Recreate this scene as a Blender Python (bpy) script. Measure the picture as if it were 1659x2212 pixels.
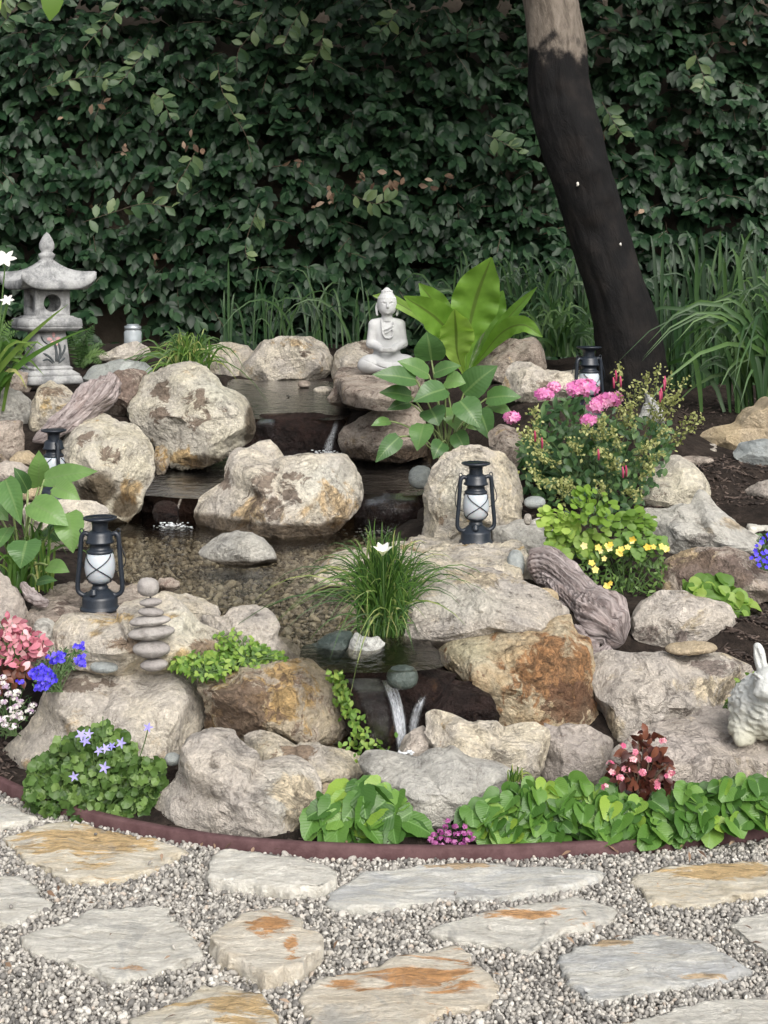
import bpy, math, zlib
import numpy as np
from mathutils import Vector, Matrix
from mathutils.bvhtree import BVHTree

for o in list(bpy.data.objects):
    bpy.data.objects.remove(o, do_unlink=True)
SC = bpy.context.scene
COL = SC.collection

# ------------------------------------------------------------------ camera
FPX, CX, HOR = 2949.0, 829.5, 622.0      # focal length, centre column and horizon row of a 1659 x 2212 view
CY = HOR
CAMH = 1.2
PITCH = 0.0                              # level camera with a shifted lens keeps uprights upright
cam_data = bpy.data.cameras.new('camera')
cam_data.sensor_fit = 'VERTICAL'
cam_data.sensor_height = 36.0
cam_data.lens = FPX / 2212.0 * 36.0
cam_data.shift_y = (HOR - 1106.0) / 2212.0
cam_data.clip_start = 0.05
cam_data.clip_end = 500.0
cam = bpy.data.objects.new('camera', cam_data)
cam.location = (0, 0, CAMH)
cam.rotation_euler = (math.pi / 2 - PITCH, 0, 0)
COL.objects.link(cam)
SC.camera = cam

# ------------------------------------------------------------------ sky, sun, exposure (bright overcast)
SUN_EL, SUN_AZ = math.radians(42), math.radians(158)   # azimuth from +Y towards +X: behind the camera, to its right
world = bpy.data.worlds.new('World')
SC.world = world
world.use_nodes = True
wt = world.node_tree
bg = wt.nodes['Background']
sky = wt.nodes.new('ShaderNodeTexSky')
sky.sky_type = 'NISHITA'
sky.sun_disc = False
sky.sun_elevation = SUN_EL
sky.sun_rotation = SUN_AZ
sky.air_density = 1.0
sky.dust_density = 6.0
sky.ozone_density = 1.0
hs = wt.nodes.new('ShaderNodeHueSaturation')           # cloud cover: the same sky, greyer
hs.inputs['Saturation'].default_value = 0.30
wt.links.new(sky.outputs[0], hs.inputs['Color'])
wt.links.new(hs.outputs[0], bg.inputs[0])
bg.inputs[1].default_value = 0.15
sun_d = bpy.data.lights.new('sun', 'SUN')
sun_d.energy = 1.35
sun_d.angle = math.radians(50)
sun_d.color = (1.0, 0.95, 0.87)
sun = bpy.data.objects.new('sun', sun_d)
sd = Vector((math.sin(SUN_AZ) * math.cos(SUN_EL), math.cos(SUN_AZ) * math.cos(SUN_EL), math.sin(SUN_EL)))
sun.rotation_euler = (-sd).to_track_quat('-Z', 'Y').to_euler()
sun.location = (0, 0, 8)
COL.objects.link(sun)
SC.view_settings.view_transform = 'Standard'
SC.view_settings.look = 'None'
SC.view_settings.exposure = 0.40
SC.view_settings.gamma = 1.0
SC.view_settings.use_curve_mapping = False
SC.render.engine = 'CYCLES'
SC.cycles.max_bounces = 8
SC.cycles.transparent_max_bounces = 12
SC.cycles.caustics_reflective = False
SC.cycles.caustics_refractive = False
SC.cycles.use_denoising = True

# ------------------------------------------------------------------ projection helpers
_sp, _cp = math.sin(PITCH), math.cos(PITCH)
def P(x, y, Y):
    """world point seen at view pixel (x, y) at distance Y in front of the camera"""
    u, v = (x - CX) / FPX, -(y - CY) / FPX
    d = np.array([u, _cp + v * _sp, -_sp + v * _cp])
    return np.array([0, 0, CAMH]) + d * (Y / d[1])
def PZ(x, y, z):
    """world point seen at pixel (x, y) at height z"""
    u, v = (x - CX) / FPX, -(y - CY) / FPX
    d = np.array([u, _cp + v * _sp, -_sp + v * _cp])
    return np.array([0, 0, CAMH]) + d * ((z - CAMH) / d[2])
def S(Y):
    return Y / FPX                                      # metres per view pixel at distance Y

def rng_of(*k):
    return np.random.default_rng(zlib.crc32(repr(k).encode()))

# ------------------------------------------------------------------ noise
_pr = np.random.default_rng(7)
_perm = np.concatenate([_pr.permutation(256)] * 3)
_g = _pr.normal(size=(256, 3)); _g /= np.linalg.norm(_g, axis=1)[:, None]
def perlin(p):
    pi = np.floor(p).astype(np.int64); f = p - pi; pi &= 255
    w = f * f * f * (f * (f * 6 - 15) + 10)
    r = np.zeros(len(p))
    for dx in (0, 1):
        for dy in (0, 1):
            for dz in (0, 1):
                h = _perm[_perm[_perm[pi[:, 0] + dx] + pi[:, 1] + dy] + pi[:, 2] + dz]
                g = _g[h]
                d = g[:, 0] * (f[:, 0] - dx) + g[:, 1] * (f[:, 1] - dy) + g[:, 2] * (f[:, 2] - dz)
                r += d * (w[:, 0] if dx else 1 - w[:, 0]) * (w[:, 1] if dy else 1 - w[:, 1]) * (w[:, 2] if dz else 1 - w[:, 2])
    return r * 1.6
def fbm(p, octv=4, gain=0.5):
    r = np.zeros(len(p)); a = 1.0
    for i in range(octv):
        r += a * perlin(p * 2.03 ** i + i * 17.3); a *= gain
    return r

# ------------------------------------------------------------------ mesh helpers
def mesh(name, V, F, attrs=None, smooth=True, mat=None):
    """F: (n,3)/(n,4) int array or a list of such arrays"""
    if not isinstance(F, list): F = [F]
    F = [np.asarray(f, dtype=np.int32) for f in F if len(f)]
    V = np.asarray(V, dtype=np.float32)
    me = bpy.data.meshes.new(name)
    me.vertices.add(len(V)); me.vertices.foreach_set('co', V.ravel())
    nl = sum(f.size for f in F); npoly = sum(len(f) for f in F)
    me.loops.add(nl); me.polygons.add(npoly)
    me.loops.foreach_set('vertex_index', np.concatenate([f.ravel() for f in F]))
    st, off = [], 0
    for f in F:
        st.append(off + np.arange(len(f)) * f.shape[1]); off += f.size
    me.polygons.foreach_set('loop_start', np.concatenate(st).astype(np.int32))
    if smooth:
        me.polygons.foreach_set('use_smooth', np.ones(npoly, dtype=bool))
    for k, a in (attrs or {}).items():
        a = np.asarray(a, dtype=np.float32)
        at = me.attributes.new(k, 'FLOAT' if a.ndim == 1 else 'FLOAT_VECTOR', 'POINT')
        at.data.foreach_set('value' if a.ndim == 1 else 'vector', a.ravel())
    me.update(calc_edges=True); me.validate()
    if mat: me.materials.append(mat)
    return me
def link(name, me, parent=None, loc=None):
    o = bpy.data.objects.new(name, me); COL.objects.link(o)
    if parent: o.parent = parent
    if loc is not None: o.location = tuple(loc)
    return o
def tag(o, label, cat, group=None):
    o['label'] = label; o['category'] = cat
    if group: o['group'] = group
    return o
def struct(o, kind='structure', label=None):
    o['kind'] = kind
    if label: o['label'] = label
    return o
def empty(name, loc, label, cat, group=None, rz=0):
    o = bpy.data.objects.new(name, None); COL.objects.link(o)
    o.location = tuple(loc); o.rotation_euler = (0, 0, rz); o.empty_display_size = 0.05
    return tag(o, label, cat, group)
def part(name, V, F, mat, parent, attrs=None, smooth=True, kind=None, label=None):
    """a child whose vertices are given in the parent's own coordinates"""
    o = link(name, mesh(name, V, F, attrs, smooth, mat), parent)
    if kind: o['kind'] = kind
    if label: o['label'] = label
    return o
def wpart(name, V, F, mat, parent, attrs=None, smooth=True, kind=None, label=None):
    """a child whose vertices are given in world coordinates (parent unrotated)"""
    return part(name, np.asarray(V) - np.array(parent.location), F, mat, parent, attrs, smooth, kind, label)

_ico = {}
def ico(n):
    if n in _ico: return _ico[n]
    t = (1 + 5 ** .5) / 2
    v = np.array([(-1, t, 0), (1, t, 0), (-1, -t, 0), (1, -t, 0), (0, -1, t), (0, 1, t), (0, -1, -t), (0, 1, -t), (t, 0, -1), (t, 0, 1), (-t, 0, -1), (-t, 0, 1)], float)
    v /= np.linalg.norm(v, axis=1)[:, None]
    f = np.array([(0, 11, 5), (0, 5, 1), (0, 1, 7), (0, 7, 10), (0, 10, 11), (1, 5, 9), (5, 11, 4), (11, 10, 2), (10, 7, 6), (7, 1, 8), (3, 9, 4), (3, 4, 2), (3, 2, 6), (3, 6, 8), (3, 8, 9), (4, 9, 5), (2, 4, 11), (6, 2, 10), (8, 6, 7), (9, 8, 1)])
    for _ in range(n):
        e = np.concatenate([f[:, [0, 1]], f[:, [1, 2]], f[:, [2, 0]]]); e.sort(axis=1)
        u, inv = np.unique(e, axis=0, return_inverse=True); inv = inv.ravel()
        m = v[u[:, 0]] + v[u[:, 1]]; m /= np.linalg.norm(m, axis=1)[:, None]
        k, nf = len(v), len(f)
        a, b, c = inv[:nf] + k, inv[nf:2 * nf] + k, inv[2 * nf:] + k
        f = np.concatenate([np.stack(s, 1) for s in ((f[:, 0], a, c), (f[:, 1], b, a), (f[:, 2], c, b), (a, b, c))])
        v = np.concatenate([v, m])
    _ico[n] = (v, f)
    return v, f
def grid_faces(n, m, wrap_m=False):
    i, j = np.meshgrid(np.arange(n - 1), np.arange(m if wrap_m else m - 1), indexing='ij')
    j2 = (j + 1) % m
    return np.stack([i * m + j, i * m + j2, (i + 1) * m + j2, (i + 1) * m + j], -1).reshape(-1, 4)
def frames(C):
    C = np.asarray(C, float)
    T = np.gradient(C, axis=0); T /= np.linalg.norm(T, axis=1)[:, None] + 1e-9
    up = np.array([0, 0, 1.0]) if abs(T[0, 2]) < .9 else np.array([1.0, 0, 0])
    N = []
    n = up - T[0] * (up @ T[0]); n /= np.linalg.norm(n)
    for t in T:
        n = n - t * (n @ t); n = n / (np.linalg.norm(n) + 1e-9); N.append(n)
    N = np.array(N); B = np.cross(T, N)
    return T, N, B
def tube(C, r, seg=8, caps=True):
    C = np.asarray(C, float); r = np.broadcast_to(np.asarray(r, float), (len(C),))
    T, N, B = frames(C)
    a = np.linspace(0, 2 * np.pi, seg, endpoint=False)
    V = C[:, None] + r[:, None, None] * (np.cos(a)[None, :, None] * N[:, None] + np.sin(a)[None, :, None] * B[:, None])
    V = V.reshape(-1, 3); F = [grid_faces(len(C), seg, True)]
    if caps:
        k = len(V); V = np.concatenate([V, C[:1], C[-1:]])
        i = np.arange(seg); j = (i + 1) % seg; b = (len(C) - 1) * seg
        F.append(np.concatenate([np.stack([np.full(seg, k), j, i], 1), np.stack([np.full(seg, k + 1), b + i, b + j], 1)]))
    return V, F
def lathe(prof, seg=32):
    prof = np.asarray(prof, float); a = np.linspace(0, 2 * np.pi, seg, endpoint=False)
    V = np.stack([prof[:, 0, None] * np.cos(a), prof[:, 0, None] * np.sin(a), np.repeat(prof[:, 1, None], seg, 1)], -1).reshape(-1, 3)
    return V, [grid_faces(len(prof), seg, True)]
def merge(parts):
    VV, FF, off = [], [], 0
    for V, F in parts:
        for f in (F if isinstance(F, list) else [F]): FF.append(np.asarray(f) + off)
        VV.append(V); off += len(V)
    t = [f for f in FF if f.shape[1] == 3]; q = [f for f in FF if f.shape[1] == 4]
    out = []
    if t: out.append(np.concatenate(t))
    if q: out.append(np.concatenate(q))
    return np.concatenate(VV), out
def bez(p, n=16):
    p = [np.asarray(q, float) for q in p]; t = np.linspace(0, 1, n)[:, None]
    while len(p) > 1:
        p = [a * (1 - t) + b * t for a, b in zip(p[:-1], p[1:])]
    return p[0]
def spline(pts, n=60):
    """Catmull-Rom through pts"""
    pts = np.asarray(pts, float); q = np.concatenate([2 * pts[:1] - pts[1:2], pts, 2 * pts[-1:] - pts[-2:-1]])
    s = np.linspace(0, len(pts) - 1 - 1e-6, n); i = s.astype(int); t = (s - i)[:, None]
    a, b, c, d = q[i], q[i + 1], q[i + 2], q[i + 3]
    return .5 * (2 * b + (c - a) * t + (2 * a - 5 * b + 4 * c - d) * t ** 2 + (3 * b - a - 3 * c + d) * t ** 3)
def inst(bv, bf, M, tint=None, extra=None):
    """bv (n,3), bf list/array of faces, M (k,3,4) -> joined verts, faces, attrs"""
    k, n = len(M), len(bv)
    V = np.einsum('kij,nj->kni', M[:, :, :3], bv) + M[:, None, :, 3]
    F = [(np.asarray(f)[None] + (np.arange(k) * n)[:, None, None]).reshape(-1, np.asarray(f).shape[1]) for f in (bf if isinstance(bf, list) else [bf])]
    A = {'tint': np.repeat(tint if tint is not None else np.zeros(k), n)}
    if extra is not None: A['lc'] = np.tile(extra, (k, 1))
    return V.reshape(-1, 3), F, A
def unit(v):
    v = np.asarray(v, float); return v / (np.linalg.norm(v, axis=-1, keepdims=True) + 1e-9)
def lmat(pos, d, nrm, s, wx=1.0):
    """leaf frames: y along d, z near nrm; arrays (k,3)"""
    y = unit(d); z = nrm - y * np.sum(nrm * y, -1, keepdims=True); z = unit(z); x = np.cross(y, z)
    s = np.asarray(s, float).reshape(-1, 1)
    M = np.zeros((len(pos), 3, 4)); M[:, :, 0] = x * s * np.asarray(wx).reshape(-1, 1); M[:, :, 1] = y * s; M[:, :, 2] = z * s; M[:, :, 3] = pos
    return M
def m4(M):
    return Matrix([list(M[0]), list(M[1]), list(M[2]), [0, 0, 0, 1]])
def in_poly(x, y, poly):
    poly = np.asarray(poly); r = np.zeros(np.shape(x), bool); n = len(poly)
    for i in range(n):
        x1, y1 = poly[i]; x2, y2 = poly[(i + 1) % n]
        c = (y1 > y) != (y2 > y)
        r ^= c & (x < (x2 - x1) * (y - y1) / (y2 - y1 + 1e-12) + x1)
    return r
def radial(poly, c, n=256):
    """max radius of polygon about c for n angles"""
    a = np.linspace(0, 2 * np.pi, n, endpoint=False); d = np.stack([np.cos(a), np.sin(a)], 1)
    p = np.asarray(poly, float) - c; q = np.roll(p, -1, 0); e = q - p
    R = np.zeros(n)
    for i in range(len(p)):
        den = d[:, 0] * e[i, 1] - d[:, 1] * e[i, 0]
        den = np.where(np.abs(den) < 1e-12, 1e-12, den)
        t = (p[i, 0] * e[i, 1] - p[i, 1] * e[i, 0]) / den
        s = (p[i, 0] * d[:, 1] - p[i, 1] * d[:, 0]) / den
        ok = (s >= 0) & (s <= 1) & (t > 0)
        R = np.maximum(R, np.where(ok, t, 0))
    R[R == 0] = R[R > 0].mean()
    return R
def centroid(poly):
    p = np.asarray(poly, float); q = np.roll(p, -1, 0); cr = p[:, 0] * q[:, 1] - q[:, 0] * p[:, 1]
    A = cr.sum() / 2
    return ((p + q) * cr[:, None]).sum(0) / (6 * A)

# ------------------------------------------------------------------ materials
class NT:
    def __init__(self, name):
        self.m = bpy.data.materials.new(name); self.m.use_nodes = True
        self.t = self.m.node_tree; self.b = self.t.nodes['Principled BSDF']; self.out = self.t.nodes['Material Output']
    def n(self, typ, **kw):
        x = self.t.nodes.new(typ)
        for k, v in kw.items():
            if k.startswith('_'): setattr(x, k[1:], v)
            elif k in x.inputs: self.set(x.inputs[k], v)
        return x
    def set(self, sock, v):
        if hasattr(v, 'is_output') or isinstance(v, bpy.types.NodeSocket): self.t.links.new(v, sock)
        elif isinstance(v, (tuple, list)) and len(v) == 3 and sock.type == 'RGBA': sock.default_value = (*v, 1)
        else: sock.default_value = v
    def noise(self, co, scale, detail=4, rough=.55, dist=0.0):
        return self.n('ShaderNodeTexNoise', Vector=co, Scale=scale, Detail=detail, Roughness=rough, Distortion=dist).outputs['Fac']
    def math(self, op, a, b=0.0, c=0.0, clamp=False):
        x = self.n('ShaderNodeMath', _operation=op, _use_clamp=clamp)
        for i, v in enumerate((a, b, c)): self.set(x.inputs[i], v)
        return x.outputs[0]
    def step(self, v, lo, hi):
        x = self.n('ShaderNodeMapRange', _interpolation_type='SMOOTHSTEP')
        for k, s in (('Value', v), ('From Min', lo), ('From Max', hi)): self.set(x.inputs[k], s)
        return x.outputs[0]
    def mix(self, f, a, b, mode='MIX'):
        x = self.n('ShaderNodeMix', _data_type='RGBA', _blend_type=mode)
        self.set(x.inputs[0], f); self.set(x.inputs[6], a); self.set(x.inputs[7], b)
        return x.outputs[2]
    def ramp(self, f, stops):
        x = self.n('ShaderNodeValToRGB', Fac=f); e = x.color_ramp.elements
        while len(e) < len(stops): e.new(0.5)
        for s, (p, c) in zip(e, stops): s.position = p; s.color = (*c, 1)
        return x.outputs[0]
    def attr(self, name, vec=False):
        return self.n('ShaderNodeAttribute', _attribute_name=name).outputs['Vector' if vec else 'Fac']
    def bump(self, h, strength=.5, dist=.01, normal=None):
        x = self.n('ShaderNodeBump', Height=h, Strength=strength, Distance=dist)
        if normal: self.set(x.inputs['Normal'], normal)
        return x.outputs[0]
    def obj(self):
        return self.n('ShaderNodeTexCoord').outputs['Object']
    def rand(self):
        return self.n('ShaderNodeObjectInfo').outputs['Random']
    def set_b(self, **kw):
        for k, v in kw.items(): self.set(self.b.inputs[k.replace('_', ' ')], v)

def rock_mat(name, c1, c2, c3, c4, w3=.5, w4=.62, rough=.9, bump=.9, sc=1.0, crack=1.0, var=.4, plates=1.0):
    """c1/c2 broad mineral mottling, c3 warm stain (threshold w3), c4 dark patches (threshold w4)"""
    k = NT(name)
    off = k.n('ShaderNodeVectorMath', _operation='SCALE'); off.inputs[0].default_value = (37.1, 19.7, 53.3); k.set(off.inputs['Scale'], k.rand())
    ad = k.n('ShaderNodeVectorMath', _operation='ADD'); k.set(ad.inputs[0], k.obj()); k.set(ad.inputs[1], off.outputs[0])
    vs_ = k.n('ShaderNodeVectorMath', _operation='SCALE'); k.set(vs_.inputs[0], ad.outputs[0]); k.set(vs_.inputs['Scale'], k.math('ADD', .75, k.math('MULTIPLY', k.math('FRACT', k.math('MULTIPLY', k.rand(), 7.0)), .65))); co = vs_.outputs[0]
    wp = k.n('ShaderNodeTexNoise', Vector=co, Scale=9 * sc, Detail=5).outputs['Color']
    wv = k.n('ShaderNodeVectorMath', _operation='MULTIPLY_ADD'); k.set(wv.inputs[0], wp); wv.inputs[1].default_value = (.09, .09, .09); k.set(wv.inputs[2], co); cw = wv.outputs[0]
    n1 = k.noise(cw, 7 * sc, 10, .62)
    col = k.mix(k.step(n1, .36, .64), c1, c2)
    n2 = k.math('ADD', .5, k.math('MULTIPLY', k.math('SUBTRACT', k.noise(cw, 6.5 * sc, 11, .66, .6), .5), 1.45))
    col = k.mix(k.math('MULTIPLY', k.attr('pale'), .55), col, tuple(min(.7, x * 1.18) for x in c1))
    f3 = k.step(k.math('ADD', n2, k.math('MULTIPLY', k.attr('rust'), .25)), w3, w3 + .13)
    n6 = k.noise(cw, 30 * sc, 7, .7, .5)
    col = k.mix(k.math('MULTIPLY', f3, .9), col, k.mix(k.step(n6, .42, .58), tuple(x * .55 for x in c3), tuple(min(.8, x * 1.2) for x in c3)))
    n3 = k.math('ADD', .5, k.math('MULTIPLY', k.math('SUBTRACT', k.noise(cw, 14 * sc, 11, .72, .8), .5), 1.4))
    f4 = k.step(k.math('ADD', n3, k.math('MULTIPLY', k.attr('brown'), .34)), w4, w4 + .07)
    col = k.mix(k.math('MULTIPLY', f4, .85), col, k.mix(k.step(n6, .40, .60), c4, tuple(x * 1.35 for x in c4)))
    sp = k.noise(co, 85, 4, .7)
    n5 = k.noise(cw, 22 * sc, 8, .7)
    col = k.mix(1.0, col, k.ramp(sp, [(.25, (1 - var,) * 3), (.75, (1 + var * .55,) * 3)]), 'MULTIPLY')
    col = k.mix(1.0, col, k.ramp(n5, [(.30, (1 - var * 1.7, 1 - var * 1.75, 1 - var * 1.8)), (.45, (1, 1, 1)), (.66, (1 + var * .5,) * 3)]), 'MULTIPLY')
    rg = k.math('ABSOLUTE', k.math('SUBTRACT', k.noise(cw, 11 * sc, 6, .6, 1.2), .5))
    crk = k.math('SUBTRACT', 1.0, k.step(rg, 0.0, .030))
    gate = k.step(k.noise(co, 3.1 * sc, 3), .46, .60)
    cr = k.math('MULTIPLY', k.math('MULTIPLY', crk, gate), .22 * crack)
    col = k.mix(cr, col, (.07, .055, .045))
    sw = k.math('ABSOLUTE', k.math('SUBTRACT', k.noise(cw, 17 * sc, 5, .6, 2.4), .5))
    col = k.mix(k.math('MULTIPLY', k.math('SUBTRACT', 1.0, k.step(sw, .004, .03)), .14 * crack), col, k.mix(1.0, col, (.42, .36, .31), 'MULTIPLY'))
    wet = k.step(k.math('ADD', k.attr('wet'), k.math('MULTIPLY', k.math('SUBTRACT', n1, .5), 1.1)), .30, .66)
    col = k.mix(wet, col, k.mix(1.0, col, (.22, .19, .16), 'MULTIPLY'))
    k.set_b(Base_Color=col, Roughness=k.math('SUBTRACT', rough, k.math('MULTIPLY', wet, .6)), Specular_IOR_Level=.3)
    h = k.math('ADD', k.math('MULTIPLY', n5, 1.0), k.math('ADD', k.math('MULTIPLY', sp, .4), k.math('MULTIPLY', k.noise(cw, 12 * sc, 9, .65, .4), 1.3)))
    vf = k.n('ShaderNodeTexVoronoi', Vector=cw, Scale=13.0 * sc); vr = k.n('ShaderNodeSeparateColor', Color=vf.outputs['Color']).outputs[0]
    vg = k.n('ShaderNodeTexVoronoi', Vector=cw, Scale=31.0 * sc); vs = k.n('ShaderNodeSeparateColor', Color=vg.outputs['Color']).outputs[0]
    h = k.math('ADD', h, k.math('ADD', k.math('MULTIPLY', k.math('ADD', vr, k.math('MULTIPLY', vf.outputs['Distance'], -.9)), .55 * plates), k.math('MULTIPLY', vs, .22 * plates)))
    h = k.math('SUBTRACT', h, k.math('MULTIPLY', cr, 1.2))
    k.set_b(Normal=k.bump(h, bump, .032))
    return k.m

def plain_mat(name, col, rough=.6, var=.15, scale=30, bump=.2, metal=0.0, spec=.5, col2=None, dist=.004):
    k = NT(name); co = k.obj()
    n = k.noise(co, scale, 7, .65)
    c = k.mix(k.step(n, .3, .7), tuple(x * (1 - var) for x in col), col2 or tuple(min(1, x * (1 + var)) for x in col))
    k.set_b(Base_Color=c, Roughness=rough, Metallic=metal, Specular_IOR_Level=spec, Normal=k.bump(n, bump, dist))
    return k.m

def leaf_mat(name, cols, rough=.45, trans=.25, rib=None, spec=.4, yellow=None, veins=0.0):
    """cols: dark, mid, light; picked by the leaf's own tint and the object's random number"""
    k = NT(name)
    t = k.math('FRACT', k.math('ADD', k.attr('tint'), k.rand()))
    co = k.obj()
    n = k.noise(co, 40, 3)
    v = k.math('ADD', t, k.math('MULTIPLY', k.math('SUBTRACT', n, .5), .35))
    st = [(0.08, cols[0]), (.5, cols[1]), (.93, cols[2])]
    if yellow: st = [(0.06, cols[0]), (.48, cols[1]), (.88, cols[2]), (.985, yellow)]
    c = k.ramp(v, st)
    if rib or veins:
        s = k.n('ShaderNodeSeparateXYZ', Vector=k.attr('lc', True))
        ax = k.math('ABSOLUTE', s.outputs[0])
        if rib:
            f = k.math('SUBTRACT', 1.0, k.step(ax, .012, .035))
            c = k.mix(k.math('MULTIPLY', f, .7), c, rib)
        if veins:
            w = k.math('SINE', k.math('MULTIPLY', k.math('SUBTRACT', s.outputs[1], k.math('MULTIPLY', ax, .8)), 48.0))
            k.set_b(Normal=k.bump(w, veins, .0006))
            c = k.mix(k.math('MULTIPLY', k.step(w, .55, 1.0), .045), c, rib or cols[2])
    k.set_b(Base_Color=c, Roughness=rough, Specular_IOR_Level=spec)
    if trans:
        tr = k.n('ShaderNodeBsdfTranslucent', Color=k.mix(1.0, c, (1.5, 1.7, .9), 'MULTIPLY'))
        mx = k.n('ShaderNodeMixShader', Fac=trans)
        k.t.links.new(k.b.outputs[0], mx.inputs[1]); k.t.links.new(tr.outputs[0], mx.inputs[2]); k.t.links.new(mx.outputs[0], k.out.inputs[0])
    return k.m
# ================================================================== STONE
MR = {
 'cream':  rock_mat('stone_cream', (.71, .645, .53), (.56, .515, .46), (.58, .43, .25), (.16, .12, .092), .62, .72),
 'patchy': rock_mat('stone_patchy', (.69, .64, .51), (.54, .505, .44), (.50, .35, .17), (.15, .108, .08), .64, .69),
 'yellow': rock_mat('stone_yellow', (.74, .66, .51), (.61, .56, .495), (.60, .44, .22), (.24, .17, .115), .60, .70),
 'mauve':  rock_mat('stone_mauve', (.64, .58, .505), (.50, .46, .42), (.66, .56, .40), (.22, .18, .16), .59, .71),
 'grey':   rock_mat('stone_grey', (.58, .56, .505), (.47, .46, .43), (.58, .48, .34), (.27, .25, .225), .68, .76, var=.32),
 'rust':   rock_mat('stone_rust', (.70, .60, .43), (.57, .43, .26), (.40, .20, .085), (.17, .095, .06), .55, .63, sc=1.6),
 'gold':   rock_mat('stone_gold', (.60, .51, .37), (.49, .42, .35), (.55, .37, .16), (.18, .12, .08), .54, .58, sc=1.9),
 'pink':   rock_mat('stone_pink', (.59, .525, .46), (.51, .455, .415), (.60, .51, .38), (.28, .23, .20), .66, .78, var=.3, crack=.8),
 'brown':  rock_mat('stone_brown', (.52, .45, .385), (.41, .34, .285), (.52, .40, .25), (.16, .115, .095), .62, .57),
 'tan':    rock_mat('stone_tan', (.60, .48, .31), (.52, .43, .31), (.48, .32, .16), (.27, .20, .13), .68, .78, var=.25, crack=.3, plates=.25),
 'blue':   rock_mat('stone_blue', (.38, .40, .38), (.29, .315, .315), (.40, .39, .33), (.17, .18, .18), .76, .84, var=.25, rough=.6, crack=.3, bump=.5, plates=.25),
 'white':  rock_mat('stone_white', (.68, .68, .64), (.53, .54, .52), (.50, .47, .40), (.20, .20, .19), .74, .66),
 'green':  rock_mat('stone_dark_green', (.075, .095, .085), (.045, .06, .056), (.11, .12, .10), (.03, .035, .035), .7, .75, var=.3, rough=.3, crack=.3, bump=.4, plates=.25),
 'wet':    rock_mat('stone_wet', (.040, .024, .021), (.020, .014, .013), (.055, .032, .02), (.010, .008, .008), .6, .62, rough=.22, bump=1.0, crack=.4),
 'pebble': rock_mat('stone_river', (.36, .34, .32), (.29, .27, .26), (.39, .36, .33), (.19, .175, .17), .7, .8, var=.22, bump=.3, rough=.75, crack=.1, plates=.25),
}
_fw = np.array([0, _cp, -_sp]); _up = np.array([0, _sp, _cp])
def proj(V):
    d = np.asarray(V) - np.array([0, 0, CAMH]); z = d @ _fw
    return CX + FPX * d[:, 0] / z, CY - FPX * (d @ _up) / z
ROCKGEO, CTRL = {}, []
GROUP = 'stones of the garden water feature'

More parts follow.
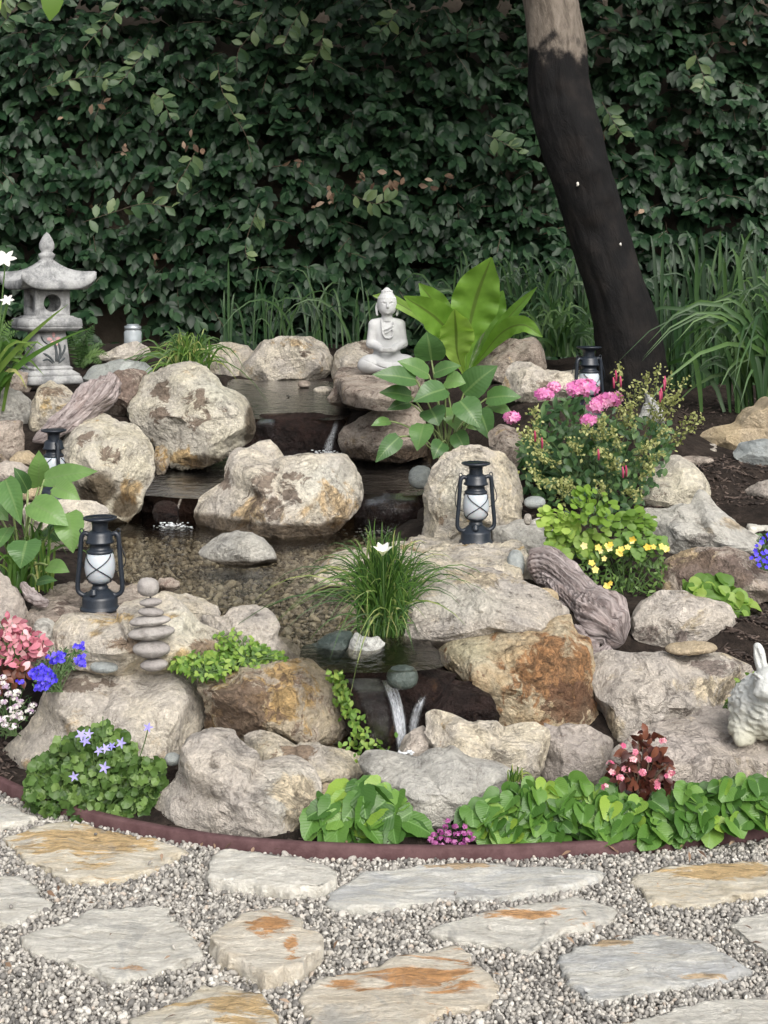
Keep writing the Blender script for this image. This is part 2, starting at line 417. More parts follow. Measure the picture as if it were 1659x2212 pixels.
def rock_shape(poly, Y, depth=1.0, cuts=18, amp=1.0, shear=.30, lvl=None, seed=0, smooth=False):
    W = np.array([P(x, y, Y) for x, y in poly])
    p2 = W[:, [0, 2]]; c2 = centroid(p2); R = radial(p2, c2) * (1.0 if smooth else 1.05)
    w, h = np.ptp(p2[:, 0]), np.ptp(p2[:, 1]); s = .5 * math.sqrt(w * h)
    size = max(w, h) / S(Y)
    if lvl is None: lvl = 5 if size > 185 else (4 if size > 60 else 3)
    v, f = ico(lvl); g = rng_of('rock', seed, poly[0], Y)
    phi = np.arctan2(v[:, 2], v[:, 0]); rho = np.hypot(v[:, 0], v[:, 2])
    pw = 1.0 if smooth else .50
    r = np.interp(phi % (2 * np.pi), np.linspace(0, 2 * np.pi, 257), np.append(R, R[0])) * rho ** pw
    D = depth * s * (1.0 if smooth else .95)
    t = -v[:, 1]; dep = D * np.sign(t) * np.abs(t) ** pw
    V = np.stack([r * np.cos(phi), -dep, r * np.sin(phi)], 1)
    V[:, 1] += shear * V[:, 2]
    if not smooth:
        for i in range(cuts):
            n = np.array([g.normal() * .9, -abs(g.normal()) * .8 - .35, g.normal() * .9 + .25])
            if i == 0: n = np.array([g.normal() * .2, -.50, .86])
            if i == 1: n = np.array([g.normal() * .3, -.95, -.12])
            n /= np.linalg.norm(n); d = V @ n
            L = d.max() * (g.uniform(.52, .74) if i < 6 else g.uniform(.70, .92))
            ex = np.maximum(d - L, 0); V -= ex[:, None] * n * .985
        so = g.uniform(-50, 50, 3)
        q = V / s * .95 + so
        dirv = unit(V)
        a = fbm(q * 1.9, 5, .62) * .030
        st = perlin(q * 1.2 + 60) * 4.0; fr_ = st - np.floor(st); a += (np.floor(st) + np.clip((fr_ - .42) / .16, 0, 1)) * .022
        st = perlin(q * 2.7 + 90) * 3.0; fr_ = st - np.floor(st); a += (np.floor(st) + np.clip((fr_ - .4) / .2, 0, 1)) * .012
        lay = perlin(np.stack([q[:, 0] * .7, q[:, 1] * .7, q[:, 2] * 3.2], 1) + 9) * .018
        V = V + dirv * ((a + lay) * s * amp)[:, None]
    else:
        so = g.uniform(-50, 50, 3); V = V + unit(V) * (fbm(V / s + so, 3) * .05 * s * amp)[:, None]
    c = np.array([c2[0], Y, c2[1]])
    # fit the worn shape back to the stone's outline
    for _ in range(2):
        W = V + c; px, py = proj(W); 
        u, vv = (px - CX) / FPX, -(py - CY) / FPX; dy = _cp + vv * _sp
        X, Z = u * Y / dy - c2[0], CAMH + (-_sp + vv * _cp) * Y / dy - c2[1]
        an = np.arctan2(Z, X) % (2 * np.pi); rr = np.hypot(X, Z); nb = 48
        b = (an / (2 * np.pi) * nb).astype(int) % nb; mx = np.zeros(nb); np.maximum.at(mx, b, rr)
        tg = R.reshape(-1)[(np.arange(nb) * 256 // nb + 256 // nb // 2) % 256]
        ra = np.clip(tg / np.maximum(mx, 1e-4), .7, 1.6); ra = (np.roll(ra, 1) + 2 * ra + np.roll(ra, -1)) / 4
        k_ = np.interp(np.arctan2(V[:, 2], V[:, 0]) % (2 * np.pi), (np.arange(-1, nb + 1) + .5) / nb * 2 * np.pi, np.r_[ra[-1], ra, ra[0]])
        V[:, 0] *= k_; V[:, 2] *= k_; V[:, 1] *= 1 + (k_ - 1) * .5
    return V + c, f, c, p2

def rock(name, poly, Y, pal, label, depth=1.0, cuts=18, amp=1.0, shear=.30, patches=(), wet=None, smooth=False, seed=0, ctrl=True, lvl=None, cat='rock'):
    V, f, c, p2 = rock_shape(poly, Y, depth, cuts, amp, shear, lvl, seed, smooth)
    A = {k: np.zeros(len(V)) for k in ('rust', 'brown', 'wet', 'pale')}
    if patches:
        px, py = proj(V)
        for x, y, rx, ry, kd in patches:
            A[kd] = np.maximum(A[kd], np.exp(-(((px - x) / rx) ** 2 + ((py - y) / ry) ** 2) ** (1.0 if kd == 'wet' else 1.4)))
    if wet is not None:
        zl, hh = wet
        A['wet'] = np.maximum(A['wet'], 1 - np.clip((V[:, 2] - zl) / hh, 0, 1))
    base = np.array([c[0], c[1], V[:, 2].min()])
    me = mesh(name, V - base, f, A, True, MR[pal])
    if not smooth: me.set_sharp_from_angle(angle=math.radians(20))
    o = link(name, me, None, base)
    tag(o, label, cat, GROUP)
    ROCKGEO.setdefault(label, (V, f))
    if ctrl: CTRL.append((c[0], c[1], p2[:, 1].min() + .08 * np.ptp(p2[:, 1])))
    return o

def oval(x, y, rx, ry, n=14, rot=0, k=2.3):
    a = np.linspace(0, 2 * np.pi, n, endpoint=False); c, s = np.cos(a), np.sin(a)
    u, v = rx * np.sign(c) * np.abs(c) ** (2 / k), ry * np.sign(s) * np.abs(s) ** (2 / k)
    return [(x + a_ * math.cos(rot) - b_ * math.sin(rot), y + a_ * math.sin(rot) + b_ * math.cos(rot)) for a_, b_ in zip(u, v)]

def slab_geo(xy, ztop, thick, seed, rough=.004, seg=120, under=.75, lip=.006, tilt=(0, 0)):
    """flat stone: outline xy in world metres, top at ztop"""
    xy = np.asarray(xy, float); c = centroid(xy); R = radial(xy, c, 360); g = rng_of('slab', seed)
    a = np.linspace(0, 2 * np.pi, seg, endpoint=False)
    r = np.interp(a, np.linspace(0, 2 * np.pi, 361), np.append(R, R[0]))
    so = g.uniform(-40, 40, 3)
    u = np.stack([np.cos(a), np.sin(a)], 1)
    r = r * (1 + .075 * fbm(np.c_[u * 5 + so[:2], np.full(seg, so[2])], 4, .6))
    rings = [(k, 0.0) for k in np.linspace(0.04, .955, 16)] + [(.985, lip * .5), (1.0, lip * 1.4), (1.006, thick * .35), (.985, thick * .55), (1.0, thick * .75), (.97 * under + .1, thick), (.3, thick)]
    V = []
    for k, dz in rings:
        p = c + u * (r * k)[:, None]
        q = np.c_[p * 7 + so[:2], np.full(seg, dz * 30)]
        top = 1.0 if dz == 0 else .6
        hz = fbm(q * 1.1, 5, .55) * rough * 1.6 + np.round(perlin(q * .55 + 3) * 3) * rough * .55
        z = ztop - dz + hz * top + tilt[0] * (p[:, 0] - c[0]) + tilt[1] * (p[:, 1] - c[1])
        if k > .96:
            p = p + u * (perlin(np.c_[p * 40, np.full(seg, dz * 260 + so[2])]) * .007 + perlin(np.c_[p * 17, np.full(seg, so[1])]) * .009)[:, None]
        V.append(np.c_[p, z])
    V = np.array(V).reshape(-1, 3); n = len(rings)
    F = [grid_faces(n, seg, True)[:, ::-1]]
    k = len(V); V = np.concatenate([V, [[*c, ztop + tilt[0] * 0]], [[*c, ztop - thick]]])
    i = np.arange(seg); j = (i + 1) % seg; b = (n - 1) * seg
    F.append(np.concatenate([np.stack([np.full(seg, k), i, j], 1), np.stack([np.full(seg, k + 1), b + j, b + i], 1)]))
    return V, F, c
def slab(name, poly, ztop, thick, mat, label, cat='rock', group=GROUP, seed=0, rough=.004, tilt=(0, 0), patches=(), ctrl=True, **kw):
    xy = [PZ(x, y, ztop)[:2] for x, y in poly]
    V, F, c = slab_geo(xy, ztop, thick, (seed, label), rough, tilt=tilt, **kw)
    A = {k: np.zeros(len(V)) for k in ('rust', 'brown', 'wet', 'pale')}
    if patches:
        px, py = proj(V)
        for x, y, rx, ry, kd in patches:
            A[kd] = np.maximum(A[kd], np.exp(-(((px - x) / rx) ** 2 + ((py - y) / ry) ** 2) ** (1.0 if kd == 'wet' else 1.4)))
    base = np.array([c[0], c[1], ztop - thick])
    o = link(name, mesh(name, V - base, F, A, True, mat), None, base)
    tag(o, label, cat, group)
    q = F[0]; ROCKGEO[label] = (V, np.concatenate([q[:, :3], q[:, [0, 2, 3]], F[1]]))
    if ctrl: CTRL.append((c[0], c[1], ztop - thick * .9))
    return o

ZW = .29                                                # level of the lower pool
B, T_ = 'boulder', 'stone'
# ---- front row along the edging
rock(B, [(332,1770),(345,1720),(370,1670),(395,1625),(430,1590),(480,1578),(520,1598),(548,1622),(580,1642),(620,1648),(660,1658),(685,1690),(688,1740),(680,1790),(655,1812),(600,1820),(520,1815),(440,1805),(375,1792)], 3.05, 'mauve',
     'large mauve grey boulder with cream right end, resting against the front edging', patches=[(625,1720,60,70,'pale'),(640,1735,70,60,'rust')], shear=.25)
rock(B, [(778,1662),(810,1647),(884,1628),(953,1617),(990,1620),(1054,1647),(1096,1668),(1110,1689),(1096,1716),(1064,1721),(1043,1748),(1022,1758),(980,1769),(958,1795),(910,1795),(905,1758),(852,1721),(794,1689)], 3.07, 'grey',
     'smooth pale grey wedge boulder between the two heart leaved plants', cuts=20, amp=.6)
rock(B, [(13,1647),(29,1607),(47,1574),(73,1531),(106,1487),(139,1461),(171,1448),(211,1447),(233,1450),(255,1438),(292,1436),(314,1447),(335,1450),(365,1436),(390,1436),(416,1450),(430,1472),(445,1509),(450,1538),(448,1574),(430,1620),(408,1660),(357,1690),(255,1700),(109,1695),(44,1685),(22,1675)], 3.38, 'cream',
     'very large cream boulder behind the star flowered green mound', patches=[(190,1475,70,25,'brown'),(235,1478,26,16,'brown'),(46,1640,26,25,'rust'),(330,1600,30,20,'rust')], depth=.7, shear=.35)
rock(B, [(430,1467),(470,1464),(484,1446),(535,1438),(579,1435),(623,1427),(655,1424),(681,1436),(699,1453),(725,1475),(739,1500),(750,1533),(750,1559),(739,1580),(732,1610),(710,1620),(655,1620),(601,1620),(564,1620),(535,1620),(517,1615),(495,1610),(451,1600),(449,1551),(444,1511),(433,1493)], 3.36, 'gold',
     'golden brown pitted boulder beside the trailing green creeper', patches=[(520,1530,80,60,'brown'),(600,1500,90,50,'rust'),(680,1440,60,14,'pale')], depth=.75)
rock(B, [(528,1606),(539,1591),(564,1586),(601,1595),(655,1604),(696,1606),(732,1621),(758,1639),(790,1657),(775,1690),(758,1705),(739,1720),(714,1720),(685,1720),(650,1700),(620,1690),(590,1690),(565,1670),(545,1645)], 3.22, 'yellow',
     'small yellowish rock with a black patch, wedged behind the mauve grey boulder', patches=[(632,1635,45,28,'brown'),(650,1645,28,25,'brown')], depth=.7)
rock(T_, oval(707, 1735, 24, 46), 3.14, 'tan', 'small peach coloured stone beside the serrated heart leaved plant', depth=.8, smooth=True)
rock(B, [(953,1408),(979,1381),(1033,1365),(1096,1354),(1181,1349),(1219,1344),(1250,1349),(1258,1386),(1280,1402),(1280,1450),(1274,1471),(1285,1519),(1293,1575),(1282,1600),(1213,1600),(1149,1600),(1096,1595),(1070,1580),(1054,1550),(1054,1508),(1011,1482),(974,1455),(962,1434)], 3.44, 'rust',
     'tall rusty orange and cream boulder right of the front waterfall', patches=[(1200,1450,90,90,'rust'),(1240,1520,60,60,'brown'),(1000,1400,70,35,'pale'),(1130,1490,30,22,'pale')], depth=.8, shear=.22)
rock(B, [(917,1556),(926,1543),(953,1538),(1001,1551),(1054,1559),(1118,1567),(1171,1572),(1184,1594),(1181,1625),(1165,1663),(1160,1692),(1118,1697),(1086,1690),(1033,1670),(985,1650),(937,1625),(926,1590)], 3.19, 'yellow',
     'cream angular rock leaning in front of the rusty boulder', depth=.7, cuts=20)
rock(B, [(1171,1572),(1234,1564),(1277,1572),(1309,1594),(1325,1615),(1314,1657),(1308,1700),(1272,1705),(1203,1705),(1176,1685),(1166,1657),(1180,1615),(1178,1594)], 3.25, 'pink',
     'pinkish grey rock with a dark hollow, left of the red leaved plant', patches=[(1225,1588,30,9,'brown')], depth=.8)
rock(B, [(860,1628),(873,1594),(895,1575),(918,1570),(934,1594),(934,1640),(884,1655),(862,1650)], 3.24, 'pink', 'small pale pink rock at the foot of the front waterfall', depth=.8)
rock(B, [(1280,1429),(1304,1405),(1351,1405),(1415,1410),(1495,1416),(1548,1413),(1596,1429),(1622,1450),(1630,1475),(1625,1520),(1569,1570),(1521,1580),(1442,1590),(1389,1600),(1357,1610),(1330,1610),(1304,1590),(1290,1546),(1282,1498)], 3.46, 'mauve',
     'big mauve grey boulder behind the flat slab and rabbit', patches=[(1540,1440,80,22,'brown'),(1500,1480,90,35,'rust'),(1330,1560,35,35,'rust'),(1560,1510,30,18,'rust')], depth=.85)
slab('boulder', [(1325,1618),(1362,1586),(1415,1556),(1495,1535),(1564,1525),(1700,1522),(1790,1540),(1800,1600),(1765,1640),(1640,1630),(1540,1632),(1450,1640),(1380,1640)], .146, .15, MR['pink'],
     'flat pinkish slab of rock carrying the rabbit statue', rough=.010, seg=160, lip=.012)
# ---- right bank
rock(B, [(1367,1334),(1381,1305),(1415,1281),(1439,1274),(1487,1281),(1549,1300),(1583,1320),(1590,1353),(1588,1385),(1554,1405),(1506,1405),(1463,1405),(1429,1405),(1391,1400),(1367,1370)], 3.75, 'mauve',
     'pale rounded boulder behind the oval tan stone', patches=[(1400,1365,40,30,'brown'),(1470,1378,14,16,'brown')])
rock(T_, oval(1493, 1400, 60, 16), 3.50, 'tan', 'oval smooth tan stone lying on the mauve boulder', depth=1.2, smooth=True, ctrl=False)
slab('boulder', [(850,1180),(880,1164),(917,1160),(998,1156),(1065,1160),(1128,1180),(1142,1205),(1110,1226),(1008,1232),(900,1232),(855,1210)], .415, .16, MR['yellow'],
     'broad flat yellow cream rock carrying the lantern by the pool', rough=.012, seg=160, lip=.02)
rock(B, [(680,1243),(706,1207),(735,1190),(783,1185),(826,1176),(870,1170),(905,1185),(910,1240),(880,1290),(800,1300),(720,1290),(685,1265)], 4.2, 'yellow',
     'yellow cream rock behind the grass tuft with the white flower', wet=(.26, .03), shear=.5)
rock(B, [(870,1390),(885,1324),(878,1286),(878,1245),(936,1230),(1008,1226),(1080,1233),(1132,1257),(1190,1286),(1221,1324),(1225,1360),(1171,1380),(1104,1385),(1032,1390),(984,1400),(960,1405),(912,1405)], 3.58, 'mauve',
     'wide grey cream boulder sloping to the pool left of the large driftwood', patches=[(1040,1250,110,16,'rust'),(900,1260,50,20,'rust'),(1000,1300,100,40,'pale')], wet=(.24, .07), shear=.7, depth=.7)
rock(B, [(914,1175),(919,1061),(936,1013),(960,984),(998,967),(1046,967),(1094,989),(1116,1018),(1125,1061),(1125,1135),(1104,1175),(1008,1180)], 4.46, 'yellow',
     'tall upright cream boulder directly behind the lantern by the pool', depth=.55, patches=[(1000,1060,50,60,'pale'),(950,1120,14,18,'brown')], shear=.15)
rock(B, [(1065,1140),(1123,1123),(1171,1125),(1195,1152),(1190,1195),(1151,1205),(1104,1200),(1070,1185)], 4.3, 'grey', 'grey block rock to the right of the lantern by the pool')
rock(T_, oval(1114, 1220, 20, 34), 3.92, 'blue', 'blue grey rounded stone at the upper end of the large driftwood', depth=.9, smooth=True)
rock(T_, oval(1172, 1293, 36, 24), 3.74, 'tan', 'small tan stone tucked under the large driftwood', depth=.9, smooth=True)
rock(B, [(1434,1219),(1468,1190),(1511,1180),(1583,1185),(1621,1204),(1665,1223),(1720,1240),(1720,1300),(1612,1310),(1583,1300),(1535,1300),(1463,1300),(1425,1295),(1430,1247)], 4.05, 'brown',
     'dark brown and cream mottled boulder right of the yellow flowers', patches=[(1500,1210,60,25,'rust'),(1540,1240,90,40,'brown')])
rock(B, [(1386,1104),(1439,1094),(1535,1075),(1554,1099),(1583,1123),(1612,1142),(1640,1161),(1650,1190),(1612,1205),(1535,1205),(1482,1205),(1453,1205),(1424,1170),(1395,1135)], 4.4, 'grey',
     'layered pale grey ledge rock behind the yellow flowers', patches=[(1530,1165,60,20,'brown'),(1560,1135,60,20,'rust')], shear=.6)
rock(B, [(1375,1075),(1389,1029),(1431,999),(1449,984),(1479,991),(1509,1014),(1532,1048),(1547,1078),(1535,1100),(1449,1105),(1405,1100)], 4.75, 'patchy',
     'brown and cream rounded rock right of the pink flowered shrub')
slab('stone', [(1425,957),(1476,944),(1517,943),(1549,960),(1543,970),(1500,975),(1445,968)], .585, .045, MR['cream'], 'thin flat cream stone resting behind the brown and cream rock', ctrl=False, rough=.004)
rock(T_, oval(1495, 996, 50, 12), 4.98, 'brown', 'low brown stone beneath the thin flat cream stone', depth=.9, smooth=True)
rock(B, [(1509,943),(1524,928),(1562,916),(1588,905),(1611,883),(1670,855),(1740,850),(1760,930),(1690,985),(1622,985),(1588,985),(1577,985),(1554,978),(1525,958)], 5.35, 'tan',
     'smooth tan boulder at the right edge below the arching leaves', amp=.6, cuts=10)
rock(B, [(1585,980),(1599,954),(1626,950),(1690,946),(1720,960),(1700,1012),(1618,1005),(1592,995)], 5.05, 'blue', 'bluish grey rock in front of the smooth tan boulder', cuts=12, amp=.7)
rock(B, [(1612,1060),(1637,1040),(1690,1030),(1730,1040),(1720,1085),(1622,1075)], 4.72, 'pink', 'low pinkish rock on the bark mulch at the right edge')
# ---- back right
rock(B, [(1085,840),(1097,800),(1112,778),(1149,781),(1179,800),(1247,800),(1275,815),(1270,860),(1187,870),(1149,870),(1100,865)], 5.55, 'cream', 'cream rock left of the lantern under the tree', patches=[(1180,835,30,14,'brown')])
rock(B, [(1030,785),(1059,748),(1093,733),(1157,733),(1172,755),(1178,800),(1150,830),(1074,825),(1040,810)], 6.0, 'brown', 'brown grey rock shaded by the large lime fern leaves')
rock(B, [(1380,900),(1392,870),(1400,842),(1412,862),(1430,880),(1436,915),(1390,915)], 5.15, 'white', 'pointed bluish white rock behind the pink flowered shrub', amp=.6)
rock(B, [(1055,935),(1085,915),(1120,930),(1150,960),(1150,1010),(1090,1015),(1060,980)], 4.95, 'brown', 'grey brown rock behind the tall upright cream boulder')
# ---- upper cascade
slab('boulder', [(722,806),(745,790),(800,784),(860,786),(905,800),(915,818),(870,836),(800,838),(740,828)], .80, .09, MR['brown'], 'flat topped brown rock carrying the seated statue', rough=.008, lip=.012, tilt=(0, .02))
rock(B, [(708,866),(720,838),(735,815),(757,808),(817,812),(868,822),(911,832),(922,848),(880,880),(817,892),(757,882),(723,876)], 6.12, 'brown', 'speckled brown rock above the upper waterfall', depth=.5, wet=(.66, .05))
rock(B, [(738,925),(774,903),(826,880),(851,874),(894,878),(915,895),(925,985),(868,1000),(826,998),(762,995),(740,975),(734,945)], 5.8, 'brown', 'wide brown rock right of the upper waterfall', wet=(.47, .12), patches=[(850,900,70,22,'pale')], depth=.7)
rock(B, [(512,800),(530,775),(548,758),(569,737),(603,728),(667,728),(697,741),(714,771),(719,800),(697,822),(655,832),(591,832),(527,826)], 6.85, 'cream', 'rounded cream rock at the head of the stream', patches=[(630,742,50,12,'rust'),(545,800,30,20,'rust'),(660,765,14,10,'brown')], wet=(.70, .05))
rock(B, [(420,765),(450,744),(493,740),(533,747),(550,765),(545,805),(500,815),(440,800)], 6.95, 'yellow', 'pale rock half hidden by the fine grass tuft')
rock(B, [(716,810),(721,784),(727,758),(749,745),(783,737),(809,734),(840,760),(840,800),(780,815),(723,825)], 6.8, 'cream', 'greyish cream rock behind the seated statue', patches=[(800,750,40,16,'brown')])
rock(T_, oval(698, 843, 22, 9), 6.55, 'cream', 'small flat cream stone in the upper pool', smooth=True, ctrl=False)
rock(T_, oval(657, 830, 14, 8), 6.62, 'brown', 'tiny brown stone in the upper pool', smooth=True, ctrl=False)
rock(B, [(281,847),(303,822),(339,800),(365,793),(401,784),(437,789),(463,811),(478,833),(510,847),(529,862),(540,888),(547,924),(540,953),(507,975),(470,995),(437,1008),(394,1012),(368,1008),(355,975),(335,960),(321,952),(292,925),(270,895),(268,869)], 5.75, 'patchy',
     'large cream boulder with brown stains left of the upper waterfall', patches=[(345,850,20,34,'brown'),(425,880,34,50,'brown'),(345,892,34,18,'brown'),(470,840,50,40,'pale'),(548,930,24,75,'wet'),(460,1005,90,26,'wet'),(400,990,50,20,'rust')], depth=.85)
rock(B, [(135,965),(146,931),(182,909),(219,900),(255,906),(284,917),(310,939),(328,968),(334,1004),(328,1033),(312,1063),(300,1100),(275,1125),(237,1135),(204,1120),(170,1090),(146,1040),(136,1000)], 5.35, 'patchy',
     'large rounded boulder with a wet brown foot behind the pool', patches=[(185,945,24,20,'brown'),(235,985,28,24,'brown'),(210,1060,50,50,'wet'),(270,1095,40,40,'wet'),(290,1060,30,40,'rust')], wet=(.28, .09), depth=.85)
rock(T_, [(333,985),(336,968),(350,961),(363,970),(366,1000),(355,1024),(338,1024)], 5.42, 'gold', 'small golden stone wedged between the two large left boulders', cuts=8)
rock(B, [(50,1095),(100,1081),(146,1079),(204,1084),(230,1099),(232,1116),(210,1140),(180,1170),(150,1195),(110,1195),(60,1160)], 4.45, 'cream', 'cream rock half covered by the arrow leaved plant', depth=.8)
rock(T_, [(20,990),(38,975),(62,972),(78,985),(76,1005),(40,1010),(20,1005)], 4.95, 'tan', 'small tan stone next to the lantern behind the arrow leaved plant', smooth=True)
rock(T_, [(-20,1005),(10,995),(45,998),(66,1012),(62,1034),(20,1045),(-20,1040)], 4.85, 'pink', 'speckled pinkish stone at the left edge', smooth=True)
rock(T_, [(30,1052),(60,1044),(95,1050),(100,1078),(60,1085),(32,1075)], 4.7, 'tan', 'brownish stone below the lantern behind the arrow leaved plant', smooth=True)
rock(B, [(62,912),(69,873),(80,847),(95,829),(120,827),(146,840),(164,862),(168,890),(130,915),(113,930),(84,940),(62,930)], 5.6, 'yellow', 'cream and brown rock at the foot of the stone lantern', patches=[(110,845,40,14,'brown'),(95,875,14,18,'rust')])
rock(B, [(-40,850),(10,838),(40,845),(65,865),(68,890),(60,915),(20,925),(-40,925)], 5.7, 'grey', 'rough grey rock at the left edge below the stone lantern')
rock(B, [(-40,915),(45,908),(52,940),(50,985),(20,1010),(-40,1010)], 5.25, 'brown', 'brown and white streaked rock at the left edge', patches=[(10,930,40,14,'pale')])
rock(B, [(180,815),(200,790),(260,777),(310,782),(330,800),(320,840),(260,855),(195,852)], 6.2, 'blue', 'smooth blue grey rock behind the slanting driftwood', cuts=8, amp=.4)
rock(B, [(202,770),(233,757),(267,744),(293,737),(320,751),(325,770),(283,785),(233,785),(207,782)], 6.6, 'cream', 'jagged cream rock in front of the glass jar')
rock(B, [(215,860),(235,820),(250,803),(285,797),(322,805),(305,830),(290,860),(268,900),(235,905)], 5.85, 'brown', 'dark brown rock against the slanting driftwood', patches=[(260,840,50,40,'brown')])
rock(B, [(15,815),(35,800),(60,806),(72,830),(60,850),(20,850)], 5.95, 'brown', 'small dark brown rock left of the stone lantern')
# ---- islands of the pool
rock(B, [(425,1090),(429,1075),(443,1064),(469,1053),(480,1028),(494,995),(509,979),(545,976),(580,986),(613,990),(637,984),(680,980),(717,979),(746,988),(764,1013),(775,1042),(779,1072),(775,1097),(753,1123),(735,1140),(710,1160),(673,1176),(644,1180),(607,1175),(571,1170),(535,1168),(498,1165),(462,1160),(432,1135)], 5.12, 'cream',
     'big pale boulder with a brown pitted face in the middle of the pool', patches=[(585,1075,78,68,'brown'),(620,1060,60,60,'brown'),(560,1100,60,40,'rust'),(485,1035,18,32,'brown'),(700,1040,70,50,'pale')], wet=(.305, .06), cuts=20, depth=.8)
rock(B, [(515,1000),(535,968),(560,955),(582,950),(599,966),(618,996),(610,1030),(530,1030)], 5.42, 'cream', 'peaked cream rock just behind the big pale boulder in the pool', cuts=10)
rock(B, [(429,1190),(447,1174),(476,1155),(509,1148),(546,1152),(571,1166),(589,1188),(598,1212),(582,1224),(516,1228),(480,1218),(440,1205)], 4.52, 'grey', 'low grey rock standing in the pool in front of the big pale boulder', wet=(.29, .03), cuts=14, amp=.7)
rock(T_, oval(909, 1031, 27, 26), 5.35, 'blue', 'grey rounded stone by the middle waterfall', smooth=True, depth=.9)
rock(T_, [(330,1262),(345,1250),(370,1248),(388,1258),(385,1275),(350,1282),(332,1276)], 4.15, 'brown', 'small brown rock breaking the water behind the stacked stones', wet=(.27, .04), ctrl=False)
# ---- left front bank
slab('boulder', [(55,1325),(73,1297),(95,1275),(146,1255),(233,1250),(290,1268),(345,1280),(380,1292),(370,1315),(300,1332),(200,1338),(110,1336)], .335, .20, MR['brown'], 'flat brownish rock carrying the nearest lantern', rough=.010, lip=.015, seg=150)
rock(B, [(120,1352),(146,1334),(182,1325),(233,1325),(273,1306),(310,1294),(350,1279),(379,1297),(408,1319),(430,1341),(448,1359),(470,1374),(492,1403),(490,1425),(456,1440),(401,1450),(328,1460),(255,1460),(204,1455),(175,1445),(140,1430),(120,1395)], 3.47, 'yellow',
     'yellowish white boulder with brown blotches behind the stacked stones', patches=[(440,1398,40,24,'brown'),(390,1415,30,16,'rust'),(270,1395,55,22,'brown'),(230,1335,80,14,'rust'),(400,1350,50,40,'pale')], depth=.65, shear=.4)
rock(B, [(340,1285),(386,1279),(437,1293),(470,1312),(474,1330),(455,1350),(415,1355),(370,1330)], 3.74, 'yellow', 'low yellow rock at the pool edge behind the yellowish white boulder', depth=.8)
rock(B, [(433,1345),(462,1329),(491,1318),(521,1311),(550,1309),(579,1318),(597,1336),(604,1358),(610,1380),(633,1391),(646,1409),(648,1435),(623,1445),(579,1450),(528,1455),(480,1440),(445,1390)], 3.55, 'mauve',
     'light grey rock behind the low green creepers', depth=.75, shear=.4, amp=.8)
rock(B, [(-40,1240),(5,1236),(30,1262),(52,1300),(62,1340),(40,1375),(-40,1375)], 3.66, 'pink', 'pinkish cream rock above the pink leaved plant')
rock(T_, oval(97, 1360, 26, 26), 3.56, 'grey', 'grey green rounded stone beside the pink leaved plant', smooth=True)
rock(T_, [(75,1392),(118,1380),(126,1410),(118,1450),(80,1450)], 3.48, 'pink', 'pink cream stone behind the blue flowers')
rock(T_, oval(226, 1440, 32, 15), 3.42, 'blue', 'flat blue grey stone left of the stacked stones', smooth=True)
# ---- lip and face of the front waterfall
rock(B, [(648,1405),(674,1391),(710,1369),(739,1362),(761,1369),(760,1394),(745,1410),(728,1432),(692,1440),(652,1428)], 3.46, 'green', 'dark wet long stone at the pool outlet', wet=(.25, .06), ctrl=False)
rock(T_, [(748,1412),(758,1384),(768,1367),(790,1376),(820,1378),(831,1394),(820,1410),(798,1422),(760,1424)], 3.44, 'white', 'small white stone at the pool outlet', wet=(.262, .02), ctrl=False)
rock(B, [(725,1470),(770,1448),(830,1442),(890,1446),(950,1448),(990,1470),(960,1510),(915,1545),(900,1600),(890,1660),(820,1670),(780,1650),(750,1570)], 3.36, 'wet', 'dark maroon wet rock face under the front waterfall', depth=.55, shear=.18, amp=.7)
rock(T_, oval(869, 1463, 35, 28), 3.26, 'green', 'dark green round stone on the lip of the front waterfall', smooth=True, ctrl=False, wet=(.2, .1))
rock(B, [(905,1575),(915,1530),(940,1495),(975,1470),(1020,1476),(1060,1505),(1078,1550),(1060,1590),(1000,1595),(930,1600)], 3.34, 'wet', 'dark wet lump of rock right of the front waterfall', depth=.7)
# ---- faces of the upper falls
rock(B, [(530,912),(560,895),(620,893),(690,893),(735,900),(755,930),(745,1000),(640,1010),(560,1010),(535,970)], 6.0, 'wet', 'dark wet rock face of the upper waterfall', depth=.4, shear=.1)
rock(B, [(765,1070),(800,1062),(860,1060),(915,1064),(930,1100),(920,1155),(840,1160),(770,1150)], 5.42, 'wet', 'dark wet rock ledge of the middle right waterfall', depth=.45, shear=.1)
rock(B, [(300,1060),(340,1052),(400,1056),(440,1066),(460,1100),(440,1145),(380,1150),(310,1140)], 5.55, 'wet', 'dark wet rock ledge of the middle left waterfall', depth=.5, shear=.1)
rock(T_, oval(358, 1108, 28, 26), 5.30, 'wet', 'glistening dark stone in the middle left waterfall', depth=.9, ctrl=False, cuts=10)
# small loose stones
for (x, y, rx, ry, Y, pal, lab) in [
    (1140,1122,9,13,4.2,'cream','small upright cream pebble right of the upright cream boulder'),
    (1155,1085,24,14,4.45,'blue','small blue grey stone below the straggly shrub'),
    (372,1640,17,15,3.22,'blue','small blue grey stone right of the star flowered mound'),
    (470,1585,42,14,3.24,'mauve','thin flat chip of grey rock on top of the mauve grey boulder'),
    (1255,1722,24,16,3.12,'yellow','small cream stone among the heart leaves left of the red leaved plant')]:
    rock(T_, oval(x, y, rx, ry), Y, pal, lab, smooth=True, ctrl=False)

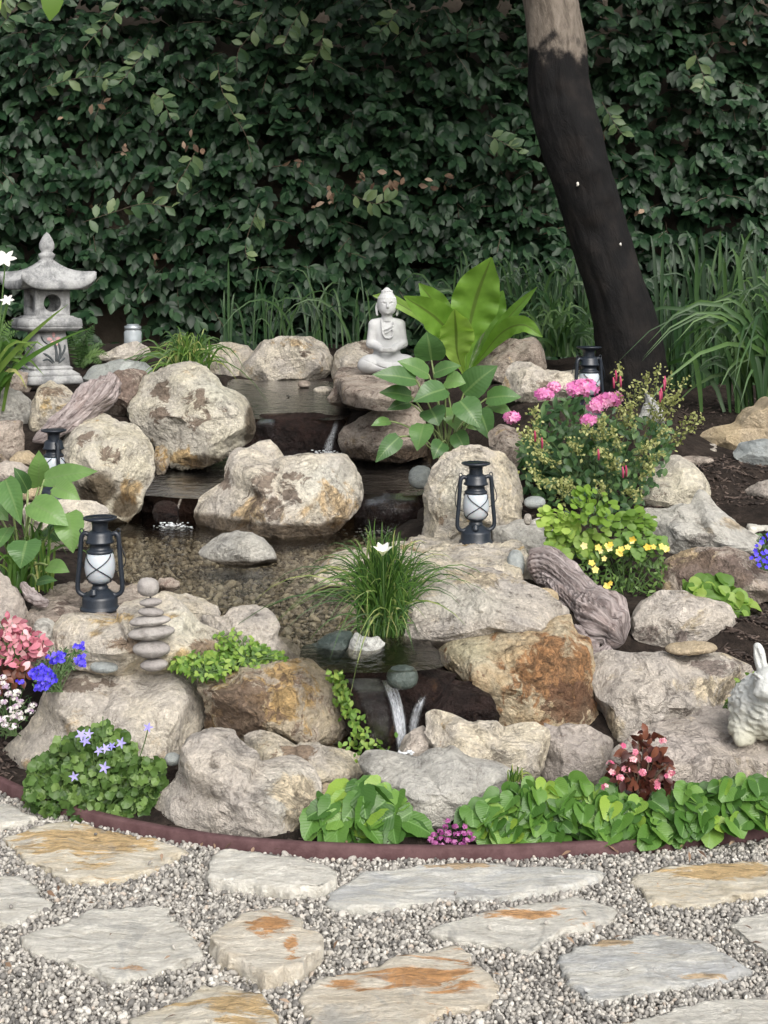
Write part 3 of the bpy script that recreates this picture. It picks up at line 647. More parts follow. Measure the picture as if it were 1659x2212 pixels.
def bvh(*labels):
    VV, FF, off = [], [], 0
    for l in labels:
        V, f = ROCKGEO[l]; VV.append(V); FF.append(f + off); off += len(V)
    return BVHTree.FromPolygons(np.concatenate(VV).tolist(), np.concatenate(FF).tolist())
def drop(tree, x, y, default):
    h = tree.ray_cast(Vector((x, y, 3)), Vector((0, 0, -1)))
    return h[0].z if h[0] else default
def hug(tree, x, y, off=.012, Yd=4):
    d = P(x, y, 1.0) - np.array([0, 0, CAMH]); d /= np.linalg.norm(d)
    h = tree.ray_cast(Vector((0, 0, CAMH)), Vector(d))
    return np.array(h[0]) - d * off if h[0] else P(x, y, Yd)

# ================================================================== EDGING, TERRAIN, PATH
EDGE = [(-900,1330),(-500,1490),(-200,1620),(0,1715),(80,1750),(160,1776),(240,1797),(330,1816),(420,1832),(520,1845),(640,1854),(760,1860),(900,1863),(1040,1862),(1200,1857),(1340,1849),(1480,1837),(1659,1816),(1900,1780),(2200,1720)]
EW = spline([PZ(x, y, 0.0)[:2] for x, y in EDGE], 140)
def edge_y(x): return np.interp(x, EW[:, 0], EW[:, 1])

POOL = [(200,1108),(420,1098),(930,1108),(950,1170),(720,1230),(880,1300),(930,1390),(975,1420),(930,1446),(740,1452),(650,1425),(560,1335),(440,1305),(250,1245),(100,1185)]
POOLW = np.array([PZ(x, y, ZW)[:2] for x, y in POOL])
MID = [(310,1070),(440,1078),(600,1075),(775,1066),(922,1066),(945,1000),(880,978),(700,972),(540,972),(400,1002),(325,1022)]
midY = lambda y: np.interp(y, [970, 1080], [5.98, 5.36])
MIDW = np.array([P(x, y, midY(y)) for x, y in MID])
TOP = [(525,905),(640,905),(742,905),(760,870),(730,835),(700,822),(560,822),(500,820),(470,850)]
topY = lambda y: np.interp(y, [820, 910], [6.78, 5.98])
TOPW = np.array([P(x, y, topY(y)) for x, y in TOP])

for x, y, Y in [(1650,1080,4.8),(1600,1000,5.0),(1560,1010,4.9),(1640,1340,3.7),(1600,1380,3.65),(1640,1420,3.55),(1500,930,5.6),(1600,880,5.9),(1380,870,5.9),(1250,800,6.3),
                (1560,760,7.0),(1400,760,7.3),(1000,760,7.2),(700,745,7.3),(400,740,7.3),(200,745,7.2),(0,770,7.2),(1659,790,7.2),(40,1680,3.3),(20,1600,3.5),(110,840,6.0),(300,740,6.9),
                (60,1280,3.95),(20,1230,4.2),(1180,1090,4.7),(1250,1100,4.6),(1330,1060,4.9),(1300,1200,4.3),(1350,1280,4.0),(1240,1260,4.0),(960,995,5.25),(1000,830,6.0),(420,1400,3.5),(1400,930,5.3)]:
    w = P(x, y, Y); CTRL.append(tuple(w))
for x in np.linspace(-2.2, 2.2, 12): CTRL.append((x, edge_y(x) + .06, .015))
for x in (-2.6, 2.6):
    for y, z in ((3.6, .05), (4.5, .35), (5.5, .6), (6.5, .85), (7.6, .95)): CTRL.append((x, y, z))
CT = np.array(CTRL)
def ground_z(x, y):
    x, y = np.atleast_1d(x).astype(float), np.atleast_1d(y).astype(float)
    d2 = (x[:, None] - CT[:, 0]) ** 2 + (y[:, None] - CT[:, 1]) ** 2 + 4e-3
    w = d2 ** -1.7
    z = (w * CT[:, 2]).sum(1) / w.sum(1)
    dd = y - edge_y(x); z = np.minimum(z, .012 + .22 * np.maximum(0, dd - .14) + 1.0 * np.maximum(0, dd - .62))
    k = np.clip((y - edge_y(x) - .015) / .06, 0, 1); z = z * k - .02 * (1 - k)
    return z
gx = np.arange(-2.4, 2.41, .03); gy = np.arange(2.6, 8.3, .03)
GX, GY = np.meshgrid(gx, gy, indexing='ij'); fx, fy = GX.ravel(), GY.ravel()
gz = ground_z(fx, fy)
bed = np.zeros(len(fx))
for poly, zf, dp in ((POOLW, lambda x, y: np.full(len(x), ZW), .075), (MIDW[:, :2], lambda x, y: np.interp(y, [5.36, 5.98], [MIDW[3, 2], MIDW[7, 2]]), .05), (TOPW[:, :2], lambda x, y: np.interp(y, [5.98, 6.78], [TOPW[1, 2], TOPW[6, 2]]), .05)):
    i = in_poly(fx, fy, poly)
    gz = np.where(i, np.minimum(gz, zf(fx, fy) - dp), gz); bed = np.where(i, 1.0, bed)
gz = gz + fbm(np.c_[fx * 9, fy * 9, fx * 0], 4) * .010 * (1 - .6 * bed)
k = NT('soil'); co = k.obj()
n1 = k.noise(co, 14, 8, .7); n2 = k.noise(co, 70, 6, .7)
soil = k.mix(k.step(n1, .35, .65), (.016, .012, .010), (.040, .031, .026))
soil = k.mix(1.0, soil, k.ramp(n2, [(.3, (.5, .5, .5)), (.7, (1.5, 1.45, 1.4))]), 'MULTIPLY')
vo = k.n('ShaderNodeTexVoronoi', Vector=co, Scale=34.0); vd = vo.outputs['Distance']
pb = k.mix(k.step(k.n('ShaderNodeSeparateColor', Color=vo.outputs['Color']).outputs[0], .1, .9), (.06, .045, .03), (.19, .15, .10))
pb = k.mix(k.step(vd, .25, .6), pb, (.05, .035, .025))
pb = k.mix(k.step(k.noise(co, 5, 5), .4, .65), pb, k.mix(1.0, pb, (.45, .40, .34), 'MULTIPLY'))
bd = k.step(k.attr('bed'), .3, .7)
k.set_b(Base_Color=k.mix(bd, soil, pb), Roughness=.95, Specular_IOR_Level=.2, Normal=k.bump(k.math('ADD', n1, k.math('MULTIPLY', n2, .6)), .9, .02))
g = link('ground', mesh('ground', np.c_[fx, fy, gz], grid_faces(len(gx), len(gy)), {'bed': bed}, True, k.m)); struct(g)
GROUNDZ = lambda x, y: float(ground_z(x, y)[0])
# the land beyond the garden bed
ring = [(-60, -40), (60, -40), (60, 70), (-60, 70)]
g = link('terrain', mesh('terrain', [(*p, -.06) for p in ring], np.array([[0, 1, 2, 3]]), None, False, k.m)); struct(g)

# gravel path under the pebbles
k = NT('gravel_base'); co = k.obj()
vo = k.n('ShaderNodeTexVoronoi', Vector=co, Scale=95.0)
c = k.ramp(k.n('ShaderNodeSeparateColor', Color=vo.outputs['Color']).outputs[0], [(.05, (.14, .13, .125)), (.35, (.36, .335, .31)), (.7, (.52, .485, .45)), (.95, (.66, .63, .585))])
c = k.mix(k.step(vo.outputs['Distance'], .35, .75), c, (.07, .062, .055))
k.set_b(Base_Color=c, Roughness=.85, Normal=k.bump(k.math('SUBTRACT', 1.0, vo.outputs['Distance']), .9, .008))
pv = np.concatenate([np.c_[EW, np.zeros(len(EW))], np.c_[EW[:, 0], np.full(len(EW), -3.0), np.zeros(len(EW))]]); n = len(EW)
i = np.arange(n - 1)
g = link('gravel_path', mesh('gravel_path', pv, np.stack([i, i + n, i + n + 1, i + 1], 1), None, False, k.m)); struct(g)

# curved edging board
def strip(line, z0, z1, th):
    L = np.asarray(line); t = np.gradient(L, axis=0); t /= np.linalg.norm(t, axis=1)[:, None]; nn = np.c_[-t[:, 1], t[:, 0]]
    z0 = np.broadcast_to(z0, len(L)); z1 = np.broadcast_to(z1, len(L)); b = .003
    prof = [(0, z0), (0, z1 - b), (b, z1), (th - b, z1), (th, z1 - b), (th, z0)]
    wob = perlin(np.c_[L * 3, L[:, :1] * 0]) * .002
    V = np.stack([np.c_[L + nn * (o), z + wob] for o, z in prof], 1).reshape(-1, 3)
    return V, [grid_faces(len(L), 6, True)]
k = NT('edging_board'); co = k.obj(); n1 = k.noise(co, 22, 8, .7); n2 = k.noise(co, 120, 4, .7)
k.set_b(Base_Color=k.mix(k.step(n1, .3, .7), (.068, .033, .035), (.125, .070, .072)), Roughness=.8, Specular_IOR_Level=.25, Normal=k.bump(k.math('ADD', n1, k.math('MULTIPLY', n2, .5)), .5, .004))
M_EDGE = k.m
V, F = strip(EW, -.05, .030, .022)
o = link('garden_edging', mesh('garden_edging', V, F, None, False, M_EDGE)); tag(o, 'curved maroon edging board between the gravel and the planted bed', 'edging')
L2 = spline([P(1535, 1090, 4.70)[:2], P(1600, 1092, 4.69)[:2], P(1700, 1096, 4.66)[:2], P(1900, 1110, 4.55)[:2]], 30)
zb = P(1600, 1098, 4.69)[2]
V, F = strip(L2, zb - .06, zb + .012, .02)
o = link('garden_edging', mesh('garden_edging', V, F, None, False, M_EDGE)); tag(o, 'short maroon edging board behind the layered ledge rock on the right', 'edging')

# ================================================================== FLAGSTONES
def flag_mat(name, a, b, rust, w, streak=3.0, ang=0.0):
    k = NT(name)
    off = k.n('ShaderNodeVectorMath', _operation='SCALE'); off.inputs[0].default_value = (31.1, 17.7, 3.3); k.set(off.inputs['Scale'], k.rand())
    ad = k.n('ShaderNodeVectorMath', _operation='ADD'); k.set(ad.inputs[0], k.obj()); k.set(ad.inputs[1], off.outputs[0])
    mp = k.n('ShaderNodeMapping', Vector=ad.outputs[0]); mp.inputs['Rotation'].default_value = (0, 0, ang); mp.inputs['Scale'].default_value = (1, streak, 1); co = mp.outputs[0]
    n1 = k.noise(co, 7, 11, .70, .7); n2 = k.math('ADD', .5, k.math('MULTIPLY', k.math('SUBTRACT', k.noise(co, 5.0, 11, .72, 1.2), .5), 1.5)); n3 = k.noise(co, 20, 9, .76, 1.1); n4 = k.noise(ad.outputs[0], 110, 4, .7)
    col = k.mix(k.step(n1, .36, .62), a, b)
    col = k.mix(k.math('MULTIPLY', k.step(k.math('ADD', n2, k.math('MULTIPLY', k.attr('rust'), .28)), w + .02, w + .12), .9), col, k.mix(k.step(n3, .38, .55), tuple(x * .75 for x in rust), tuple(min(.8, x * 1.25) for x in rust)))
    gm = k.noise(ad.outputs[0], 9, 9, .7, .8)
    col = k.mix(k.math('MULTIPLY', k.step(gm, .52, .66), .55), col, (.40, .40, .395))
    col = k.mix(1.0, col, k.ramp(n3, [(.28, (.50, .46, .41)), (.40, (.90, .88, .84)), (.50, (1, 1, .98)), (.72, (1.14, 1.13, 1.11))]), 'MULTIPLY')
    col = k.mix(1.0, col, k.ramp(n4, [(.3, (.85, .85, .85)), (.7, (1.1, 1.1, 1.1))]), 'MULTIPLY')
    k.set_b(Base_Color=col, Roughness=.85, Specular_IOR_Level=.3, Normal=k.bump(k.math('ADD', k.math('MULTIPLY', n3, 1.6), k.math('ADD', n1, k.math('MULTIPLY', n4, .3))), 1.0, .010))
    return k.m
FM = {'gold': flag_mat('flag_gold', (.74, .66, .52), (.80, .75, .65), (.56, .39, .19), .58, 3, .2), 'white': flag_mat('flag_white', (.80, .775, .71), (.70, .68, .63), (.56, .30, .12), .68, 2.5, -.2),
      'blue': flag_mat('flag_blue', (.60, .61, .62), (.78, .765, .71), (.56, .41, .25), .66, 3, .15), 'rust': flag_mat('flag_rust', (.74, .66, .54), (.80, .75, .66), (.54, .27, .10), .60, 3, .1)}
FLAGS = [
 ([(-60,1735),(20,1733),(55,1757),(82,1765),(60,1775),(-60,1795)], 'white', 'pale flagstone corner below the edging at the far left', []),
 ([(5,1805),(60,1790),(150,1770),(230,1790),(330,1810),(400,1838),(390,1855),(330,1875),(280,1890),(215,1898),(150,1898),(90,1872),(50,1850)], 'gold', 'large cream and gold flagstone below the star flowered mound', [(200,1820,150,40,'rust')]),
 ([(445,1878),(460,1850),(480,1838),(560,1840),(650,1850),(720,1870),(726,1888),(700,1908),(620,1913),(540,1900),(460,1895)], 'white', 'thick white flagstone with a broken front edge below the mauve grey boulder', []),
 ([(705,1950),(730,1910),(790,1880),(900,1870),(1050,1865),(1200,1870),(1300,1885),(1290,1903),(1200,1923),(1080,1933),(960,1940),(880,1953),(800,1963),(730,1962)], 'blue', 'longest blue grey flagstone running along the front edging', [(1000,1870,120,8,'rust')]),
 ([(1365,1888),(1440,1870),(1550,1862),(1700,1858),(1720,1915),(1600,1935),(1500,1956),(1400,1945)], 'gold', 'cream flagstone flecked with brown at the right below the edging', [(1550,1885,120,22,'rust')]),
 ([(-60,1888),(40,1893),(80,1915),(107,1950),(50,1985),(-60,2015)], 'white', 'greyish flagstone cut by the left edge', []),
 ([(40,2030),(100,2010),(190,1970),(290,1955),(370,1950),(365,1975),(400,2005),(420,2030),(440,2060),(400,2085),(300,2105),(230,2115),(180,2085),(120,2065),(60,2045)], 'white', 'large white flagstone with one small rust streak', [(285,2092,50,9,'rust')]),
 ([(450,2025),(480,1995),(540,1965),(600,1957),(650,1985),(655,2010),(692,2015),(690,2050),(650,2080),(570,2100),(530,2075),(490,2055)], 'rust', 'thick orange and white flagstone in the middle of the gravel', [(580,2000,60,26,'rust'),(630,2045,20,34,'rust')]),
 ([(920,2005),(1000,1980),(1120,1955),(1240,1940),(1325,1955),(1320,1983),(1230,2005),(1150,2047),(1050,2037),(950,2018)], 'white', 'cream flagstone with a rust orange band', [(1130,1975,110,12,'rust'),(1210,1962,40,8,'rust')]),
 ([(1195,2065),(1260,2035),(1400,2015),(1500,2025),(1560,2060),(1632,2090),(1560,2112),(1420,2135),(1300,2160),(1260,2150),(1230,2110)], 'blue', 'large blue grey flagstone with brown rims at the right', [(1300,2035,80,9,'rust'),(1500,2110,80,10,'rust')]),
 ([(1573,2000),(1600,1980),(1710,1962),(1720,2075),(1640,2040)], 'white', 'pale grey flagstone cut by the right edge', []),
 ([(648,2150),(700,2110),(850,2070),(980,2040),(1010,2060),(1050,2100),(1075,2140),(1060,2170),(960,2180),(900,2215),(840,2270),(720,2275),(672,2200)], 'rust', 'large golden streaked flagstone at the bottom middle', [(930,2110,110,36,'rust'),(740,2130,60,12,'rust')]),
 ([(284,2200),(400,2155),(440,2128),(500,2132),(570,2150),(595,2190),(598,2290),(284,2290)], 'gold', 'yellow and brown flagstone cut by the bottom edge', [(520,2180,80,40,'rust')]),
 ([(1240,2228),(1350,2200),(1500,2165),(1640,2153),(1730,2160),(1730,2300),(1250,2290)], 'white', 'cream flagstone in the bottom right corner', [(1330,2205,40,6,'rust')]),
]
FLAGXY = []
for j, (poly, mk, lab, pat) in enumerate(FLAGS):
    thick = {2: .055, 7: .06}.get(j, .035); zt = {2: .034, 7: .038}.get(j, .0165)
    FLAGXY.append(np.array([PZ(x, y, zt)[:2] for x, y in poly]))
    slab('flagstone', poly, zt, thick, FM[mk], lab, cat='flagstone', group='flagstones set in the gravel path', rough=.0035, patches=pat, seed=j, ctrl=False, lip=.004)
slab('flagstone', [(1570,1108),(1600,1100),(1700,1098),(1760,1110),(1740,1140),(1620,1136)], zb - .02, .05, FM['white'], 'pale flagstone beside the short edging at the far right', cat='flagstone', group='flagstones set in the gravel path', ctrl=False)

# ================================================================== GRAVEL
g_ = rng_of('gravel')
def scatter_grid(x0, x1, y0, y1, sp):
    x, y = np.meshgrid(np.arange(x0, x1, sp), np.arange(y0, y1, sp), indexing='ij')
    return (x + g_.uniform(-.5, .5, x.shape) * sp).ravel(), (y + g_.uniform(-.5, .5, x.shape) * sp).ravel()
def pebbles(x, y, z, r, lv, flat=.62):
    k = len(x); bv, bf = ico(lv)
    q = g_.normal(size=(k, 4)); q /= np.linalg.norm(q, axis=1)[:, None]; w, a, b, c = q.T
    R = np.stack([1-2*(b*b+c*c), 2*(a*b-c*w), 2*(a*c+b*w), 2*(a*b+c*w), 1-2*(a*a+c*c), 2*(b*c-a*w), 2*(a*c-b*w), 2*(b*c+a*w), 1-2*(a*a+b*b)], 1).reshape(-1, 3, 3)
    sc = np.stack([g_.uniform(.85, 1.35, k), g_.uniform(.7, 1.05, k), g_.uniform(flat - .1, flat + .15, k)], 1) * r[:, None]
    M = np.zeros((k, 3, 4)); M[:, :, :3] = R * sc[:, None, :]; M[:, :, 3] = np.c_[x, y, z]
    return inst(bv, bf, M, g_.random(k))
def vis(x, y, z, pad=70):
    px, py = proj(np.c_[x, y, np.broadcast_to(z, x.shape)])
    return (px > -pad) & (px < 1659 + pad) & (py < 2212 + pad) & (py > -pad)
parts = []
for lay, (sp, z0, lv) in enumerate(((.0088, .0015, 0), (.0086, .0062, 1))):
    x, y = scatter_grid(-1.25, 1.25, 1.98, 3.6, sp)
    ok = vis(x, y, 0) & (y < edge_y(x) - .002)
    for xy in FLAGXY:
        c = centroid(xy); ok &= ~in_poly(x, y, c + (xy - c) * (.985 if lay else .94))
    x, y = x[ok], y[ok]
    hump = perlin(np.c_[x * 6, y * 6, x * 0]) * .005
    r = np.clip(g_.lognormal(math.log(.0043), .27, len(x)), .0026, .0082)
    V, F, A = pebbles(x, y, z0 + hump + g_.uniform(-.002, .002, len(x)), r, lv)
    parts.append((V, F, A))
x, y = scatter_grid(-1.2, 1.2, 2.2, 3.3, .06)          # strays lying on the flagstones
ok = np.zeros(len(x), bool)
for xy in FLAGXY: c = centroid(xy); ok |= in_poly(x, y, c + (xy - c) * .95)
ok &= g_.random(len(x)) < .10
x, y = x[ok], y[ok]; V, F, A = pebbles(x, y, np.full(len(x), .0205), np.full(len(x), .0045), 1); parts.append((V, F, A))
V, F = merge([(a, b) for a, b, _ in parts]); tt = np.concatenate([a['tint'] for _, _, a in parts])
k = NT('pea_gravel'); t = k.attr('tint'); co = k.obj(); nn = k.noise(co, 160, 4, .7)
c = k.ramp(t, [(0, (.10, .096, .09)), (.16, (.185, .176, .163)), (.36, (.28, .265, .242)), (.58, (.36, .342, .310)), (.78, (.44, .418, .378)), (.93, (.56, .54, .495)), (1, (.38, .32, .265))])
k.set_b(Base_Color=k.mix(1.0, c, k.ramp(nn, [(.3, (.8, .8, .8)), (.7, (1.15, 1.15, 1.15))]), 'MULTIPLY'), Roughness=.6, Specular_IOR_Level=.4, Normal=k.bump(nn, .15, .002))
o = link('gravel', mesh('gravel', V, F, {'tint': tt}, True, k.m)); struct(o, 'stuff', 'grey and cream pea gravel filling the path'); o['category'] = 'gravel'
print('gravel tris', sum(len(f) for f in F))

# pebbles on the pool bed
k = NT('pool_pebble'); t = k.attr('tint')
c = k.ramp(t, [(0, (.075, .062, .048)), (.3, (.19, .16, .11)), (.6, (.34, .29, .21)), (.85, (.56, .50, .39)), (1, (.32, .30, .26))])
k.set_b(Base_Color=c, Roughness=.4)
x, y = scatter_grid(-1.2, .5, 3.72, 5.3, .019); ok = in_poly(x, y, POOLW); x, y = x[ok], y[ok]
V, F, A = pebbles(x, y, np.full(len(x), ZW - .068) + g_.uniform(-.004, .004, len(x)), np.clip(g_.lognormal(math.log(.0085), .38, len(x)), .004, .022), 0, .4)
o = link('pool_gravel', mesh('pool_gravel', V, F, A, True, k.m)); struct(o, 'stuff', 'brown river gravel on the bed of the pool'); o['category'] = 'gravel'

# ================================================================== WATER
def water_mat(name, tint, sx=1.0, sy=1.0, strength=.25, scale=16.0, rough=.06):
    k = NT(name); co = k.obj(); mp = k.n('ShaderNodeMapping', Vector=co); mp.inputs['Scale'].default_value = (sx, sy, 1)
    n = k.noise(mp.outputs[0], scale, 4, .55, .6); n2 = k.noise(mp.outputs[0], scale * 4.2, 3, .5, .3)
    nor = k.bump(k.math('ADD', n, k.math('MULTIPLY', n2, .3)), strength, .02)
    fr = k.n('ShaderNodeFresnel', IOR=1.33); k.set(fr.inputs['Normal'], nor)
    tr = k.n('ShaderNodeBsdfTransparent', Color=tint); gl = k.n('ShaderNodeBsdfGlossy', Roughness=rough); k.set(gl.inputs['Normal'], nor)
    mx = k.n('ShaderNodeMixShader'); k.t.links.new(fr.outputs[0], mx.inputs[0]); k.t.links.new(tr.outputs[0], mx.inputs[1]); k.t.links.new(gl.outputs[0], mx.inputs[2])
    k.t.links.new(mx.outputs[0], k.out.inputs[0]); k.t.nodes.remove(k.b)
    return k.m
WM = water_mat('water', (.92, .90, .83)); WM2 = water_mat('stream_water', (.42, .35, .28), 1.0, 2.2, .45, 14, .16)
def sheet(name, W, mat, rings=10):
    W = np.asarray(W); c = W.mean(0); t = np.linspace(0.02, 1, rings)
    V = np.concatenate([c + (W - c) * q for q in t]); n = len(W)
    o = link(name, mesh(name, V, [grid_faces(rings, n, True), np.array([[i, (i + 1) % n, 0] for i in range(1, n - 1)])], None, True, mat)); struct(o); return o
sheet('pool_water', spline(np.r_[np.c_[POOLW, np.full(len(POOLW), ZW)], [[*POOLW[0], ZW]]], 90)[:-1], WM)
def dense(D, Yf, n=70):
    q = spline(np.array(D + [D[0]], float), n)[:-1]; return np.array([P(x, y, Yf(y)) for x, y in q])
sheet('stream_water', dense(MID, midY), WM2); sheet('stream_water', dense(TOP, topY), WM2)

# falling water: thin rippled sheets over the wet faces
def fall_mat(nm, t0):
    k = NT(nm); s = k.n('ShaderNodeSeparateXYZ', Vector=k.attr('lc', True))
    cv = k.n('ShaderNodeCombineXYZ', X=k.math('MULTIPLY', s.outputs[0], 5.0), Y=k.math('MULTIPLY', s.outputs[1], .9), Z=k.rand()).outputs[0]
    n1 = k.noise(cv, 3.4, 6, .65, .5)
    foam = k.math('MULTIPLY', k.step(n1, t0, t0 + .30), k.math('SUBTRACT', 1.0, k.step(k.math('ABSOLUTE', s.outputs[0]), .15, .95)))
    foam = k.math('MULTIPLY', foam, k.math('MULTIPLY', k.step(s.outputs[2], .0, .30), k.math('SUBTRACT', 1.0, k.step(s.outputs[2], .80, 1.0))))
    nor = k.bump(n1, .45, .006)
    gl = k.n('ShaderNodeBsdfGlossy', Roughness=.12); k.set(gl.inputs['Normal'], nor)
    tr = k.n('ShaderNodeBsdfTransparent', Color=(.92, .93, .95)); df = k.n('ShaderNodeBsdfDiffuse', Color=(.80, .83, .87))
    m1 = k.n('ShaderNodeMixShader'); fr = k.n('ShaderNodeFresnel', IOR=1.33); k.set(fr.inputs['Normal'], nor)
    k.set(m1.inputs[0], k.math('MULTIPLY', fr.outputs[0], k.math('SUBTRACT', 1.0, k.step(k.math('ABSOLUTE', s.outputs[0]), .5, 1.0)))); k.t.links.new(tr.outputs[0], m1.inputs[1]); k.t.links.new(gl.outputs[0], m1.inputs[2])
    m2 = k.n('ShaderNodeMixShader'); k.set(m2.inputs[0], k.math('MULTIPLY', foam, .8)); k.t.links.new(m1.outputs[0], m2.inputs[1]); k.t.links.new(df.outputs[0], m2.inputs[2])
    k.t.links.new(m2.outputs[0], k.out.inputs[0]); k.t.nodes.remove(k.b)
    return k.m
WF = fall_mat('falling_water', .36); WC = fall_mat('clear_curtain', .60)
def fall(pts, w, tree, label, Yd, n=26, m=9, off=.014, mat=None):
    mat = mat or WF
    """pts: view pixels down the fall, w: half widths in pixels"""
    c = spline(np.array(pts, float), n); ww = np.interp(np.linspace(0, 1, n), np.linspace(0, 1, len(w)), w)
    a = np.linspace(-1, 1, m)
    V = np.array([[hug(tree, x + u * q, y, off, Yd) for u in a] for (x, y), q in zip(c, ww)])
    # keep the sheet smooth: blur the distance down the fall
    for _ in range(4):
        V[1:-1] = (V[:-2] + 2 * V[1:-1] + V[2:]) / 4
    V = V.reshape(-1, 3); V[:, 1] -= .004 * perlin(V * 60)
    lc = np.array([[u, t * 6, t] for t in np.linspace(0, 1, n) for u in a])
    lc[:, 1] += len(label) * 3.7
    o = link('waterfall', mesh('waterfall', V, grid_faces(n, m), {'lc': lc}, True, mat)); tag(o, label, 'waterfall', 'streams of falling water'); return o
tr_f = bvh('dark maroon wet rock face under the front waterfall', 'dark wet lump of rock right of the front waterfall')
def strands(label, items, tree, Yd):
    r = hug(tree, *items[0][0][-1], .01, Yd); root = empty('waterfall', r, label, 'waterfall', 'streams of falling water')
    for pts, w in items:
        o = fall(pts, [w * .8, w, w * 1.1, w, w * .9], tree, label, Yd, n=22, m=7, off=.010)
        for q in ('label', 'category', 'group'): del o[q]
        o.name = 'strand'; o.data.transform(Matrix.Translation(-Vector(r))); o.parent = root
gs = rng_of('strands')
def between(A_, B_, n, w):
    A_, B_ = spline(np.array(A_, float), 6), spline(np.array(B_, float), 6); out = []
    for i in range(n):
        t = np.clip((i + gs.uniform(.1, .9)) / n + gs.normal(0, .03, 6).cumsum() * .5, 0, 1)[:, None]; k0 = gs.integers(0, 2)
        out.append(([tuple(p) for p in (A_ * (1 - t) + B_ * t)[k0:]], w * gs.uniform(.6, 1.5)))
    return out
strands('bright left stream of the front waterfall', between([(826, 1470), (840, 1500), (852, 1540), (860, 1590), (862, 1640)], [(852, 1468), (864, 1500), (873, 1545), (877, 1590), (878, 1640)], 9, 2.6) + [([(835, 1470), (852, 1510), (864, 1560), (870, 1640)], 16)], tr_f, 3.2)
strands('bright right stream of the front waterfall', between([(906, 1512), (895, 1540), (887, 1580), (884, 1635)], [(922, 1500), (908, 1525), (899, 1560), (895, 1620)], 7, 2.4) + [([(915, 1505), (902, 1532), (893, 1570), (889, 1630)], 12)], tr_f, 3.2)
fall([(780, 1466), (800, 1490), (815, 1540), (822, 1600), (828, 1650)], [45, 40, 30, 26, 22], tr_f, 'thin clear sheet of water over the maroon rock face', 3.2, off=.008, mat=WC)
tr_u = bvh('dark wet rock face of the upper waterfall')
fall([(728, 905), (722, 930), (712, 955), (706, 985)], [6, 8, 11, 15], tr_u, 'white splash of water in the upper waterfall', 5.95)
fall([(575, 905), (572, 930), (570, 960), (568, 990)], [22, 22, 20, 18], tr_u, 'faint trickle beside the stained boulder in the upper waterfall', 5.95, mat=WC)
tr_m = bvh('dark wet rock ledge of the middle right waterfall', 'dark wet rock ledge of the middle left waterfall')
fall([(845, 1066), (845, 1090), (845, 1120), (845, 1148)], [66, 66, 64, 60], tr_m, 'broad thin curtain of the middle right waterfall', 5.4, mat=WC)
fall([(398, 1062), (388, 1085), (380, 1110), (376, 1138)], [4, 4, 5, 9], tr_m, 'narrow jet of the middle left waterfall', 5.4)

k = NT('froth'); k.set_b(Base_Color=(.78, .81, .84), Roughness=.3, Alpha=.8); gf = rng_of('froth'); pf = []
for x, y, sx, sy, n, Yf in ((376, 1137, 17, 4, 90, 5.22), (705, 982, 16, 4, 110, 5.9), (872, 1632, 10, 5, 60, 3.19), (848, 1150, 45, 4, 80, 5.3)):
    pf += [P(x + gf.normal(0, sx), y + gf.normal(0, sy), Yf - .01 + gf.uniform(-.02, .02)) for _ in range(n)]
pf = np.array(pf); bv, bf = ico(1); Mf = np.zeros((len(pf), 3, 4)); rf = gf.uniform(.0015, .0045, len(pf)); Mf[:, 0, 0] = rf * 1.6; Mf[:, 1, 1] = rf; Mf[:, 2, 2] = rf * .6; Mf[:, :, 3] = pf
V, F, A = inst(bv, bf, Mf); o = link('froth', mesh('froth', V, F, None, True, k.m)); struct(o, 'stuff', 'white froth where the falling water lands'); o['category'] = 'froth'
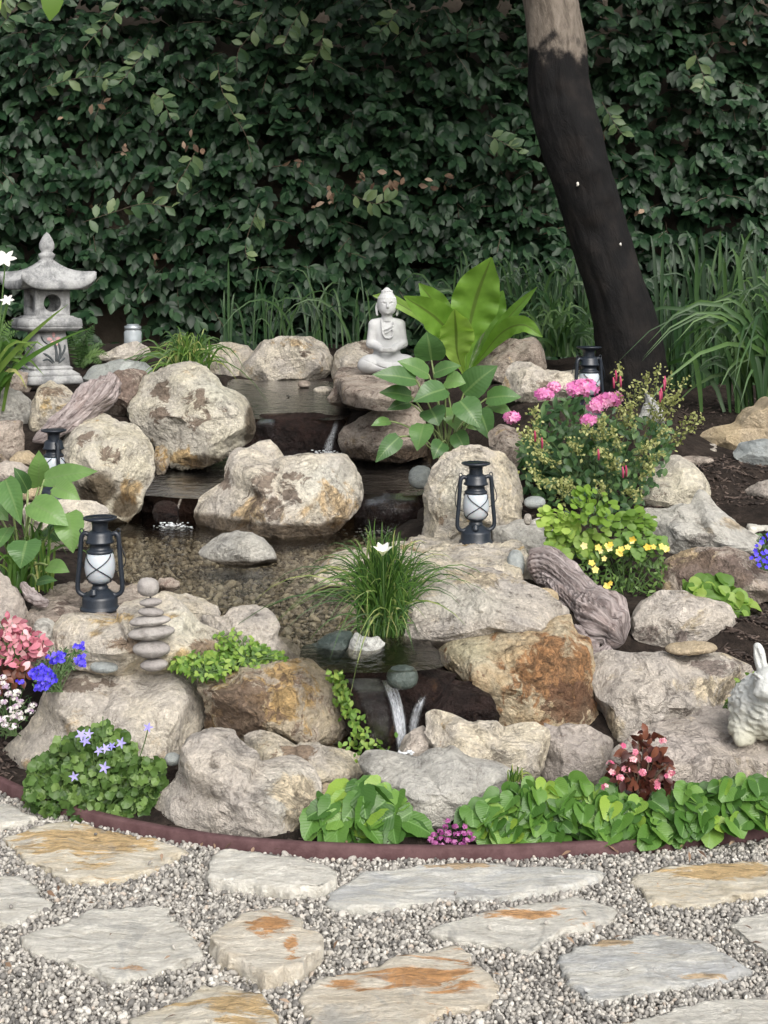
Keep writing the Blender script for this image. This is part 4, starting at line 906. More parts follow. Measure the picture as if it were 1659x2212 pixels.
# ================================================================== SCULPTED STATUES: signed distances meshed by surface nets
def smin(a, b, k):
    h = np.clip(.5 + .5 * (b - a) / k, 0, 1); return b * (1 - h) + a * h - k * h * (1 - h)
def smax(a, b, k): return -smin(-a, -b, k)
def ell(p, c, r):
    q = (p - np.array(c)) / np.array(r); l = np.linalg.norm(q, axis=-1); return (l - 1) * min(r)
def cap(p, a, b, ra, rb=None):
    a, b = np.array(a, float), np.array(b, float); rb = ra if rb is None else rb
    t = np.clip(((p - a) @ (b - a)) / ((b - a) @ (b - a)), 0, 1)
    return np.linalg.norm(p - a - t[..., None] * (b - a), axis=-1) - (ra + (rb - ra) * t)
def nets(f, lo, hi, n):
    lo, hi = np.array(lo, float), np.array(hi, float); st = (hi - lo).max() / n; dim = np.ceil((hi - lo) / st).astype(int) + 1
    ax = [lo[i] + np.arange(dim[i]) * st for i in range(3)]
    G = np.stack(np.meshgrid(*ax, indexing='ij'), -1); D = f(G.reshape(-1, 3)).reshape(dim)
    s = D < 0; cd = dim - 1
    acc = np.zeros((*cd, 3)); cnt = np.zeros(cd)
    sl = lambda o, a: tuple(slice(o[i], o[i] + cd[i]) for i in range(3))
    for a in range(3):
        oth = [i for i in range(3) if i != a]
        for u in (0, 1):
            for v in (0, 1):
                o = [0, 0, 0]; o[oth[0]] = u; o[oth[1]] = v; o2 = list(o); o2[a] = 1
                d0, d1 = D[sl(o, a)], D[sl(o2, a)]; m = (d0 < 0) != (d1 < 0)
                t = np.where(m, d0 / np.where(m, d0 - d1, 1), 0)
                pt = np.zeros((*cd, 3)); pt[..., oth[0]] = u; pt[..., oth[1]] = v; pt[..., a] = t
                acc += np.where(m[..., None], pt, 0); cnt += m
    act = cnt > 0; idx = -np.ones(cd, int); idx[act] = np.arange(act.sum())
    ci = np.argwhere(act); V = lo + (ci + acc[act] / cnt[act][:, None]) * st
    F = []
    for a in range(3):
        b, c = (a + 1) % 3, (a + 2) % 3
        o1 = [slice(None)] * 3; o2 = [slice(None)] * 3; o1[a] = slice(0, dim[a] - 1); o2[a] = slice(1, dim[a])
        m = s[tuple(o1)] != s[tuple(o2)]; e = np.argwhere(m); e = e[(e[:, b] > 0) & (e[:, c] > 0) & (e[:, b] < cd[b]) & (e[:, c] < cd[c])]
        ins = s[tuple(e.T)]
        def at(db, dc):
            q = e.copy(); q[:, b] -= db; q[:, c] -= dc; return idx[tuple(q.T)]
        q = np.stack([at(0, 0), at(1, 0), at(1, 1), at(0, 1)], 1); q[ins] = q[ins][:, ::-1]
        F.append(q)
    F = np.concatenate(F); F = F[:, ::-1]
    return V, F
def arc_caps(p, pts, r):
    d = np.full(len(p), 9.0)
    for a, b in zip(pts[:-1], pts[1:]): d = np.minimum(d, cap(p, a, b, r))
    return d

k = NT('cast_stone'); co = k.obj(); n1 = k.noise(co, 9, 8, .65); n2 = k.noise(co, 90, 5, .7)
k.set_b(Base_Color=k.mix(k.math('MULTIPLY', k.step(k.noise(co, 17, 7, .7, .5), .52, .72), .35), k.mix(k.step(n1, .3, .7), (.42, .425, .435), (.56, .565, .57)), (.30, .30, .295)), Roughness=.85, Specular_IOR_Level=.3, Normal=k.bump(k.math('ADD', k.math('MULTIPLY', n2, .5), n1), .25, .004)); M_CAST = k.m

def statue_sdf(p):
    out = np.full(len(p), 9.0); lo = p[:, 2] < .645; hi = p[:, 2] > .60
    out[lo] = statue_body(p[lo]); q = p[hi]; out[hi] = smin(out[hi], statue_head(q), .012)
    return out
def statue_body(p):
    x, y, z = p[:, 0], p[:, 1], p[:, 2]
    X = np.abs(x); m = np.stack([X, y, z], 1)
    # folded legs
    d = ell(m, (.185, -.06, .115), (.145, .15, .112))
    d = smin(d, ell(m, (0, .02, .11), (.24, .14, .11)), .05)
    d = smin(d, cap(m, (.27, -.08, .10), (.02, -.205, .075), .07, .052), .03)
    d = smin(d, cap(p, (.16, -.20, .095), (-.10, -.20, .13), .035, .03), .02)          # upper foot
    d = smax(d, -(z - .004), .01)
    # trunk, shoulders, arms
    d = smin(d, ell(p, (0, .03, .30), (.155, .105, .20)), .05)
    d = smin(d, ell(p, (0, .025, .47), (.165, .10, .13)), .05)
    d = smin(d, cap(m, (.05, .03, .60), (.145, .03, .565), .05, .062), .05)
    d = smin(d, cap(m, (.155, .03, .555), (.185, .01, .345), .056, .052), .022)
    d = smin(d, cap(m, (.185, .005, .345), (.06, -.145, .285), .05, .035), .022)
    d = smin(d, cap(m, (.075, -.15, .285), (.0, -.17, .275), .030, .026), .016)        # hands in the lap
    for i in range(4): d = smin(d, cap(p, (.055 - .008 * i, -.178 - .004 * i, .272 + .010 * i), (-.05, -.180 - .003 * i, .270 + .009 * i), .0095), .004)
    # robe edges and folds
    u = [(-.066, -.045, .625), (-.064, -.078, .54), (-.056, -.088, .46), (-.03, -.088, .418), (.02, -.088, .408), (.055, -.088, .43), (.066, -.086, .50), (.070, -.06, .60)]
    d = smin(d, arc_caps(p, u, .010), .008)
    for q in ([(-.055, -.083, .50), (0, -.092, .515), (.055, -.084, .55)], [(-.05, -.089, .46), (0, -.094, .48), (.06, -.088, .52)]): d = smin(d, arc_caps(p, q, .007), .008)
    for i in range(4):
        d = smax(d, -arc_caps(p, [(.235, -.02, .50 - .05 * i), (.20, -.055, .475 - .05 * i), (.165, -.06, .47 - .05 * i)], .005), .006)
        d = smax(d, -arc_caps(p, [(-.235, -.02, .50 - .05 * i), (-.20, -.055, .475 - .05 * i), (-.165, -.06, .47 - .05 * i)], .005), .006)
    for i in range(5):
        w = .30 - .05 * i; zz = .20 - .022 * i
        d = smax(d, -arc_caps(p, [(-w, -.13, zz * .9), (-w * .7, -.205, zz * .72), (-.02, -.262, .045 + .01 * i)], .0045), .006)
        d = smax(d, -arc_caps(p, [(w, -.13, zz * .9), (w * .7, -.205, zz * .72), (.05, -.262, .05 + .012 * i)], .0045), .006)
    return d
def statue_head(p):
    x, y, z = p[:, 0], p[:, 1], p[:, 2]; m = np.stack([np.abs(x), y, z], 1)
    d = cap(p, (.0, .02, .60), (.0, .012, .70), .066, .060)
    h = ell(p, (0, .0, .805), (.114, .122, .137))
    h = smin(h, ell(p, (0, -.028, .735), (.090, .086, .064)), .03)
    h = smin(h, ell(p, (0, .01, .935), (.058, .06, .042)), .02)
    h = smin(h, ell(p, (0, .01, .968), (.026, .026, .022)), .015)
    h = smin(h, arc_caps(m, [(.112, .0, .80), (.124, .0, .76), (.119, -.005, .70), (.113, -.01, .675)], .014), .006)  # long ears
    h = smax(h, -ell(m, (.044, -.118, .800), (.030, .020, .014)), .012)               # eye sockets
    h = smin(h, ell(m, (.043, -.098, .797), (.026, .014, .011)), .004)
    h = smin(h, arc_caps(m, [(.012, -.117, .815), (.045, -.113, .832), (.080, -.085, .822)], .005), .006)
    h = smin(h, cap(p, (0, -.108, .82), (0, -.128, .767), .010, .016), .010)
    h = smin(h, ell(p, (0, -.108, .733), (.028, .012, .006)), .004); h = smin(h, ell(p, (0, -.106, .722), (.022, .012, .006)), .004)
    h = smax(h, -cap(p, (-.03, -.122, .7285), (.03, -.122, .7285), .0035), .003)
    h = smin(h, ell(p, (0, -.095, .698), (.026, .016, .014)), .012)
    # curls of hair
    a = np.arctan2(x, -y)
    for j, (zc, rr) in enumerate(((.868, .098), (.897, .076), (.920, .06), (.945, .056))):
        for t in np.linspace(-1.9, 1.9, 15 - 2 * j) + .1 * (j % 2): h = smin(h, ell(p, (rr * math.sin(t), .005 - (rr + .010) * math.cos(t), zc), (.0125, .0125, .0125)), .004)
    return smin(d, h, .012)
def drift_noise(V, s, a): return V + unit(V - V.mean(0)) * (fbm(V * s, 3) * a)[:, None]

Vb, Fb = nets(statue_sdf, (-.37, -.32, -.01), (.37, .20, 1.02), 130)
SY = 6.30; sb = 189 * S(SY) * 1.0
tr_s = bvh('flat topped brown rock carrying the seated statue')
c = P(836, 794, SY); zc = drop(tr_s, c[0], c[1], c[2])
st = link('seated_statue', mesh('seated_statue', Vb * sb, Fb, None, True, M_CAST), None, (c[0], c[1], zc - .006)); st.rotation_euler = (0, 0, math.radians(4))
tag(st, 'white stone statue of a seated meditating figure with a topknot', 'statue')

# ---- rabbit
k = NT('weathered_rabbit'); co = k.obj(); n1 = k.noise(co, 24, 8, .65); sp = k.n('ShaderNodeSeparateXYZ', Vector=co)
low = k.step(k.math('ADD', sp.outputs[2], k.math('MULTIPLY', n1, .05)), .17, .03)
k.set_b(Base_Color=k.mix(k.math('MULTIPLY', low, .75), k.mix(k.step(n1, .3, .7), (.46, .475, .455), (.60, .61, .59)), (.40, .385, .29)), Roughness=.85, Normal=k.bump(k.noise(co, 130, 5), .6, .006)); M_RAB = k.m
def rabbit_sdf(p):
    # units: metres; faces -x -y (towards the viewer's left)
    b = ell(p, (.0, 0, .078), (.098, .092, .080)); b = smin(b, ell(p, (.02, 0, .105), (.075, .075, .062)), .03)
    wv = p * np.array([95, 95, 150]); tx = perlin(np.stack([wv[:, 0] + wv[:, 2] * .3, wv[:, 1], wv[:, 2]], 1) * .62)
    b = b - .0075 * tx
    for s in (-1, 1):
        b = smin(b, cap(p, (-.01 + .035 * s, -.070, .012), (-.015 + .045 * s, -.088, .011), .015, .013), .010)
        b = smin(b, ell(p, (.0 + .060 * s, -.040, .03), (.036, .046, .030)) - .004 * tx, .02)
    h = ell(p, (.012, -.075, .165), (.040, .046, .038)); h = smin(h, ell(p, (.004, -.112, .152), (.024, .026, .022)), .015)
    h = smin(h, ell(p, (.012, -.045, .14), (.045, .045, .04)), .02)
    for s in (-1, 1):
        h = smin(h, ell(p, (.004 + .016 * s, -.118, .146), (.014, .014, .012)), .006)
        a, bb = np.array((.012 + .022 * s, -.062, .192)), np.array((.012 + .036 * s, -.050, .242))
        e = cap(p * np.array([1, 1, 1]), a, bb, .013, .009); e = smin(e, ell(p, tuple((a + bb) / 2), (.014, .010, .030)), .008)
        e = smax(e, -cap(p, a + np.array([0, -.013, .004]), bb + np.array([0, -.011, -.006]), .006, .003), .004)
        h = smin(h, e, .008)
        h = smax(h, -ell(p, (.012 + .035 * s, -.098, .174), (.0085, .009, .0085)), .003); h = smin(h, ell(p, (.012 + .033 * s, -.096, .174), (.0055, .007, .0055)), .001)
        h = smin(h, arc_caps(p, [(.012 + .024 * s, -.112, .183), (.012 + .036 * s, -.098, .186), (.012 + .042 * s, -.084, .180)], .0035), .004)
    h = smin(h, ell(p, (.002, -.134, .156), (.007, .005, .005)), .003)
    d = smin(b, h, .015)
    return smax(d, -(p[:, 2] - .001), .002)
Vr, Fr = nets(rabbit_sdf, (-.13, -.16, -.005), (.14, .12, .27), 96)
c = P(1662, 1593, 3.20)
zr = drop(bvh('flat pinkish slab of rock carrying the rabbit statue'), c[0], c[1], .146)
rb = link('rabbit_statue', mesh('rabbit_statue', Vr, Fr, None, True, M_RAB), None, (c[0], c[1], zr - .004)); rb.rotation_euler = (0, 0, math.radians(-22)); rb.scale = (.93,) * 3
tag(rb, 'white cast rabbit statue with upright ears and woolly textured body', 'statue')

# ================================================================== STORM LANTERNS
k = NT('painted_tin'); co = k.obj(); n1 = k.noise(co, 60, 6, .7)
k.set_b(Base_Color=k.mix(k.step(n1, .35, .65), (.010, .014, .022), (.020, .027, .038)), Roughness=k.math('ADD', .24, k.math('MULTIPLY', n1, .2)), Specular_IOR_Level=.5, Metallic=.0, Normal=k.bump(n1, .08, .001)); M_TIN = k.m
k = NT('frosted_globe'); k.set_b(Base_Color=(.46, .50, .54), Roughness=.22, Specular_IOR_Level=.5); k.set(k.b.inputs['Subsurface Weight'], .15); M_GLOBE = k.m
k = NT('solar_cell'); k.set_b(Base_Color=(.01, .012, .02), Roughness=.12); M_CELL = k.m
def storm_lantern():
    h = 1.0                                             # built 1 m tall, scaled on placing
    root = empty('storm_lantern', (0, 0, 0), '', 'lantern')
    L = lambda nm, prof, mat=M_TIN, par=root, seg=40: part(nm, *lathe(prof, seg), mat, par)
    tank = L('fuel_tank', [(.0, .0), (.205, .0), (.212, .012), (.205, .03), (.192, .042), (.188, .05), (.186, .125), (.176, .15), (.168, .155), (.10, .215), (.085, .225), (.0, .225)])
    a = math.radians(-110); fc = np.array([.125 * math.cos(a), .125 * math.sin(a), .0])
    V, F = lathe([(0, .17), (.040, .17), (.040, .20), (.032, .205), (.032, .235), (.026, .243), (0, .243)], 20); part('filler_cap', V + fc, F, M_TIN, tank)
    L('burner', [(.085, .215), (.088, .245), (.078, .255), (.078, .275), (.098, .285), (.10, .295), (.0, .295)])
    L('globe', [(.072, .285), (.11, .305), (.142, .35), (.158, .41), (.163, .46), (.158, .52), (.146, .575), (.130, .612), (.0, .612)], M_GLOBE)
    L('hood', [(.0, .60), (.135, .605), (.142, .615), (.142, .632), (.124, .645), (.112, .655), (.108, .70), (.140, .712), (.152, .718), (.150, .732), (.135, .748), (.132, .80), (.112, .835), (.092, .845), (.0, .845)])
    cp = L('chimney_cap', [(.086, .84), (.083, .90), (.090, .935), (.155, .958), (.178, .968), (.180, .980), (.172, .988), (.158, .984), (.150, .978), (.0, .978)])
    part('solar_cell', *lathe([(0, .982), (.145, .982), (.145, .979)], 32), M_CELL, cp)
    for s in (-1, 1):
        C = spline([(.115 * s, 0, .800), (.165 * s, 0, .812), (.196 * s, 0, .77), (.206 * s, 0, .66), (.222 * s, 0, .45), (.238 * s, 0, .26), (.225 * s, 0, .19), (.175 * s, 0, .155), (.13 * s, 0, .165)], 40)
        V, F = tube(C, .026, 10); tb = part('side_tube', V, F, M_TIN, root)
        t = np.linspace(0, 2 * np.pi, 16); V, F = tube(np.stack([.195 * s + .020 * np.cos(t), 0 * t, .838 + .024 * np.sin(t)], 1), .006, 6, False); part('handle_eye', V, F, M_TIN, tb)
    R = lambda z: np.interp(z, [.285, .305, .35, .41, .46, .52, .575, .612], [.08, .118, .150, .166, .171, .166, .154, .14])
    for q in (0, 1):
        for s in (-1, 1):
            t = np.linspace(0, 1, 30); z = .600 - .300 * t; an = math.radians(-90 + 180 * q) + s * (math.radians(62) - math.radians(150) * t ** 1.15)
            V, F = tube(np.stack([R(z) * np.cos(an), R(z) * np.sin(an), z], 1), .006, 6); part('guard_wire', V, F, M_TIN, root)
    t = np.linspace(0, 2 * np.pi, 33); V, F = tube(np.stack([.118 * np.cos(t), .118 * np.sin(t), .302 + 0 * t], 1), .006, 6, False); part('guard_ring', V, F, M_TIN, root)
    C = spline([(-.205, .0, .83), (-.215, .06, .70), (-.235, .10, .55), (-.20, .15, .42), (-.10, .19, .36), (.0, .20, .345), (.12, .18, .36), (.225, .10, .43), (.270, .02, .52), (.258, -.02, .60), (.225, -.02, .70), (.212, 0, .83)], 60)
    V, F = tube(C, .0055, 6); part('carrying_wire', V, F, M_TIN, root)
    return root
def copy_tree(o, parent=None):
    c = o.copy(); COL.objects.link(c); c.parent = parent
    for ch in list(o.children): copy_tree(ch, c)
    return c
proto = storm_lantern(); LN = []
near_t = bvh('flat brownish rock carrying the nearest lantern'); mid_t = bvh('broad flat yellow cream rock carrying the lantern by the pool')
for j, (x, y, Y, hpx, tree, rz, lab) in enumerate([
    (216, 1312, 3.68, 203, near_t, 0, 'nearest black storm lantern, standing on the flat rock beside the stacked stones'),
    (1028, 1166, 4.19, 176, mid_t, 14, 'black storm lantern in front of the tall upright cream boulder by the pool'),
    (1272, 895, 5.50, 150, None, 25, 'black storm lantern at the foot of the tree trunk, behind the pink flowers'),
    (116, 1078, 4.62, 154, None, -60, 'black storm lantern behind the arrow leaved plant')]):
    o = proto if j == 0 else copy_tree(proto)
    c = P(x, y, Y); z = drop(tree, c[0], c[1], c[2]) if tree else c[2]
    o.location = (c[0], c[1], z - .003); o.scale = (hpx * S(Y),) * 3; o.rotation_euler = (0, 0, math.radians(rz))
    tag(o, lab, 'lantern', 'storm lanterns around the pool')

# ================================================================== STONE LANTERN (pagoda shape)
k = NT('lantern_stone'); co = k.obj(); n1 = k.noise(co, 14, 9, .68); n2 = k.noise(co, 120, 5, .7)
k.set_b(Base_Color=k.mix(1.0, k.mix(k.step(n1, .36, .60), (.20, .205, .21), (.42, .425, .425)), k.ramp(n2, [(.3, (.78, .78, .78)), (.7, (1.1, 1.1, 1.1))]), 'MULTIPLY'), Roughness=.92, Specular_IOR_Level=.2, Normal=k.bump(k.math('ADD', n2, n1), .5, .004)); M_LS = k.m
M_PETAL = plain_mat('painted_petal', (.62, .36, .36), .8, .12, 60); M_INK = plain_mat('painted_stem', (.055, .065, .07), .8, .3, 50)
def frustum(w0, w1, z0, z1, bev=.006, n=1):
    """square block with bevelled edges, half widths w0 (bottom) and w1 (top)"""
    out = []
    for w, z in ((w0 - bev, z0), (w0, z0 + bev), (w1, z1 - bev), (w1 - bev, z1)):
        b = bev * 1.2; out.append([(w, -w + b, z), (w, w - b, z), (w - b, w, z), (-w + b, w, z), (-w, w - b, z), (-w, -w + b, z), (-w + b, -w, z), (w - b, -w, z)])
    V = np.array(out).reshape(-1, 3); F = [grid_faces(4, 8, True)]
    V = np.concatenate([V, [[0, 0, z0]], [[0, 0, z1]]]); i = np.arange(8); j = (i + 1) % 8
    F.append(np.concatenate([np.stack([np.full(8, 32), j, i], 1), np.stack([np.full(8, 33), 24 + i, 24 + j], 1)])); return V, F
LY = 6.1; u = S(LY) * .86                                     # dimensions below in view pixels
c = P(101, 828, LY)
lan = empty('stone_lantern', c, 'grey stone pagoda lantern with a curved roof and a painted pink flower', 'lantern', rz=math.radians(33))
def lp(nm, VF, par=lan, mat=M_LS, smooth=False): return part(nm, VF[0] * u, VF[1], mat, par, smooth=smooth)
lp('base', merge([frustum(72, 68, 0, 22, 4), frustum(66, 52, 20, 38, 4), frustum(52, 48, 36, 46, 3)]))
post = lp('post', frustum(46, 37, 44, 136, 3))
lp('shelf', merge([frustum(62, 70, 132, 144, 3), frustum(70, 68, 142, 164, 3), frustum(60, 54, 162, 170, 3)]))
# fire box: four panels, each with a round opening
def holed(w, h, r, th, n=48):
    a = np.linspace(0, 2 * np.pi, n, endpoint=False) + np.pi / 4; cc, ss = np.cos(a), np.sin(a)
    m = np.maximum(np.abs(cc), np.abs(ss)); sq = np.stack([cc / m * w, ss / m * h], 1); ci = np.stack([cc * r, ss * r], 1)
    rows = [np.c_[sq[:, 0], np.full(n, th), sq[:, 1]], np.c_[sq[:, 0], np.zeros(n), sq[:, 1]], np.c_[sq[:, 0] * .86, np.zeros(n), sq[:, 1] * .86], np.c_[sq[:, 0] * .84, np.full(n, 1.6), sq[:, 1] * .84],
            np.c_[ci[:, 0] * 1.04, np.full(n, 1.6), ci[:, 1] * 1.04], np.c_[ci[:, 0], np.full(n, 3.0), ci[:, 1]], np.c_[ci[:, 0], np.full(n, th), ci[:, 1]], np.c_[sq[:, 0], np.full(n, th), sq[:, 1]]]
    return np.concatenate(rows), [grid_faces(8, n, True)[:, ::-1]]
box = lp('fire_box', frustum(47, 46, 166, 172, 2)); lp('box_lintel', frustum(45, 45, 232, 238, 2), box)
for q in range(4):
    V, F = holed(44, 31, 22, 12); V = V + np.array([0, -44.5, 202]); a = q * math.pi / 2; R = np.array([[math.cos(a), -math.sin(a), 0], [math.sin(a), math.cos(a), 0], [0, 0, 1]])
    lp('pierced_panel', (V @ R.T, F), box)
# roof: concave hipped shape with lifted corners and carved grooves
nn, mm = 15, 96; rows = []
a = np.linspace(0, 2 * np.pi, mm, endpoint=False); cc, ss = np.cos(a), np.sin(a); mx = np.maximum(np.abs(cc), np.abs(ss)); corner = (1 / mx - 1) / (math.sqrt(2) - 1)
side = np.where(np.abs(cc) > np.abs(ss), ss / mx, cc / mx)
prof = [(.04, 72), (.14, 66), (.22, 58), (.32, 48), (.45, 38), (.60, 29), (.75, 22), (.88, 17), (.97, 13), (1.0, 9), (1.0, -6), (.97, -11), (.80, -9), (.5, -6), (.03, -6)]
for i, (r, z) in enumerate(prof):
    k_ = 1.0 + .10 * corner ** 2 * r; rr = r * 86 * ((1 - .25 * (1 - min(1, r / .3))) / mx * k_ if r > .1 else 1.0)
    zz = z + 24 * corner ** 3 * min(1.0, r) ** 2
    if 1 <= i <= 8: zz = zz - 9.0 * np.exp(-((side * 3.5 + .5) % 1.0 - .5) ** 2 / .018) * (1 - corner ** 2) * math.sin(math.pi * min(1, i / 8.5))
    rows.append(np.stack([rr * cc, rr * ss, zz + 246 + 0 * a], 1))
lp('roof', (np.concatenate(rows), [grid_faces(nn, mm, True)[:, ::-1]]), smooth=True)
lp('finial', lathe([(18, 300), (20, 308), (15, 312), (20, 318), (21, 324), (15, 328), (14, 331), (19, 340), (19, 350), (14, 362), (7, 374), (0, 380)], 24), smooth=True)
# painted relief on the front of the post
def on_post(x, z, o=1.2): return (x, -(46 - 9 * (z - 44) / 92) - o, z)
fl = np.array([4, 112])
for t in (90, 178, 8, 245, 300):
    d = np.array([math.cos(math.radians(t)), math.sin(math.radians(t))]); e = np.array([-d[1], d[0]])
    pts = [fl + d * (3 + 15 * s) + e * w for s, w in ((0, 0), (.25, 3.2), (.6, 4.6), (.85, 3.0), (1, 0), (.85, -3.0), (.6, -4.6), (.25, -3.2))]
    V = np.array([on_post(*q, 1.0) for q in pts] + [on_post(*(fl + d * 11), 2.6)]); n = 8
    part('painted_petal', V * u, np.array([[i, (i + 1) % n, n] for i in range(n)]), M_PETAL, post, smooth=True)
for pts, w in (([(6, 104), (10, 80), (8, 56)], 3.2), ([(16, 102), (20, 80), (12, 56)], 3.0), ([(32, 98), (30, 84), (14, 56)], 2.8), ([(-24, 78), (-8, 68), (4, 54)], 2.8), ([(-26, 60), (-12, 62), (0, 52)], 2.4), ([(32, 66), (22, 58), (14, 52)], 2.4), ([(-28, 120), (-22, 108), (-12, 100)], 2)):
    C = spline([on_post(x, z, .4) for x, z in pts], 12); V, F = tube(C, np.array([.35, .8, 1, 1, 1, 1, 1, 1, 1, .9, .8, .5]) * w, 6); part('painted_leaf', V * u, F, M_INK, post, smooth=True)

# ================================================================== STACKED STONES
CYY = 3.38; c = P(331, 1447, CYY)
cr = empty('stone_cairn', c, 'tower of stacked grey river stones with a ball on a pin', 'cairn')
for j, (x, y, rx, ry) in enumerate([(333, 1436, 31, 15), (327, 1402, 42, 21), (327, 1366.5, 53, 18), (324, 1341, 47, 13.5), (326, 1322, 29, 11.5), (325.5, 1301, 25, 10.5), (320, 1268, 24, 21)]):
    V, f = rock_shape(oval(x, y, rx, ry, 18, rot=(-.05, .02, -.08, -.06, .08, -.06, .1)[j], k=2.0 if j < 6 else 2.5), CYY, 1.0, 0, .8, 0, 4, j, True)[:2]
    A = {q: np.zeros(len(V)) for q in ('rust', 'brown', 'wet', 'pale')}
    wpart('river_stone', V, f, MR['pebble'], cr, A)
V, F = tube([P(325, 1296, CYY), P(325, 1282, CYY)], .0022, 8); wpart('pin', V, F, M_INK, cr)

# ================================================================== GLASS JAR AT THE BACK
k = NT('jar_glass'); k.set_b(Base_Color=(.60, .66, .70), Roughness=.15, Alpha=.55); M_JAR = k.m; M_LID = plain_mat('galvanised', (.42, .46, .49), .35, .15, 40, .1, .6)
c = P(287, 745, 6.85); u = S(6.85)
jar = empty('jar_lantern', c, 'small clear glass jar lantern with a grey metal lid by the hedge', 'lantern')
V, F = lathe([(0, 0), (17, 0), (19, 3), (19, 28), (16, 33), (15, 35)], 28); part('jar', V * u, F, M_JAR, jar)
V, F = lathe([(16, 32), (18, 33), (18, 41), (13, 42), (13, 45), (0, 45)], 28); part('lid', V * u, F, M_LID, jar)
V, F = lathe([(0, 2), (9, 2), (9, 20), (0, 20)], 16); part('candle', V * u, F, plain_mat('candle_wax', (.62, .66, .70), .5), jar)

# ================================================================== DRIFTWOOD
k = NT('driftwood'); co = k.attr('lc', True)
mp = k.n('ShaderNodeMapping', Vector=co); mp.inputs['Scale'].default_value = (1, 1, .14)
n1 = k.noise(mp.outputs[0], 75, 8, .7, 1.0); n2 = k.noise(co, 12, 6, .6)
col = k.ramp(n1, [(.30, (.10, .078, .074)), (.42, (.34, .285, .275)), (.54, (.54, .47, .46)), (.72, (.68, .61, .60))])
col = k.mix(k.math('MULTIPLY', k.step(n2, .5, .7), .4), col, k.mix(1.0, col, (.9, .72, .62), 'MULTIPLY'))
k.set_b(Base_Color=col, Roughness=.9, Specular_IOR_Level=.2, Normal=k.bump(n1, 1.0, .03)); M_DW = k.m
def driftwood(name, pts, rad, label, flat=.8, n=130, m=110, twist=1.2, groove=.17, seed=0, knots=()):
    C = spline(np.array(pts), n); r = np.interp(np.linspace(0, 1, n), np.linspace(0, 1, len(rad)), rad)
    T, N, Bn = frames(C); a = np.linspace(0, 2 * np.pi, m, endpoint=False); t = np.linspace(0, 1, n); so = rng_of('dw', seed).uniform(-30, 30, 3)
    A, TT = np.meshgrid(a, t); Lm = np.linalg.norm(np.diff(C, axis=0), axis=1).sum(); rm = r.mean()
    ph = A + twist * TT
    q = np.stack([np.cos(ph), np.sin(ph), TT * Lm / rm * .32], -1).reshape(-1, 3) + so
    g1 = np.abs(perlin(q * np.array([4.2, 4.2, 1.1]))); g2 = perlin(q * np.array([13, 13, 1.6]) + 9); lump = fbm(q * np.array([.9, .9, 1.6]) + 4, 3)
    k_ = (1 - groove * 1.6 * np.exp(-(g1 / .10) ** 2) + .045 * g2 + .42 * lump).reshape(n, m)
    for kt, ka, kr, kh in knots: k_ += kh * np.exp(-((TT - kt) / kr) ** 2 - (np.angle(np.exp(1j * (A - ka))) / .5) ** 2)
    end = np.clip(np.minimum(TT * 14, (1 - TT) * 14), 0, 1) ** .5
    rr = r[:, None] * k_ * end
    V = C[:, None] + rr[..., None] * (np.cos(A)[..., None] * N[:, None] + flat * np.sin(A)[..., None] * Bn[:, None])
    V = V.reshape(-1, 3); base = V[V[:, 2].argmin()]
    lc = np.stack([np.cos(ph) * rm * 1.2, np.sin(ph) * rm * 1.2, TT * Lm], -1).reshape(-1, 3)
    o = link(name, mesh(name, V - base, grid_faces(n, m, True), {'lc': lc}, True, M_DW), None, base); tag(o, label, 'driftwood'); return o
u = S(3.8)
driftwood('driftwood', [P(1140, 1222, 3.92), P(1185, 1225, 3.88), P(1225, 1265, 3.83), P(1265, 1320, 3.76), P(1305, 1355, 3.70), P(1345, 1392, 3.66)], [26*u, 50*u, 44*u, 52*u, 62*u, 34*u],
          'large gnarled lilac grey driftwood log lying right of the pool', flat=.72, knots=((.12, 1.5, .05, .3), (.35, 4.0, .06, .3), (.62, 1.0, .05, .35), (.75, 2.4, .04, .4), (.82, 3.6, .05, .5), (.7, 5.2, .05, .35), (.9, .2, .04, .5), (.93, 4.4, .035, .5), (.88, 1.6, .03, -.35), (.95, 2.8, .03, -.4)))
driftwood('driftwood', [P(1235, 1365, 3.70), P(1255, 1395, 3.62), P(1290, 1420, 3.60), P(1320, 1400, 3.62)], [26*u, 34*u, 26*u, 14*u], 'dark broken root piece beneath the large driftwood log', seed=3)
u = S(5.5)
driftwood('driftwood', [P(252, 815, 5.62), P(222, 850, 5.55), P(170, 890, 5.48), P(120, 925, 5.42), P(70, 955, 5.38)], [22*u, 40*u, 34*u, 22*u, 8*u], 'slanting mauve driftwood leaning on the stained boulder', seed=1, knots=((.12, 1.0, .07, .3),))
u = S(3.75)
driftwood('driftwood', [P(45, 1258, 3.72), P(65, 1285, 3.70), P(88, 1300, 3.68), P(106, 1302, 3.68)], [9*u, 14*u, 13*u, 9*u], 'short driftwood stub left of the nearest lantern', seed=2, n=40, m=32)

